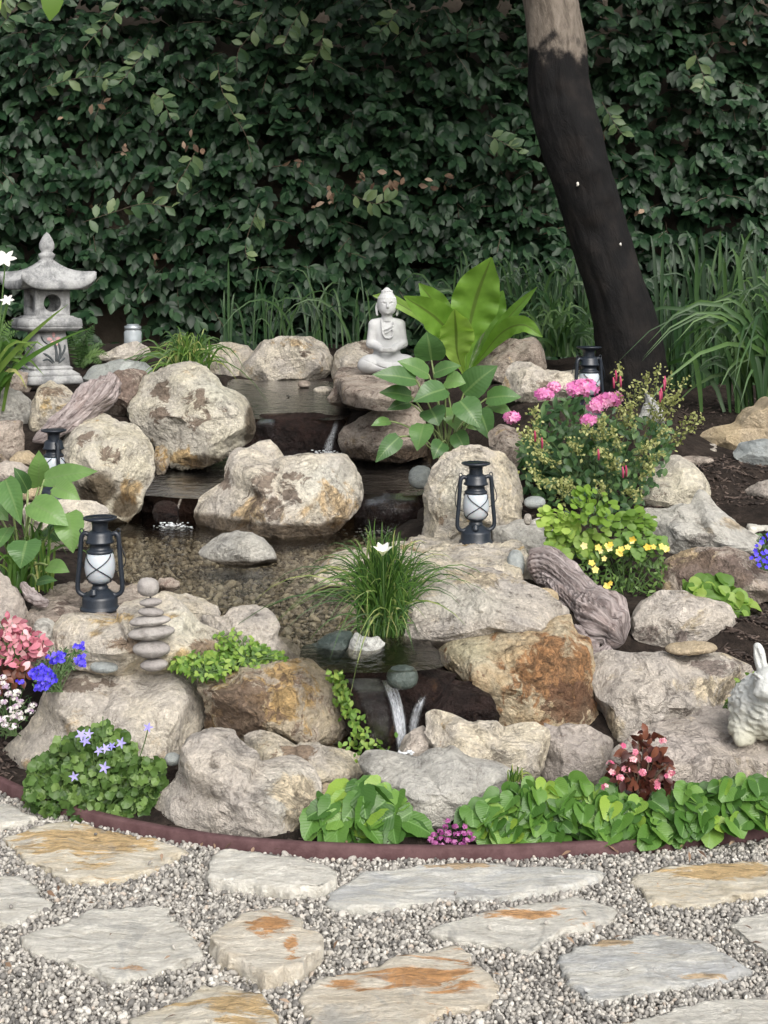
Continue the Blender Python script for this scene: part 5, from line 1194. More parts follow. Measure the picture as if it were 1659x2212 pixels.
# ================================================================== TREE
k = NT('bark'); co = k.attr('lc', True); mp = k.n('ShaderNodeMapping', Vector=co); mp.inputs['Scale'].default_value = (1, 1, .3)
n1 = k.noise(mp.outputs[0], 26, 9, .7, .4); n2 = k.noise(co, 9, 6, .6); sz = k.n('ShaderNodeSeparateXYZ', Vector=co).outputs[2]
burn = k.step(k.math('ADD', sz, k.math('MULTIPLY', k.math('SUBTRACT', n2, .5), .45)), 1.64, 1.54)
bark = k.mix(k.step(n1, .35, .65), (.10, .082, .065), (.235, .20, .165))
blk = k.mix(k.step(n2, .42, .68), (.004, .0038, .0042), (.014, .0115, .0105))
k.set_b(Base_Color=k.mix(burn, bark, blk), Roughness=.8, Specular_IOR_Level=.25, Normal=k.bump(n1, .7, .02)); M_BARK = k.m
TY = 5.95
tp = [(1372, 900, 95), (1366, 850, 82), (1365, 800, 76), (1350, 700, 68), (1323, 600, 64), (1291, 500, 62), (1262, 400, 66), (1233, 300, 70), (1208, 200, 67), (1202, 100, 61), (1188, 0, 60), (1175, -110, 58), (1150, -260, 60)]
C = spline([P(x, y, TY) for x, y, _ in tp], 110); n, m = 110, 72
r = np.interp(np.linspace(0, 1, n), np.linspace(0, 1, len(tp)), [q[2] for q in tp]) * S(TY)
T, N, Bn = frames(C); a = np.linspace(0, 2 * np.pi, m, endpoint=False); A, TT = np.meshgrid(a, np.linspace(0, 1, n))
q = np.stack([np.cos(A) * 1.1, np.sin(A) * 1.1, TT * 9], -1).reshape(-1, 3)
k_ = (1 + .08 * fbm(q, 5) - .035 * np.exp(-(np.abs(perlin(q * np.array([3.2, 3.2, .55]))) / .09) ** 2)).reshape(n, m)
for kt, ka, kr, kh in ((.42, 4.3, .018, -.16), (.52, 4.9, .02, .13), (.47, 5.3, .015, .10), (.36, 5.4, .02, -.1), (.82, 5.6, .02, .12), (.66, 4.4, .012, -.1)): k_ += kh * np.exp(-((TT - kt) / kr) ** 2 - (np.angle(np.exp(1j * (A - ka))) / .35) ** 2)
V = C[:, None] + (r[:, None] * k_)[..., None] * (np.cos(A)[..., None] * N[:, None] + np.sin(A)[..., None] * Bn[:, None])
lc = np.stack([np.cos(A) * .13, np.sin(A) * .13, (C[:, 2] - C[0, 2])[:, None] + 0 * A], -1).reshape(-1, 3)
tree = empty('tree', C[0], 'leaning tree trunk, blackened below and bare grey brown at the top', 'tree')
trunk = wpart('trunk', V.reshape(-1, 3), grid_faces(n, m, True), M_BARK, tree, {'lc': lc})
TOPC = C[-1]
M_LICHEN = plain_mat('bare_wood', (.62, .60, .54), .9, .2, 80)
tr_t = BVHTree.FromPolygons(V.reshape(-1, 3).tolist(), grid_faces(n, m, True).tolist())
for j, (x, y, s) in enumerate([(1248, 398, 4.5), (1340, 528, 3.5)]):
    c = hug(tr_t, x, y, .002, TY); v, f = ico(1); gg = rng_of('chip', j)
    part('bare_wood_patch', v * np.array([s * .8, 3, s * 1.2]) * S(TY) * gg.uniform(.6, 1.2, (len(v), 1)) + c - np.array(tree.location), f, M_LICHEN, trunk)
# ================================================================== LEAF SHAPES
def strip_leaf(ws, w, fold=.18, droop=.2, cols=3, wave=0.0):
    """leaf of length 1 along +y, width profile ws, full width w"""
    n = len(ws); t = np.linspace(0, 1, n); s = np.linspace(-1, 1, cols)
    X = np.array(ws)[:, None] * (w / 2) * s; Yv = np.repeat(t[:, None], cols, 1); Z = fold * np.abs(X) - droop * Yv ** 2
    if wave: Z = Z + wave * np.abs(s) * np.sin(Yv * 19 + s * 1.3)
    V = np.stack([X, Yv, Z], -1).reshape(-1, 3); return V, [grid_faces(n, cols)], np.stack([X / w, Yv, 0 * X], -1).reshape(-1, 3)
def heart_leaf(seg=22, rings=3, tip=.16, cup=.10, ruff=.0, wide=1.0, teeth=0.0):
    """heart shaped leaf, stalk at the origin, tip at y = 1"""
    a = np.linspace(-np.pi, np.pi, seg, endpoint=False) + np.pi / seg
    r = (.5 * (1 + np.cos(a))) ** .62 * .86 + tip * np.exp(-(a / .22) ** 2) + .0
    r = r * (1 + teeth * np.cos(np.arange(seg) * np.pi))
    V = [[0, 0, 0]]; lc = [[0, 0, 0]]
    for q in np.linspace(1 / rings, 1, rings):
        x, y = r * np.sin(a) * q * wide, r * np.cos(a) * q
        z = cup * np.abs(x) * 1.2 - .22 * y ** 2 * np.sign(y) + ruff * np.sin(a * 7) * q ** 2
        V += np.c_[x, y, z].tolist(); lc += np.c_[x, y, 0 * x].tolist()
    i = np.arange(seg); j = (i + 1) % seg
    F = [np.stack([np.zeros(seg, int), 1 + j, 1 + i], 1)]
    Q = [np.stack([1 + k * seg + i, 1 + k * seg + j, 1 + (k + 1) * seg + j, 1 + (k + 1) * seg + i], 1) for k in range(rings - 1)]
    return np.array(V), F + [np.concatenate(Q)], np.array(lc)
OBO = strip_leaf([.12, .85, 1, .15], .58, .22, .22)
LAN = strip_leaf([.10, .62, 1, .82, .42, .04], .34, .25, .3)
OVA = strip_leaf([.15, .85, 1, .72, .05], .62, .22, .25)
HRT = [heart_leaf(cup=c_, ruff=r_, wide=w_) for c_, r_, w_ in ((.40, .03, .95), (.2, .04, 1.05), (.5, .02, .9))]
SER = [heart_leaf(26, cup=c_, ruff=.02, wide=.78, tip=.24, teeth=.035) for c_ in (.3, .15)]
RUF = heart_leaf(14, 2, tip=.06, cup=.35, ruff=.16, wide=1.05)
ARR = [strip_leaf([.55, .92, 1, .92, .76, .55, .32, .04], .56, .25, dr, 5, .012) for dr in (.35, .15)]
DOT = strip_leaf([.4, 1, .4], .9, .2, .2)

LM = {
 'hedge': leaf_mat('leaf_hedge', ((.008, .026, .011), (.017, .046, .020), (.040, .084, .038)), .42, .12, None, .30),
 'shoot': leaf_mat('leaf_shoot', ((.04, .085, .038), (.08, .14, .06), (.17, .23, .10)), .40, .22, None, .4),
 'dead': leaf_mat('leaf_dead', ((.10, .06, .04), (.22, .14, .09), (.36, .26, .19)), .8, .1),
 'violet': leaf_mat('leaf_violet', ((.040, .108, .018), (.075, .175, .030), (.145, .275, .052)), .40, .22, (.16, .30, .09), .45, (.24, .36, .05), .25),
 'arum': leaf_mat('leaf_arum', ((.055, .125, .042), (.095, .20, .060), (.17, .30, .09)), .34, .28, (.17, .27, .10), .5, None, .3),
 'nest': leaf_mat('leaf_nest', ((.10, .21, .03), (.165, .31, .045), (.31, .46, .10)), .36, .40, (.09, .12, .03), .45, None, .35),
 'camp': leaf_mat('leaf_campanula', ((.045, .095, .022), (.085, .16, .038), (.16, .255, .07)), .45, .25),
 'shrub': leaf_mat('leaf_shrub', ((.03, .075, .028), (.055, .12, .042), (.10, .18, .06)), .45, .2),
 'lime': leaf_mat('leaf_lime', ((.12, .22, .035), (.22, .35, .05), (.38, .50, .12)), .5, .35),
 'creep': leaf_mat('leaf_creeper', ((.08, .17, .025), (.15, .27, .045), (.27, .38, .08)), .5, .3),
 'grass': leaf_mat('blade_grass', ((.018, .052, .014), (.038, .094, .024), (.080, .155, .040)), .45, .2),
 'grassb': leaf_mat('blade_bright', ((.035, .09, .014), (.065, .145, .022), (.15, .23, .05)), .42, .25, None, .4, (.42, .42, .16)),
 'rush': leaf_mat('blade_rush', ((.022, .062, .012), (.045, .11, .018), (.095, .175, .034)), .42, .2, None, .4, (.34, .36, .14)),
 'back': leaf_mat('blade_back', ((.011, .036, .012), (.024, .066, .021), (.055, .112, .034)), .45, .2),
 'begon': leaf_mat('leaf_begonia', ((.055, .018, .015), (.11, .035, .025), (.20, .075, .045)), .35, .15),
 'pinkl': leaf_mat('leaf_pink', ((.22, .05, .08), (.52, .17, .23), (.74, .46, .49)), .5, .2),
 'bract': leaf_mat('leaf_bract', ((.14, .16, .05), (.27, .29, .10), (.42, .43, .19)), .6, .25),
 'fern': leaf_mat('leaf_fern', ((.030, .075, .018), (.055, .12, .028), (.10, .18, .045)), .5, .25),
}
def flower_mat(name, a, b, c=None): return leaf_mat(name, (a, b, c or b), .6, .25)
FL = {'white': flower_mat('petal_white', (.72, .72, .68), (.80, .80, .77)), 'blue': flower_mat('petal_blue', (.035, .02, .55), (.09, .06, .80), (.16, .12, .88)), 'lilac': flower_mat('petal_lilac', (.28, .25, .68), (.44, .40, .80)),
      'pink': flower_mat('petal_pink', (.60, .14, .42), (.72, .27, .55), (.82, .45, .66)), 'hot': flower_mat('petal_hot', (.40, .04, .11), (.52, .09, .18)), 'yellow': flower_mat('petal_yellow', (.72, .50, .06), (.82, .68, .18), (.85, .76, .36)),
      'mag': flower_mat('petal_magenta', (.24, .04, .19), (.40, .10, .32), (.52, .22, .44)), 'aly': flower_mat('petal_alyssum', (.42, .28, .46), (.70, .66, .70), (.82, .82, .80)), 'beg': flower_mat('petal_begonia', (.55, .10, .22), (.70, .28, .38), (.80, .55, .58))}
M_STEM = plain_mat('green_stem', (.07, .13, .035), .6, .2, 40); M_STEMB = plain_mat('brown_stem', (.10, .075, .05), .8, .3, 40); M_STEMP = plain_mat('pale_stem', (.20, .26, .10), .6, .2, 40)
M_EYE = plain_mat('flower_eye', (.55, .40, .05), .7, .1)

def px_pts(poly, n, g, mind=0.0, tries=30):
    poly = np.array(poly, float); lo, hi = poly.min(0), poly.max(0); out = []
    for _ in range(n * tries):
        p = g.uniform(lo, hi)
        if not in_poly(np.array([p[0]]), np.array([p[1]]), poly)[0]: continue
        if mind and any((p[0] - q[0]) ** 2 + (p[1] - q[1]) ** 2 < mind * mind for q in out): continue
        out.append(p)
        if len(out) == n: break
    return np.array(out)
_meshes = {}
def leaf_mesh(key, shape, mat):
    if (key, mat.name) not in _meshes:
        V, F, lc = shape; _meshes[(key, mat.name)] = mesh('leaf_' + key, V, F, {'lc': lc, 'tint': np.zeros(len(V))}, True, mat)
    return _meshes[(key, mat.name)]
def leaf_objs(root, M, shapes, key, mat, name='leaf'):
    lo = Matrix.Translation(-Vector(root.location))
    for i, m in enumerate(M):
        o = bpy.data.objects.new(name, leaf_mesh(f'{key}{i % len(shapes)}', shapes[i % len(shapes)], mat)); COL.objects.link(o)
        o.parent = root; o.matrix_basis = lo @ m4(m)
def leaf_mass(root, M, shape, mat, g, name='foliage', tint=None):
    if not len(M): return
    V, F, A = inst(shape[0], shape[1], np.asarray(M), g.random(len(M)) if tint is None else tint, shape[2])
    return wpart(name, V, F, mat, root, A, True, 'stuff')
def stems(root, curves, rad, mat, name='stems', seg=5):
    o = merge([tube(c, rad, seg, False) for c in curves]); return wpart(name, *o, mat, root, {'tint': np.zeros(len(o[0]))}, True, 'stuff' if len(curves) > 1 else None)
def flower_geo(n, shape, tilt=.5, jitter=0, g=None):
    a = np.linspace(0, 2 * np.pi, n, endpoint=False); d = np.stack([np.cos(a) * math.cos(tilt), np.sin(a) * math.cos(tilt), np.full(n, math.sin(tilt))], 1)
    nr = np.stack([-np.cos(a) * math.sin(tilt), -np.sin(a) * math.sin(tilt), np.full(n, math.cos(tilt))], 1)
    V, F, A = inst(shape[0], shape[1], lmat(np.zeros((n, 3)), d, nr, np.ones(n)), None, shape[2]); return V, F, A['lc']
PET = strip_leaf([.25, .8, 1, .8, .15], .5, .25, .15)
STAR5 = flower_geo(5, strip_leaf([.4, 1, .75, .08], .42, .25, .1), .25)
ROUND5 = flower_geo(5, strip_leaf([.4, 1, .95, .3], .8, .15, .1), .3)
CUP6 = flower_geo(6, PET, .95)
TINY4 = flower_geo(4, strip_leaf([.5, 1, .5], .9, .1, .1), .25)
TINY5 = flower_geo(5, strip_leaf([.4, 1, .35], .7, .1, .1), .25)
def face(k, g, up=.6, j=.5):
    """normals that look up and towards the open side (-y)"""
    return unit(np.stack([g.normal(0, j, k), -1 + g.normal(0, j * .6, k), up + g.normal(0, j, k)], 1))
def perp(nr, g, down=0.0):
    k = len(nr); d = g.normal(size=(k, 3)); d[:, 2] -= down; d = d - nr * np.sum(d * nr, 1, keepdims=True); return unit(d)
def blade_mesh(curves, widths, fold=.25, nseg=8, g=None):
    VV, FF, TT = [], [], []; off = 0
    for C, w in zip(curves, widths):
        n = len(C); T = np.gradient(C, axis=0); T = unit(T); side = np.cross(T, np.array([0, -1, .25])); bad = np.linalg.norm(side, axis=1) < .05; side[bad] = [1, 0, 0]; side = unit(side)
        up = np.cross(side, T); t = np.linspace(0, 1, n); ww = w * .5 * (np.minimum(1, .55 + t * 1.5)) * (1 - t ** 2.5) + 1e-4
        L = C - side * ww[:, None] + up * (fold * ww)[:, None]; R = C + side * ww[:, None] + up * (fold * ww)[:, None]
        VV.append(np.stack([L, C, R], 1).reshape(-1, 3)); FF.append(grid_faces(n, 3) + off); off += 3 * n; TT.append(np.full(3 * n, g.random()))
    return np.concatenate(VV), [np.concatenate(FF)], {'tint': np.concatenate(TT)}
def clump_curves(root, Y, n, L, spread, droop, g, base=10, azim=None, nseg=8, up0=1.0):
    """root in view pixels, L in pixels"""
    u = S(Y); p0 = P(root[0], root[1], Y); out = []
    for i in range(n):
        az = g.uniform(0, 2 * np.pi) if azim is None else g.normal(*azim)
        le = abs(g.normal(0, .6)) * spread; ln = g.uniform(*L) * u; d = np.array([math.cos(az), math.sin(az) * .8, 0])
        b = p0 + np.array([g.normal(0, base), g.normal(0, base * .6), 0]) * u
        dr = droop * g.uniform(.4, 1.3)
        out.append(bez([b, b + np.array([0, 0, .45 * ln * up0]) + d * ln * .12 * le, b + np.array([0, 0, ln * (.92 - .2 * le)]) + d * ln * .5 * le, b + np.array([0, 0, ln * (1 - .55 * le - dr)]) + d * ln * (.85 * le + .25 * dr)], nseg))
    return out

# ================================================================== BACK WALL AND HEDGE
k = NT('rendered_wall'); co = k.obj(); n1 = k.noise(co, 5, 8, .65); n2 = k.noise(co, 60, 5, .7)
k.set_b(Base_Color=k.mix(k.step(n1, .3, .7), (.16, .13, .10), (.26, .215, .165)), Roughness=.95, Normal=k.bump(k.math('ADD', n1, n2), .5, .01))
bx = np.array([[x, y, z] for x in (-4.5, 4.5) for y in (7.82, 8.0) for z in (.3, 3.4)])
o = link('garden_wall', mesh('garden_wall', bx - [0, 7.9, .3], np.array([[0, 1, 3, 2], [4, 6, 7, 5], [0, 4, 5, 1], [2, 3, 7, 6], [0, 2, 6, 4], [1, 5, 7, 3]]), None, False, k.m), None, (0, 7.9, .3)); tag(o, 'tan rendered wall behind the dark leafy hedge', 'wall')
g = rng_of('hedge')
hedge = empty('hedge', (0, 7.5, .85), 'tall dark green small leaved hedge filling the background', 'hedge')
def sprigs(n, xr, zr, y0, ydepth, llen, nl=(5, 9), key=0):
    P_, D_, N_, S_ = [], [], [], []; tw = []
    x = g.uniform(*xr, n); z = g.uniform(*zr, n)
    lump = perlin(np.c_[x * 2.1 + key, z * 2.6, x * 0 + key]) * .13 + perlin(np.c_[x * 6, z * 6, x * 0 + 4 + key]) * .05
    y = y0 + lump + g.uniform(0, ydepth, n)
    for i in range(n):
        px = CX + FPX * x[i] / y[i]; py = HOR - FPX * (z[i] - CAMH) / y[i]
        if 195 < px < 345 and 625 < py < 790 and g.random() < .8: continue     # bare patch showing the wall
        if 205 < px < 260 and 395 < py < 480 and g.random() < .7: continue
        d = unit(np.array([g.normal(0, .8), -abs(g.normal(.5, .4)), g.normal(-.35, .5)])); L = g.uniform(.07, .15); m = g.integers(*nl)
        p0 = np.array([x[i], y[i], z[i]]); sd = unit(np.cross(d, [0, -.4, 1]))
        if g.random() < .5: tw.append(np.array([p0 - d * .03, p0 + d * L * .5 + [0, 0, .005], p0 + d * L]))
        for q in range(m):
            t = (q + .5) / m; s = 1 if q % 2 else -1
            P_.append(p0 + d * L * t + [0, 0, -.02 * t * t]); D_.append(unit(d * (.45 + .5 * t) + sd * s * (1 - .6 * t) * .9 + np.array([0, -.15, -.45]) + g.normal(0, .18, 3)))
            N_.append(unit(np.array([0, -.9, .55]) + g.normal(0, .30, 3) + d * .1)); S_.append(g.uniform(*llen) * (1 - .25 * (t > .85)))
    return np.array(P_), np.array(D_), np.array(N_), np.array(S_), tw
a = sprigs(1000, (-2.75, 2.75), (.80, 3.15), 7.60, .12, (.09, .13), (6, 9), 3.0)
b = sprigs(3700, (-2.7, 2.7), (.80, 3.10), 7.40, .24, (.052, .086))
M1 = lmat(a[0], a[1], a[2], a[3]); M2 = lmat(b[0], b[1], b[2], b[3])
# young shoots hanging out of the hedge: larger, paler leaves
SH = [[(470, 135), (478, 190), (500, 240), (530, 290), (545, 350)], [(262, 0), (240, 40), (205, 75), (180, 105)], [(330, 75), (305, 120), (275, 160), (255, 182)], [(575, 15), (545, 70), (515, 110), (512, 155)], [(655, 15), (625, 65), (612, 100)],
      [(700, 60), (690, 110), (660, 150)], [(180, 480), (240, 460), (310, 440), (370, 448)], [(560, 440), (545, 480), (530, 530), (535, 560)], [(0, 60), (30, 20), (60, -20)], [(420, 330), (400, 370), (380, 400)], [(760, 420), (810, 440), (850, 430)],
      [(90, 190), (140, 175), (200, 165), (240, 172)], [(860, 20), (840, 50), (820, 70)], [(1050, 290), (1090, 310), (1120, 330)], [(330, 200), (350, 215), (370, 260)], [(1300, 220), (1330, 270), (1345, 290)], [(1500, 110), (1520, 170), (1515, 195)]]
sp_, sd_, sn_, ss_, tw2 = [], [], [], [], []
for c in SH:
    C = spline([P(x, y, 7.22 - .10 * i / len(c)) for i, (x, y) in enumerate(c)], 14); tw2.append(C); T = unit(np.gradient(C, axis=0))
    for i in sorted(g.choice(np.arange(1, 14), 12, False)):
        s = 1 if g.random() < .5 else -1; sd = unit(np.cross(T[i], [0, -1, 0]))
        sp_.append(C[i]); sd_.append(unit(T[i] * .6 + sd * s * .9 + g.normal(0, .2, 3))); sn_.append(unit(np.array([0, -.9, .5]) + g.normal(0, .45, 3))); ss_.append(g.uniform(.065, .10) * (1 - .02 * i))
MS = lmat(np.array(sp_), np.array(sd_), np.array(sn_), np.array(ss_))
MS = MS[g.permutation(len(MS))]
front = np.argsort(b[0][:, 1] + 9 * ((np.abs(b[0][:, 0]) > 2.05) | (b[0][:, 2] > 2.7) | (b[0][:, 2] < 1.15)))[:300 - 120]
rest = np.setdiff1d(np.arange(len(M2)), front)
leaf_objs(hedge, M2[front], [OBO], 'hedge', LM['hedge']); leaf_objs(hedge, MS[:120], [OBO], 'shoot', LM['shoot'])
leaf_mass(hedge, np.concatenate([M1, M2[rest]]), OBO, LM['hedge'], g)
leaf_mass(hedge, MS[120:], OBO, LM['shoot'], g, 'shoot_foliage')
stems(hedge, tw2, .0016, M_STEMB, 'shoots'); stems(hedge, b[4][:700], .0018, M_STEMB, 'twigs', 4)
dp = np.array([P(x + g.normal(0, 12), y + g.normal(0, 8), 7.30) for x, y, n in [(140, 255, 4), (215, 235, 6), (270, 330, 8), (410, 300, 6), (430, 330, 5), (640, 345, 6), (715, 410, 14), (800, 380, 14), (850, 395, 16), (940, 400, 12), (980, 390, 10), (870, 385, 8), (1610, 100, 6), (700, 440, 5), (330, 550, 5), (200, 450, 6), (1380, 440, 3), (1160, 120, 4), (1300, 300, 2), (1600, 560, 4)] for _ in range((n + 1) // 2)])
kk = len(dp); leaf_mass(hedge, lmat(dp, g.normal(size=(kk, 3)) + [0, 0, -.4], face(kk, g, .4, .6), g.uniform(.03, .055, kk)), OBO, LM['dead'], g, 'dead_leaves')

# the tree's own crown, above the picture
g = rng_of('crown'); cl = []
for i in range(135):
    c = TOPC + np.array([g.normal(-.1, 1.05), g.normal(.25, .75), 0]); c[2] = 3.35 + abs(g.normal(0, .55)); cl.append(c)
cl = np.array(cl); cp_ = np.repeat(cl, 26, 0) + g.normal(0, .12, (len(cl) * 26, 3)); cp_ = cp_[cp_[:, 2] > 3.0]; kk = len(cp_)
leaf_mass(tree, lmat(cp_, g.normal(size=(kk, 3)) + [0, 0, -.5], unit(g.normal(0, .6, (kk, 3)) + [0, 0, 1]), g.uniform(.08, .12, kk)), OVA, LM['shrub'], g, 'crown')
for i in range(7):
    e = cl[i * 9]; V, F = tube(bez([TOPC - [0, 0, .1], TOPC + [0, 0, .35] + (e - TOPC) * .2, e], 12), np.linspace(.085, .015, 12), 8)
    V = V - np.array(tree.location); part('limb', V, F, M_BARK, tree, {'lc': V})
ov = empty('overhanging_branch', P(60, -160, 4.6), 'pale green leaves of an overhanging branch in the top left corner', 'branch')
for i, (x, y, dx, dy, s) in enumerate([(28, -40, 4, 1, 62), (118, -35, -.2, 1, 78), (200, -60, .4, 1, 50), (-20, -20, .6, 1, 55), (60, -50, -.8, 1, 50)]):
    p = P(x, y, 4.6); leaf_objs(ov, lmat(np.array([p]), np.array([[dx * .5, -.2, -dy]]), np.array([[.2, -1, .3]]), [s * S(4.6)]), [OVA], 'over', LM['lime'])
stems(ov, [bez([P(-120, -120, 4.6), P(30, -70, 4.6), P(240, -110, 4.65)], 12)], .004, M_STEMB, 'twig')

# ================================================================== STRAPPY CLUMPS AT THE BACK
def grass(name, label, root, Y, curves, w, mat, g, cat='grass'):
    r = P(root[0], root[1], Y); o = empty(name, r, label, cat, 'clumps of strappy leaves')
    V, F, A = blade_mesh(curves, [w * S(Y) * g.uniform(.6, 1.25) for _ in curves], g=g); wpart('blades', V, F, LM[mat], o, A, True, 'stuff'); return o
g = rng_of('back')
cs = []
for x in range(500, 820, 16): cs += clump_curves((x + g.normal(0, 8), 752), 7.1, 3, (40, 240), .95, .25, g, 12)
grass('strappy_plant', 'sparse thin upright blades behind the rock at the stream head', (650, 752), 7.1, cs, 5, 'back', g)
cs = []
for x in range(985, 1270, 18): cs += clump_curves((x, 750 + g.normal(0, 10)), 6.9, 12, (150, 290), .95, .35, g, 12)
grass('strappy_plant', 'dense arching dark green clump behind the large lime fern', (1120, 750), 6.9, cs, 8, 'back', g)
cs = []
for x in range(1425, 1720, 17): cs += clump_curves((x, 850 + g.normal(0, 25)), 6.5, 10, (120, 420), .38, .10, g, 12)
grass('strappy_plant', 'tall upright blades right of the tree trunk', (1540, 850), 6.5, cs, 9, 'back', g)
cs = clump_curves((1700, 880), 5.75, 95, (250, 430), .85, .28, g, 40, (math.pi, .9))
cs += clump_curves((1640, 890), 5.8, 30, (160, 280), 1.1, .4, g, 40, (math.pi, .7))
grass('strappy_plant', 'arching bright bladed clump at the right edge', (1690, 880), 5.75, cs, 11, 'grass', g)
cs = clump_curves((1100, 730), 6.6, 26, (110, 190), 1.2, .5, g, 30)
grass('strappy_plant', 'low arching blades between the brown grey rock and the trunk', (1190, 760), 6.6, clump_curves((1200, 770), 6.5, 60, (90, 190), 1.1, .4, g, 25), 8, 'grass', g)
# left edge, beside the stone lantern
u5 = 5.6
cs = [bez([P(-60, 880, u5), P(-10, 800, u5), P(60, 720, u5 - .1), P(150, 655, u5 - .15)], 10), bez([P(-60, 900, u5), P(0, 830, u5), P(40, 760, u5 - .1), P(205, 705, u5 - .15)], 10), bez([P(-40, 900, u5), P(10, 830, u5), P(50, 770, u5), P(85, 732, u5)], 10),
      bez([P(-50, 880, u5), P(-20, 780, u5), P(0, 700, u5), P(25, 640, u5)], 10), bez([P(-60, 850, u5), P(-10, 780, u5), P(20, 750, u5), P(65, 800, u5 - .1)], 10)] + clump_curves((-25, 890), u5, 26, (120, 260), .6, .25, g, 25, (.3, .8))
grass('strappy_plant', 'broad sword shaped leaves at the left edge in front of the stone lantern', (-30, 895), u5, cs, 13, 'grassb', g)
# fine tufts
g = rng_of('tuft')
grass('grass_tuft', 'fine spreading grass tuft behind the stained boulder', (405, 815), 6.25, clump_curves((405, 818), 6.25, 230, (80, 150), 1.1, .35, g, 16), 4.0, 'grassb', g)
cs = clump_curves((828, 1372), 3.60, 460, (150, 285), 1.1, .12, g, 19, nseg=9) + clump_curves((828, 1376), 3.58, 70, (60, 130), 1.35, .6, g, 18, nseg=9)
tuft = grass('grass_tuft', 'dark green rush tuft with one white flower at the pool outlet', (828, 1378), 3.6, cs, 3.6, 'rush', g)
V, F, lc = CUP6; c = P(827, 1200, 3.50); n_ = 30 * S(3.5)
R = np.array(Matrix.Rotation(math.radians(18), 3, 'X')); wpart('white_flower', V @ R.T * n_ + c, F, FL['white'], tuft, {'lc': lc, 'tint': np.zeros(len(V))})
stems(tuft, [bez([P(828, 1370, 3.58), P(830, 1290, 3.53), c], 8)], .0016, M_STEM, 'flower_stalk')
grass('grass_tuft', 'small wisp of grass on the cream angular rock', (1115, 1690), 3.05, clump_curves((1115, 1690), 3.05, 26, (25, 45), .8, .2, g, 8), 3, 'grassb', g)
# white iris flowers at the left edge
for x, y, lab in ((12, 562, 'white iris flower in front of the stone lantern roof'), (16, 650, 'small half closed white iris flower at the left edge')):
    Yf = 5.5; c = P(x, y, Yf); o = empty('iris_flower', P(-20, 880, Yf), lab, 'flower'); V, F, lc = flower_geo(6, PET, .35); R = np.array(Matrix.Rotation(math.radians(50), 3, 'X'))
    wpart('petals', V @ R.T * (26 if y < 600 else 16) * S(Yf) + c, F, FL['white'], o, {'lc': lc, 'tint': np.zeros(len(V))}); stems(o, [bez([P(-20, 880, Yf), P(0, 700, Yf), c], 10)], .003, M_STEM, 'stalk')

# ================================================================== LARGE LEAVED PLANTS
g = rng_of('nest')
nest = empty('birds_nest_fern', P(1010, 812, 5.95), 'large lime green fern with broad wavy leaves beside the seated statue', 'fern')
def big_leaf(root, pts, w, mat, wave=.085, n=30, cols=9, ws=None, fold=.35, name='leaf', facing=(0, -1, .15)):
    C = spline([P(*q) for q in pts], n); T = unit(np.gradient(C, axis=0)); sd = unit(np.cross(T, np.array(facing, float))); up = np.cross(sd, T); t = np.linspace(0, 1, n)
    prof = np.interp(t, np.linspace(0, 1, len(ws or [1] * 9)), ws or [.10, .14, .32, .64, .90, 1, .92, .62, .04]); prof = np.maximum(prof, 0) ; W = w * prof / 2; s = np.linspace(-1, 1, cols)
    wv = wave * w * (s[None] ** 2) * np.sin(t[:, None] * 34 + 2.2 * np.sign(s)[None] + g.uniform(0, 6)) * prof[:, None]
    V = C[:, None] + sd[:, None] * (W[:, None] * s[None])[..., None] + up[:, None] * ((fold * np.abs(s)[None] * W[:, None]) + wv)[..., None]
    lc = np.stack([np.repeat(s[None] * .5, n, 0) * .6, np.repeat(t[:, None], cols, 1) * 1.6, np.zeros((n, cols))], -1).reshape(-1, 3)
    return wpart(name, V.reshape(-1, 3), grid_faces(n, cols), mat, root, {'lc': lc, 'tint': np.full(n * cols, g.random())})
b0 = (1005, 815, 5.95)
for pts, w in [([b0, (1012, 720, 5.95), (1030, 640, 5.92), (1062, 556, 5.85)], 104), ([b0, (985, 745, 5.88), (945, 690, 5.80), (872, 640, 5.66)], 72), ([b0, (975, 735, 6.05), (945, 665, 6.10), (905, 612, 6.08)], 58), ([b0, (988, 765, 5.86), (985, 715, 5.80), (982, 668, 5.68)], 76),
               ([b0, (1035, 745, 6.02), (1060, 680, 6.06), (1087, 628, 6.05)], 66), ([b0, (1045, 760, 5.95), (1095, 690, 5.9), (1160, 620, 5.85)], 28), ([b0, (1040, 770, 5.85), (1085, 718, 5.75), (1130, 702, 5.65), (1172, 728, 5.6)], 40), ([b0, (930, 705, 6.2), (850, 650, 6.3), (805, 638, 6.32)], 26)]:
    big_leaf(nest, pts, w * S(5.95), LM['nest'])

def arum(name, label, root, Y, leaves, mat='arum', stalk=.0035, cat='plant'):
    o = empty(name, P(root[0], root[1], Y), label, cat, 'arrow leaved plants'); cv = []
    for i, (bx_, by_, tx, ty, w, dY) in enumerate(leaves):
        a_, b_ = P(bx_, by_, Y + dY), P(tx, ty, Y + dY - .05); mid = (a_ + b_) / 2 + np.array([0, -.01, .012])
        C = [a_, mid, b_]; L = np.linalg.norm(b_ - a_)
        big_leaf(o, [(bx_, by_, Y + dY), ((bx_ + tx) / 2, (by_ + ty) / 2 - 3, Y + dY - .04), (tx, ty, Y + dY - .05)], w * 1.18 * S(Y), LM[mat], .03, 14, 7, [.55, .9, 1, .97, .82, .58, .30, .02], .22, facing=(g.normal(0, .25), -1, .55))
        r = P(root[0] + g.normal(0, 12), root[1], Y); cv.append(bez([r, r * .5 + a_ * .5 + np.array([0, .01, .06]), a_], 10))
    for c in cv: stems(o, [c], stalk, M_STEMP if mat == 'arum' else M_STEM, 'stalk', 6)
    return o
g = rng_of('arum')
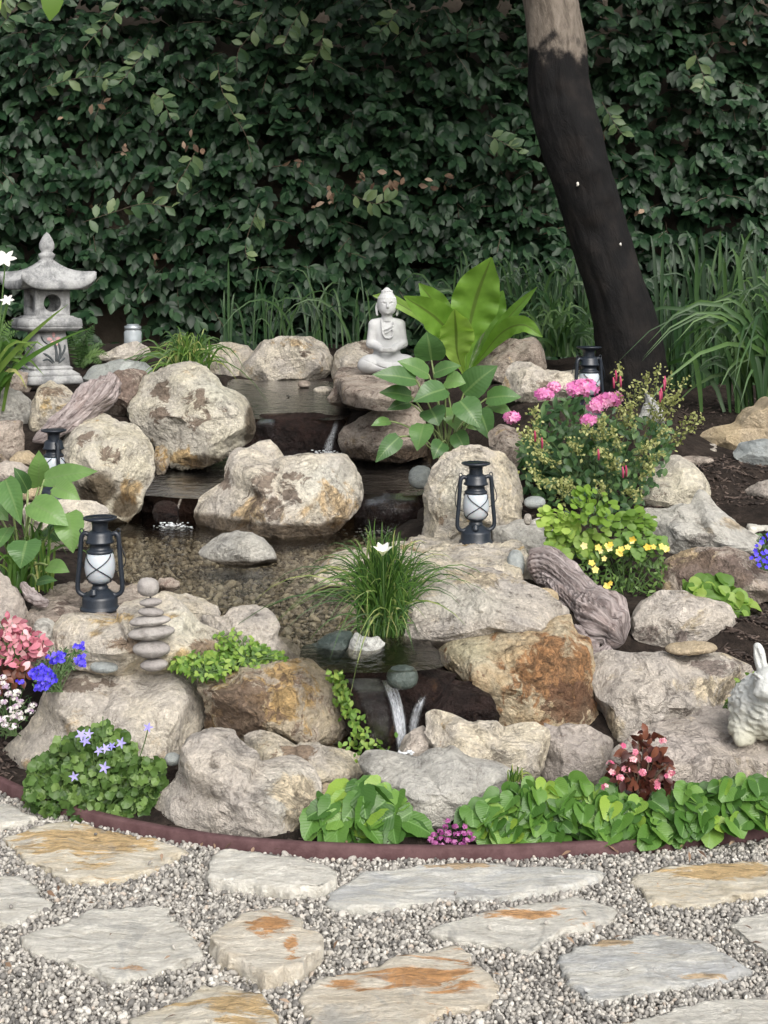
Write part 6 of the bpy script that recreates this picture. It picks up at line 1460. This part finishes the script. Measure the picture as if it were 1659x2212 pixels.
arum('arrow_leaved_plant', 'glossy green arrow leaved plant in front of the large lime fern', (965, 992), 5.2, [
 (932, 778, 922, 716, 60, .1), (925, 808, 858, 780, 38, 0), (898, 820, 804, 809, 40, -.05), (962, 840, 892, 868, 48, -.1), (888, 856, 819, 848, 34, 0), (885, 870, 836, 886, 24, .05), (1002, 850, 1075, 790, 56, 0), (994, 866, 1037, 924, 54, -.1), (1036, 886, 1058, 950, 44, -.05),
 (1052, 860, 1126, 858, 42, 0), (1056, 876, 1110, 897, 28, .05), (916, 916, 901, 974, 46, -.1), (862, 944, 811, 999, 34, -.15), (930, 884, 948, 920, 50, -.05), (962, 824, 1006, 828, 40, 0), (956, 956, 936, 992, 34, -.1), (938, 806, 996, 790, 32, .05), (842, 910, 802, 920, 20, 0), (985, 935, 1010, 985, 36, -.05), (1010, 905, 1045, 930, 40, .08), (975, 880, 985, 930, 44, 0)])
g = rng_of('arum2')
o = arum('arrow_leaved_plant', 'light green arrow leaved plant between two lanterns at the left', (48, 1272), 3.98, [
 (84, 1052, 84, 973, 44, .2), (96, 1036, 211, 1018, 44, .1), (118, 1050, 173, 1080, 38, 0), (68, 1086, 148, 1136, 56, -.05), (12, 1036, 46, 1134, 46, -.1), (58, 1168, 44, 1228, 60, -.2), (148, 1108, 158, 1195, 56, -.05), (104, 1222, 150, 1236, 30, -.1), (80, 1258, 124, 1254, 18, -.15), (-15, 1095, 18, 1125, 36, 0), (20, 1140, -10, 1190, 40, -.05), (60, 1060, 30, 1010, 30, .1), (100, 1140, 130, 1170, 40, .05)])
cs = clump_curves((55, 1275), 3.95, 90, (70, 200), .7, .25, g, 26)
V, F, A = blade_mesh(cs, [7 * S(3.95) * g.uniform(.6, 1.2) for _ in cs], g=g); wpart('blades', V, F, LM['grassb'], o, A, True, 'stuff')

# ================================================================== FERNS
def frond(C, w, leaf, g, n=22, taper=True):
    T = unit(np.gradient(C, axis=0)); idx = np.linspace(1, len(C) - 1, n).astype(int); Pm, D, N, Sz = [], [], [], []
    for j, i in enumerate(idx):
        t = j / n; ww = w * math.sin(math.pi * min(1, .12 + .88 * t) ** .8) if taper else w
        sd = unit(np.cross(T[i], [0, -.8, .6]))
        for s in (-1, 1): Pm.append(C[i]); D.append(unit(sd * s + T[i] * .35 + g.normal(0, .08, 3))); N.append(unit(np.array([0, -.8, .6]) + g.normal(0, .2, 3))); Sz.append(max(ww, .004))
    return lmat(np.array(Pm), np.array(D), np.array(N), np.array(Sz))
def fern(name, label, root, Y, tips, w, shape, mat, g, n=24):
    o = empty(name, P(root[0], root[1], Y), label, 'fern', 'ferns')
    for tx, ty, dy in tips:
        r = P(*root, Y); e = P(tx, ty, Y + dy); C = bez([r, r * .6 + e * .4 + np.array([0, 0, .35 * np.linalg.norm(e - r)]), e], 40)
        V, F, A = inst(shape[0], shape[1], frond(C, w * S(Y), shape, g, n), None, shape[2]); V2, F2 = tube(C, .0015, 4, False); F2 = [f + len(V) for f in F2]
        wpart('frond', np.concatenate([V, V2]), [np.concatenate([F[0], F2[0]])], LM[mat], o, {'tint': np.full(len(V) + len(V2), g.random())})
    return o
g = rng_of('fern'); PIN = strip_leaf([.5, .9, .7, .08], .26, .15, .2)
fern('sword_fern', 'green fern at the left edge below the iris flower', (-40, 830), 5.75, [(40, 715, -.1), (48, 760, -.15), (30, 690, 0), (52, 800, -.2), (20, 735, -.1), (10, 670, .1)], 26, PIN, 'fern', g)
fern('sword_fern', 'drooping fern to the right of the stone lantern', (172, 800), 6.55, [(228, 745, -.1), (235, 770, -.2), (205, 700, 0), (165, 690, 0), (222, 790, -.2), (190, 720, -.1), (150, 720, -.1)], 18, PIN, 'fern', g)
FAN = strip_leaf([.35, .8, 1, .7], .9, .15, .15)
g = rng_of('maiden')
mf = empty('maidenhair_fern', P(1290, 1195, 4.2), 'lime green maidenhair fern above the yellow flowers', 'fern', 'ferns')
for poly, n, Yf, mt in [([(1235,1120),(1240,1075),(1262,1058),(1300,1060),(1320,1090),(1318,1118),(1290,1135)], 60, 4.02, 'lime'), ([(1168,1110),(1175,1094),(1215,1098),(1262,1118),(1260,1145),(1215,1150),(1180,1135)], 60, 4.05, 'lime'), ([(1310,1130),(1330,1108),(1375,1100),(1408,1118),(1400,1145),(1350,1155)], 60, 4.08, 'lime'),
                       ([(1320,1180),(1325,1155),(1370,1145),(1425,1158),(1430,1180),(1380,1200)], 70, 4.0, 'creep'), ([(1185,1180),(1190,1150),(1250,1140),(1310,1140),(1320,1190),(1260,1205)], 110, 4.06, 'creep'), ([(1200,1195),(1210,1120),(1300,1100),(1370,1130),(1380,1195),(1290,1210)], 120, 4.18, 'shrub')]:
    q = px_pts(poly, n, g, 5); cc = q.mean(0); r = P(1285, 1200, 4.2)
    pts = np.array([P(x, y, Yf + g.uniform(-.03, .03)) for x, y in q]); nr = unit(np.array([0, -.7, .75]) + g.normal(0, .22, (len(q), 3)))
    dd = np.c_[(q[:, 0] - 1285) / 90 + g.normal(0, .4, len(q)), np.full(len(q), -.3), -(q[:, 1] - 1150) / 120 + g.normal(-.3, .4, len(q))]
    V, F, A = inst(FAN[0], FAN[1], lmat(pts, dd, nr, 17 * S(4.1) * g.uniform(.7, 1.25, len(q))), g.random(len(q)) * .25 + g.random() * .6, FAN[2]); wpart('frond', V, F, LM[mt], mf, A, True, 'stuff')
    stems(mf, [bez([r, (r + P(*cc, Yf)) / 2 + [0, .02, .03], p], 8) for p in pts[::4]], .0008, M_STEMB, 'stalks', 4)

# ================================================================== HEART LEAVED PLANTS ALONG THE EDGING
def hearts(label, poly, n, Yb, kY, size, shapes, key, g, mind, ground=0.0, up=.75):
    p = px_pts(poly, n, g, mind); ymax = p[:, 1].max(); pts = np.array([P(x, y, Yb + (ymax - y) * kY + g.uniform(-.015, .015)) for x, y in p]); m = len(pts)
    cx = pts[:, 0].mean(); root = empty('heart_leaved_plant', (cx, Yb + .06, ground), label, 'plant', 'heart leaved plants along the edging')
    nr = unit(np.stack([g.normal(0, .55, m) + (pts[:, 0] - cx) * 1.2, -.75 + g.normal(0, .35, m), up + g.normal(0, .35, m)], 1)); d = np.stack([g.normal(0, 1.0, m) + (pts[:, 0] - cx) * 3, np.full(m, -.6), np.full(m, -.35)], 1)
    M = lmat(pts, d, nr, size * S(Yb) * g.uniform(.7, 1.2, m)); leaf_objs(root, M, shapes, key, LM['violet'])
    stems(root, [bez([np.array([cx + (q[0] - cx) * .45, Yb + .07, ground]), np.array([cx + (q[0] - cx) * .8, q[1] + .03, q[2] * .7]), q], 7) for q in pts], .0016, M_STEMP, 'stalks', 5)
g = rng_of('violet')
hearts('fresh green serrated heart leaved plant in front of the pale grey wedge boulder', [(675,1770),(700,1712),(760,1690),(830,1692),(885,1720),(895,1760),(880,1800),(800,1812),(720,1806),(685,1790)], 58, 2.93, .0006, 54, SER, 'serrated', g, 12, up=.9)
top = lambda x: np.interp(x, [1000, 1060, 1120, 1180, 1260, 1330, 1400, 1470, 1540, 1620, 1700], [1750, 1725, 1698, 1690, 1690, 1705, 1735, 1705, 1690, 1675, 1670]); bot = lambda x: np.interp(x, [1000, 1060, 1130, 1200, 1300, 1400, 1500, 1600, 1700], [1778, 1806, 1818, 1812, 1806, 1806, 1796, 1784, 1776])
for x0, x1, lab in ((1012, 1165, 'heart leaved plant next to the magenta flowers'), (1150, 1320, 'heart leaved plant left of the red leaved plant'), (1305, 1490, 'heart leaved plant in front of the red leaved plant'), (1475, 1700, 'heart leaved plant below the rabbit slab at the right edge')):
    xs = np.linspace(x0, x1, 7); poly = [(x, top(x)) for x in xs] + [(x, bot(x)) for x in xs[::-1]]
    hearts(lab, poly, 76, 2.91, .0006, 39, HRT, 'heart', g, 11, up=1.0)

# ================================================================== SMALLER PLANTS
def bush(name, label, poly, Y, thick, n, size, shape, key, mat, g, nobj=0, ground=None, kY=.0008, up=.6, cat='plant', stem=M_STEM, mind=0, group=None, jit=.5):
    p = px_pts(poly, n, g, mind); ymax = max(q[1] for q in poly); cx = np.mean([q[0] for q in poly])
    pts = np.array([P(x, y, Y + (ymax - y) * kY + g.uniform(-1, 1) * thick) for x, y in p]); m = len(pts); r = P(cx, ymax, Y) if ground is None else ground
    o = empty(name, r, label, cat, group); nr = face(m, g, up, jit); M = lmat(pts, perp(nr, g, .6), nr, size * S(Y) * g.uniform(.65, 1.25, m))
    od = np.argsort(pts[:, 1]); M = M[od]; leaf_objs(o, M[:nobj], [shape], key, LM[mat]); leaf_mass(o, M[nobj:], shape, LM[mat], g)
    sel = pts[g.permutation(m)[:min(m, 40)]]; stems(o, [bez([r + [g.normal(0, .01), 0, 0], (r + q) / 2 + [0, 0, .02], q], 6) for q in sel], .0014, stem, 'stems', 4)
    return o, pts
def flowers(root, pts, geo, size, mat, g, name='flower', up=.5, eye=False, j=.3):
    V, F, lc = geo; key = (name, mat.name, size, len(V))
    if key not in _meshes: _meshes[key] = mesh(name, V * size, F, {'lc': lc, 'tint': np.zeros(len(V))}, True, mat)
    nr = face(len(pts), g, up, j); M = lmat(np.array(pts), perp(nr, g), nr, g.uniform(.8, 1.2, len(pts))); lo = Matrix.Translation(-Vector(root.location))
    for m in M:
        o = bpy.data.objects.new(name, _meshes[key]); COL.objects.link(o); o.parent = root; o.matrix_basis = lo @ m4(m)
def heads(root, centres, Y, rpx, n, geo, spx, mat, g, name='flower_head', flat=.6):
    for x, y, rr in centres:
        c = P(x, y, Y); d = unit(g.normal(size=(n, 3)) + np.array([0, -.8, .7])); pos = c + d * (rr * rpx * S(Y)) * np.array([1, 1, flat]) * g.uniform(.75, 1.05, (n, 1)); M = lmat(pos, perp(d, g), d, spx * S(Y) * g.uniform(.8, 1.2, n))
        V, F, A = inst(geo[0], geo[1], M, g.random(n), geo[2]); wpart(name, V, F, mat, root, A)

g = rng_of('campanula')
camp, cpts = bush('bellflower_mound', 'ruffled green mound with lilac star flowers by the edging', [(62,1750),(58,1690),(80,1645),(130,1600),(185,1570),(225,1560),(262,1585),(300,1625),(345,1650),(352,1690),(330,1745),(290,1770),(230,1778),(150,1762)], 3.09, .04, 900, 19, RUF, 'ruffled', 'camp', g, 220, kY=.0004)
flowers(camp, [P(x, y, 3.0 + (1750 - y) * .0004) for x, y in ((228, 1617), (242, 1612), (262, 1605), (226, 1658), (160, 1677), (175, 1588), (192, 1586), (320, 1572), (185, 1602), (214, 1622))], STAR5, .0125, FL['lilac'], g)
stems(camp, [bez([P(225, 1640, 3.1), P(222, 1590, 3.1), P(222, 1548, 3.12)], 6), bez([P(300, 1640, 3.1), P(315, 1600, 3.1), P(320, 1572, 3.1)], 6)], .0014, M_STEM, 'flower_stalks')
g = rng_of('creep')
tr_c = None
for lab, poly, Y, n in (('low bright green creeper behind the very large cream boulder', [(365,1440),(380,1418),(430,1408),(480,1418),(500,1440),(480,1465),(420,1462)], 3.36, 320), ('low green creeper beside the light grey rock', [(455,1372),(480,1360),(530,1368),(560,1390),(610,1410),(625,1428),(560,1440),(500,1440),(478,1410)], 3.44, 420)):
    bush('creeping_plant', lab, poly, Y, .03, n, 14, OVA, 'creeper', 'creep', g, 60, kY=.0012, up=.9, group='creeping plants')
vine = spline([(725, 1455), (738, 1490), (752, 1530), (778, 1580), (795, 1620), (815, 1650)], 40)
tr_v = bvh('dark maroon wet rock face under the front waterfall', 'golden brown pitted boulder beside the trailing green creeper')
o = empty('trailing_creeper', P(725, 1455, 3.3), 'trailing creeper hanging down beside the front waterfall', 'plant', 'creeping plants')
vc = np.array([hug(tr_v, x, y, .02, 3.2) for x, y in vine]); pp = np.array([hug(tr_v, x + g.normal(0, 9 + 14 * (y > 1590)), y + g.normal(0, 5), g.uniform(.01, .05), 3.2) for x, y in np.repeat(vine, 7, 0)])
nr = face(len(pp), g, .5, .5); MM = lmat(pp, perp(nr, g, .6), nr, 14 * S(3.2) * g.uniform(.6, 1.3, len(pp))); leaf_objs(o, MM[::4], [OVA], 'creeper', LM['creep']); leaf_mass(o, np.delete(MM, np.s_[::4], 0), OVA, LM['creep'], g); stems(o, [vc], .0016, M_STEMB, 'stem')

g = rng_of('pentas')
sh, _ = bush('flowering_shrub', 'green shrub with clusters of pink flowers right of the upright cream boulder', [(1135,960),(1160,880),(1215,845),(1270,850),(1320,885),(1345,930),(1340,1000),(1300,1060),(1220,1085),(1160,1050),(1130,1010)], 4.75, .10, 430, 32, LAN, 'pentas', 'shrub', g, 200, kY=.0004)
heads(sh, [(1263, 838, 1.15), (1240, 842, .9), (1175, 852, .8), (1320, 862, .95), (1288, 876, .95), (1303, 868, .8), (1106, 902, .65), (1272, 908, .7), (1196, 836, .5)], 4.55, 27, 46, TINY5, 8.5, FL['pink'], g)
g = rng_of('cuphea')
cu, _ = bush('straggly_shrub', 'straggly yellowish shrub with drooping red flowers behind the maidenhair fern', [(1135,1060),(1120,960),(1200,940),(1300,900),(1400,900),(1470,930),(1440,1010),(1400,1080),(1330,1105),(1240,1105),(1170,1090)], 4.62, .14, 620, 20, OVA, 'cuphea', 'shrub', g, 120, kY=.0003)
bp, st_ = [], []
for (x0, y0, x1, y1) in [(1330, 930, 1338, 785), (1350, 930, 1375, 830), (1390, 950, 1425, 790), (1410, 960, 1480, 820), (1400, 950, 1450, 815), (1420, 980, 1500, 895), (1430, 990, 1520, 900), (1370, 960, 1355, 850), (1300, 960, 1300, 900), (1190, 980, 1130, 925), (1200, 1000, 1125, 940), (1210, 1020, 1150, 980), (1180, 1060, 1140, 1010), (1220, 1060, 1160, 1040), (1340, 990, 1320, 930), (1360, 1010, 1400, 960), (1380, 1020, 1430, 980), (1300, 1030, 1340, 1000), (1260, 1000, 1230, 950), (1250, 1060, 1200, 1040), (1370, 1050, 1410, 1010), (1340, 1060, 1380, 1070), (1160, 960, 1150, 880), (1390, 930, 1440, 860), (1370, 900, 1400, 810), (1200, 1090, 1230, 1050), (1310, 1090, 1290, 1040), (1300, 960, 1260, 925), (1360, 940, 1340, 880), (1410, 930, 1465, 850), (1380, 980, 1440, 930), (1330, 1010, 1290, 970)]:
    C = bez([P(x0, y0, 4.6), P((x0 + x1) / 2 + 6, (y0 + y1) / 2 - 8, 4.5), P(x1, y1, 4.45)], 14); st_.append(C)
    for q in np.repeat(C[4:], 6, 0): bp.append(q + g.normal(0, .009, 3))
bp = np.array(bp); nr = face(len(bp), g, .5, .7); leaf_mass(cu, lmat(bp, perp(nr, g), nr, 7.5 * S(4.5) * g.uniform(.6, 1.3, len(bp))), OVA, LM['bract'], g, 'bracts'); stems(cu, st_, .0014, M_STEMP, 'branchlets', 4)
for x, y in [(1330, 800), (1325, 815), (1340, 812), (1434, 820), (1428, 838), (1425, 845), (1436, 812), (1155, 930), (1345, 1008), (1352, 1005), (1292, 970), (1170, 945)]:
    V, F = tube([P(x, y, 4.42), P(x + 1, y + 10, 4.42), P(x + 1, y + 24, 4.42)], np.array([1.5, 2.6, 2.0]) * S(4.42), 7); wpart('tubular_flower', V, F, FL['hot'], cu, {'tint': np.zeros(len(V)), 'lc': V})
g = rng_of('nemesia')
ne, _ = bush('flowering_plant', 'airy plant with small yellow flowers below the maidenhair fern', [(1245,1200),(1300,1185),(1400,1180),(1445,1200),(1430,1260),(1390,1300),(1330,1310),(1270,1280)], 4.0, .06, 420, 17, LAN, 'nemesia', 'camp', g, 60, kY=.0005)
flowers(ne, [P(x + g.normal(0, 3), y + g.normal(0, 3), 3.88) for x, y in [(1310, 1182), (1322, 1178), (1300, 1190), (1330, 1190), (1345, 1186), (1290, 1178), (1318, 1192), (1340, 1196), (1365, 1172), (1372, 1166), (1358, 1178), (1400, 1184), (1410, 1180), (1435, 1186), (1442, 1192), (1428, 1180), (1278, 1217), (1282, 1225), (1310, 1268), (1318, 1262), (1262, 1182), (1306, 1212)]], ROUND5, .0098, FL['yellow'], g)
g = rng_of('small')
bush('leafy_seedling', 'small bright green leafy plant on the mulch at the right', [(1470,1275),(1500,1258),(1560,1250),(1600,1275),(1618,1310),(1600,1335),(1570,1330),(1540,1300),(1490,1290)], 3.85, .03, 60, 30, HRT[0], 'heartsmall', 'creep', g, 60, kY=.0008, up=.8)
bush('leafy_seedling', 'tuft of green leaves beside the rabbit statue', [(1590,1475),(1610,1450),(1630,1460),(1640,1490),(1625,1505),(1600,1500)], 3.36, .02, 34, 15, OVA, 'seed', 'creep', g, 20)
bush('leafy_seedling', 'moss like sprig between the slab and the rabbit statue', [(1560,1525),(1585,1500),(1590,1530)], 3.3, .01, 22, 11, OVA, 'seed', 'creep', g, 0)
# pink leaved plant, blue and white flowers at the left
pk, _ = bush('pink_leaved_plant', 'pink and cream leaved plant at the left edge', [(-40,1400),(-30,1340),(20,1330),(60,1350),(95,1375),(100,1410),(75,1430),(40,1440),(-20,1440)], 3.42, .05, 240, 20, OVA, 'pinkleaf', 'pinkl', g, 120, kY=.0006)
p2 = px_pts([(-20,1440),(40,1435),(70,1440),(55,1470),(10,1490),(-20,1480)], 70, g); nr = face(70, g, .4, .5); leaf_mass(pk, lmat(np.array([P(x, y, 3.40 + g.uniform(-.02, .03)) for x, y in p2]), perp(nr, g, .6), nr, 20 * S(3.4) * g.uniform(.7, 1.2, 70)), OVA, LM['begon'], g, 'dark_foliage')
lo_, _ = bush('blue_flowered_plant', 'low plant with deep blue flowers against the very large cream boulder', [(65,1470),(75,1430),(110,1405),(150,1395),(182,1400),(180,1430),(140,1455),(110,1490),(80,1495)], 3.36, .04, 170, 12, LAN, 'lobelia', 'shrub', g, 0)
bl = px_pts([(62,1450),(90,1435),(120,1455),(125,1470),(100,1490),(75,1490),(85,1470),(65,1462)], 70, g, 4); bl = np.concatenate([bl, px_pts([(100,1420),(115,1405),(140,1412),(138,1430),(110,1435)], 24, g, 4), px_pts([(155,1395),(180,1388),(182,1400),(160,1405)], 9, g, 3), px_pts([(160,1420),(182,1412),(184,1440),(165,1438)], 16, g, 3), px_pts([(30,1470),(50,1468),(50,1476),(30,1476)], 5, g, 2)])
flowers(lo_, [P(x, y, 3.28 + g.uniform(-.02, .02)) for x, y in bl], ROUND5, .0052, FL['blue'], g, 'blue_flower')
al, _ = bush('white_flowered_plant', 'low plant with white and mauve flower clusters at the left edge', [(-40,1480),(20,1455),(50,1480),(70,1510),(80,1535),(50,1570),(10,1590),(-40,1590)], 3.42, .03, 220, 10, LAN, 'alyssum', 'shrub', g, 0)
heads(al, [(x, y, g.uniform(.7, 1.1)) for x, y in px_pts([(-20,1465),(15,1460),(30,1490),(75,1525),(60,1550),(30,1570),(-20,1575)], 26, g, 11)], 3.34, 11, 18, TINY4, 3.4, FL['aly'], g)
ro, _ = bush('blue_flowered_plant', 'sprig of blue flowers at the right edge beside the ledge rock', [(1625,1215),(1630,1165),(1655,1150),(1690,1160),(1690,1230),(1650,1235)], 4.05, .04, 140, 12, LAN, 'lobelia', 'shrub', g, 0)
flowers(ro, [P(x, y, 3.97) for x, y in px_pts([(1622,1210),(1640,1160),(1680,1150),(1680,1230),(1640,1225)], 30, g, 7)], ROUND5, .0075, FL['blue'], g, 'blue_flower')
ma, _ = bush('magenta_flowered_plant', 'low magenta flowered plant between the two kinds of heart leaves', [(922,1840),(930,1800),(970,1780),(1010,1790),(1028,1815),(1020,1842),(970,1848)], 2.92, .02, 150, 11, LAN, 'alyssum', 'shrub', g, 0)
heads(ma, [(x, y, g.uniform(.7, 1.1)) for x, y in px_pts([(922,1835),(930,1800),(965,1772),(1005,1785),(1028,1812),(1015,1835),(965,1840)], 24, g, 13)], 2.90, 9, 13, TINY4, 3.6, FL['mag'], g)
# red leaved begonia
g = rng_of('begonia')
be, _ = bush('red_leaved_plant', 'dark red leaved plant with pink flowers in front of the flat slab', [(1315,1690),(1330,1650),(1350,1620),(1380,1590),(1395,1570),(1415,1580),(1430,1620),(1450,1660),(1450,1700),(1425,1725),(1350,1728),(1320,1715)], 2.99, .035, 230, 26, OVA, 'begonia', 'begon', g, 140, kY=.0003, stem=M_STEMB, up=.5, jit=.8)
heads(be, [(1345, 1612, 1), (1318, 1650, 1), (1322, 1668, .8), (1372, 1625, .8), (1352, 1662, 1), (1388, 1668, 1), (1368, 1640, .8), (1432, 1600, .8), (1442, 1675, 1.1), (1450, 1668, .8), (1422, 1690, 1), (1418, 1700, .9), (1308, 1700, 1), (1340, 1680, .8), (1400, 1640, .7)], 2.94, 7, 5, ROUND5, 6, FL['beg'], g, 'flower_cluster')
# corner leaf at the bottom left
cl_ = empty('leafy_seedling', P(5, 2215, 2.27), 'dark leafy sprig in the bottom left corner', 'plant')
leaf_objs(cl_, lmat(np.array([P(-15, 2195, 2.27), P(0, 2215, 2.26), P(30, 2222, 2.25), P(-20, 2220, 2.25)]), np.array([[1, -.2, 0], [.9, -.3, -.1], [.8, -.2, .3], [.5, -.2, .3]]), np.array([[0, -.5, .8]] * 4), [55 * S(2.27)] * 4), [OVA], 'corner', LM['shrub'])

# ================================================================== MULCH AND FALLEN BITS
g = rng_of('mulch'); CHIP = (np.array([[-.5, -.14, 0], [.5, -.1, .02], [.5, .12, 0], [-.5, .14, .02], [-.45, -.1, .09], [.45, -.08, .1], [.45, .1, .09], [-.45, .1, .1]]), [np.array([[0, 3, 2, 1], [4, 5, 6, 7], [0, 1, 5, 4], [1, 2, 6, 5], [2, 3, 7, 6], [3, 0, 4, 7]])], np.zeros((8, 3)))
px = []
for poly, n in (([(1500,990),(1659,980),(1700,1095),(1540,1092)], 900), ([(1560,1290),(1700,1290),(1700,1440),(1560,1420)], 900), ([(-30,1560),(90,1520),(60,1640),(20,1690),(-30,1690)], 500), ([(1130,1060),(1480,1060),(1480,1130),(1130,1130)], 500), ([(1440,880),(1659,840),(1659,930),(1480,940)], 500), ([(320,1640),(700,1700),(1000,1790),(1659,1700),(1659,1810),(1000,1850),(650,1845),(350,1800)], 900)):
    q = px_pts(poly, n, g); 
    for x, y in q:
        d = P(x, y, 1.0) - np.array([0, 0, CAMH]); t0 = 2.6                    # march the view ray to the ground
        for t in np.arange(2.7, 7.3, .04):
            w = np.array([0, 0, CAMH]) + d * t
            if w[2] < GROUNDZ(w[0], w[1]) + .004: px.append(w); break
px = np.array(px); kk = len(px); nr = unit(g.normal(0, .35, (kk, 3)) + [0, 0, 1])
M = lmat(px, perp(nr, g), nr, g.uniform(.012, .034, kk)); V, F, A = inst(CHIP[0], CHIP[1], M, g.random(kk), CHIP[2])
o = link('mulch', mesh('mulch', V, F, A, False, leaf_mat('bark_chip', ((.018, .013, .011), (.05, .036, .03), (.12, .09, .075)), .9, 0))); struct(o, 'stuff', 'dark bark mulch between the rocks'); o['category'] = 'mulch'

g = rng_of('litter'); lp_ = [(g.uniform(0, 1659), g.uniform(1880, 2200)) for _ in range(26)] + [(g.uniform(300, 1659), g.uniform(1800, 1850)) for _ in range(22)]
pts = np.array([PZ(x, y, .026) for x, y in lp_]); kk = len(pts); nr = unit(g.normal(0, .3, (kk, 3)) + [0, 0, 1])
V, F, A = inst(LAN[0], LAN[1], lmat(pts, perp(nr, g), nr, g.uniform(.010, .026, kk)), g.random(kk), LAN[2]); o = link('leaf_litter', mesh('leaf_litter', V, F, A, True, LM['dead'])); struct(o, 'stuff', 'dry leaf scraps scattered over the gravel'); o['category'] = 'leaf litter'
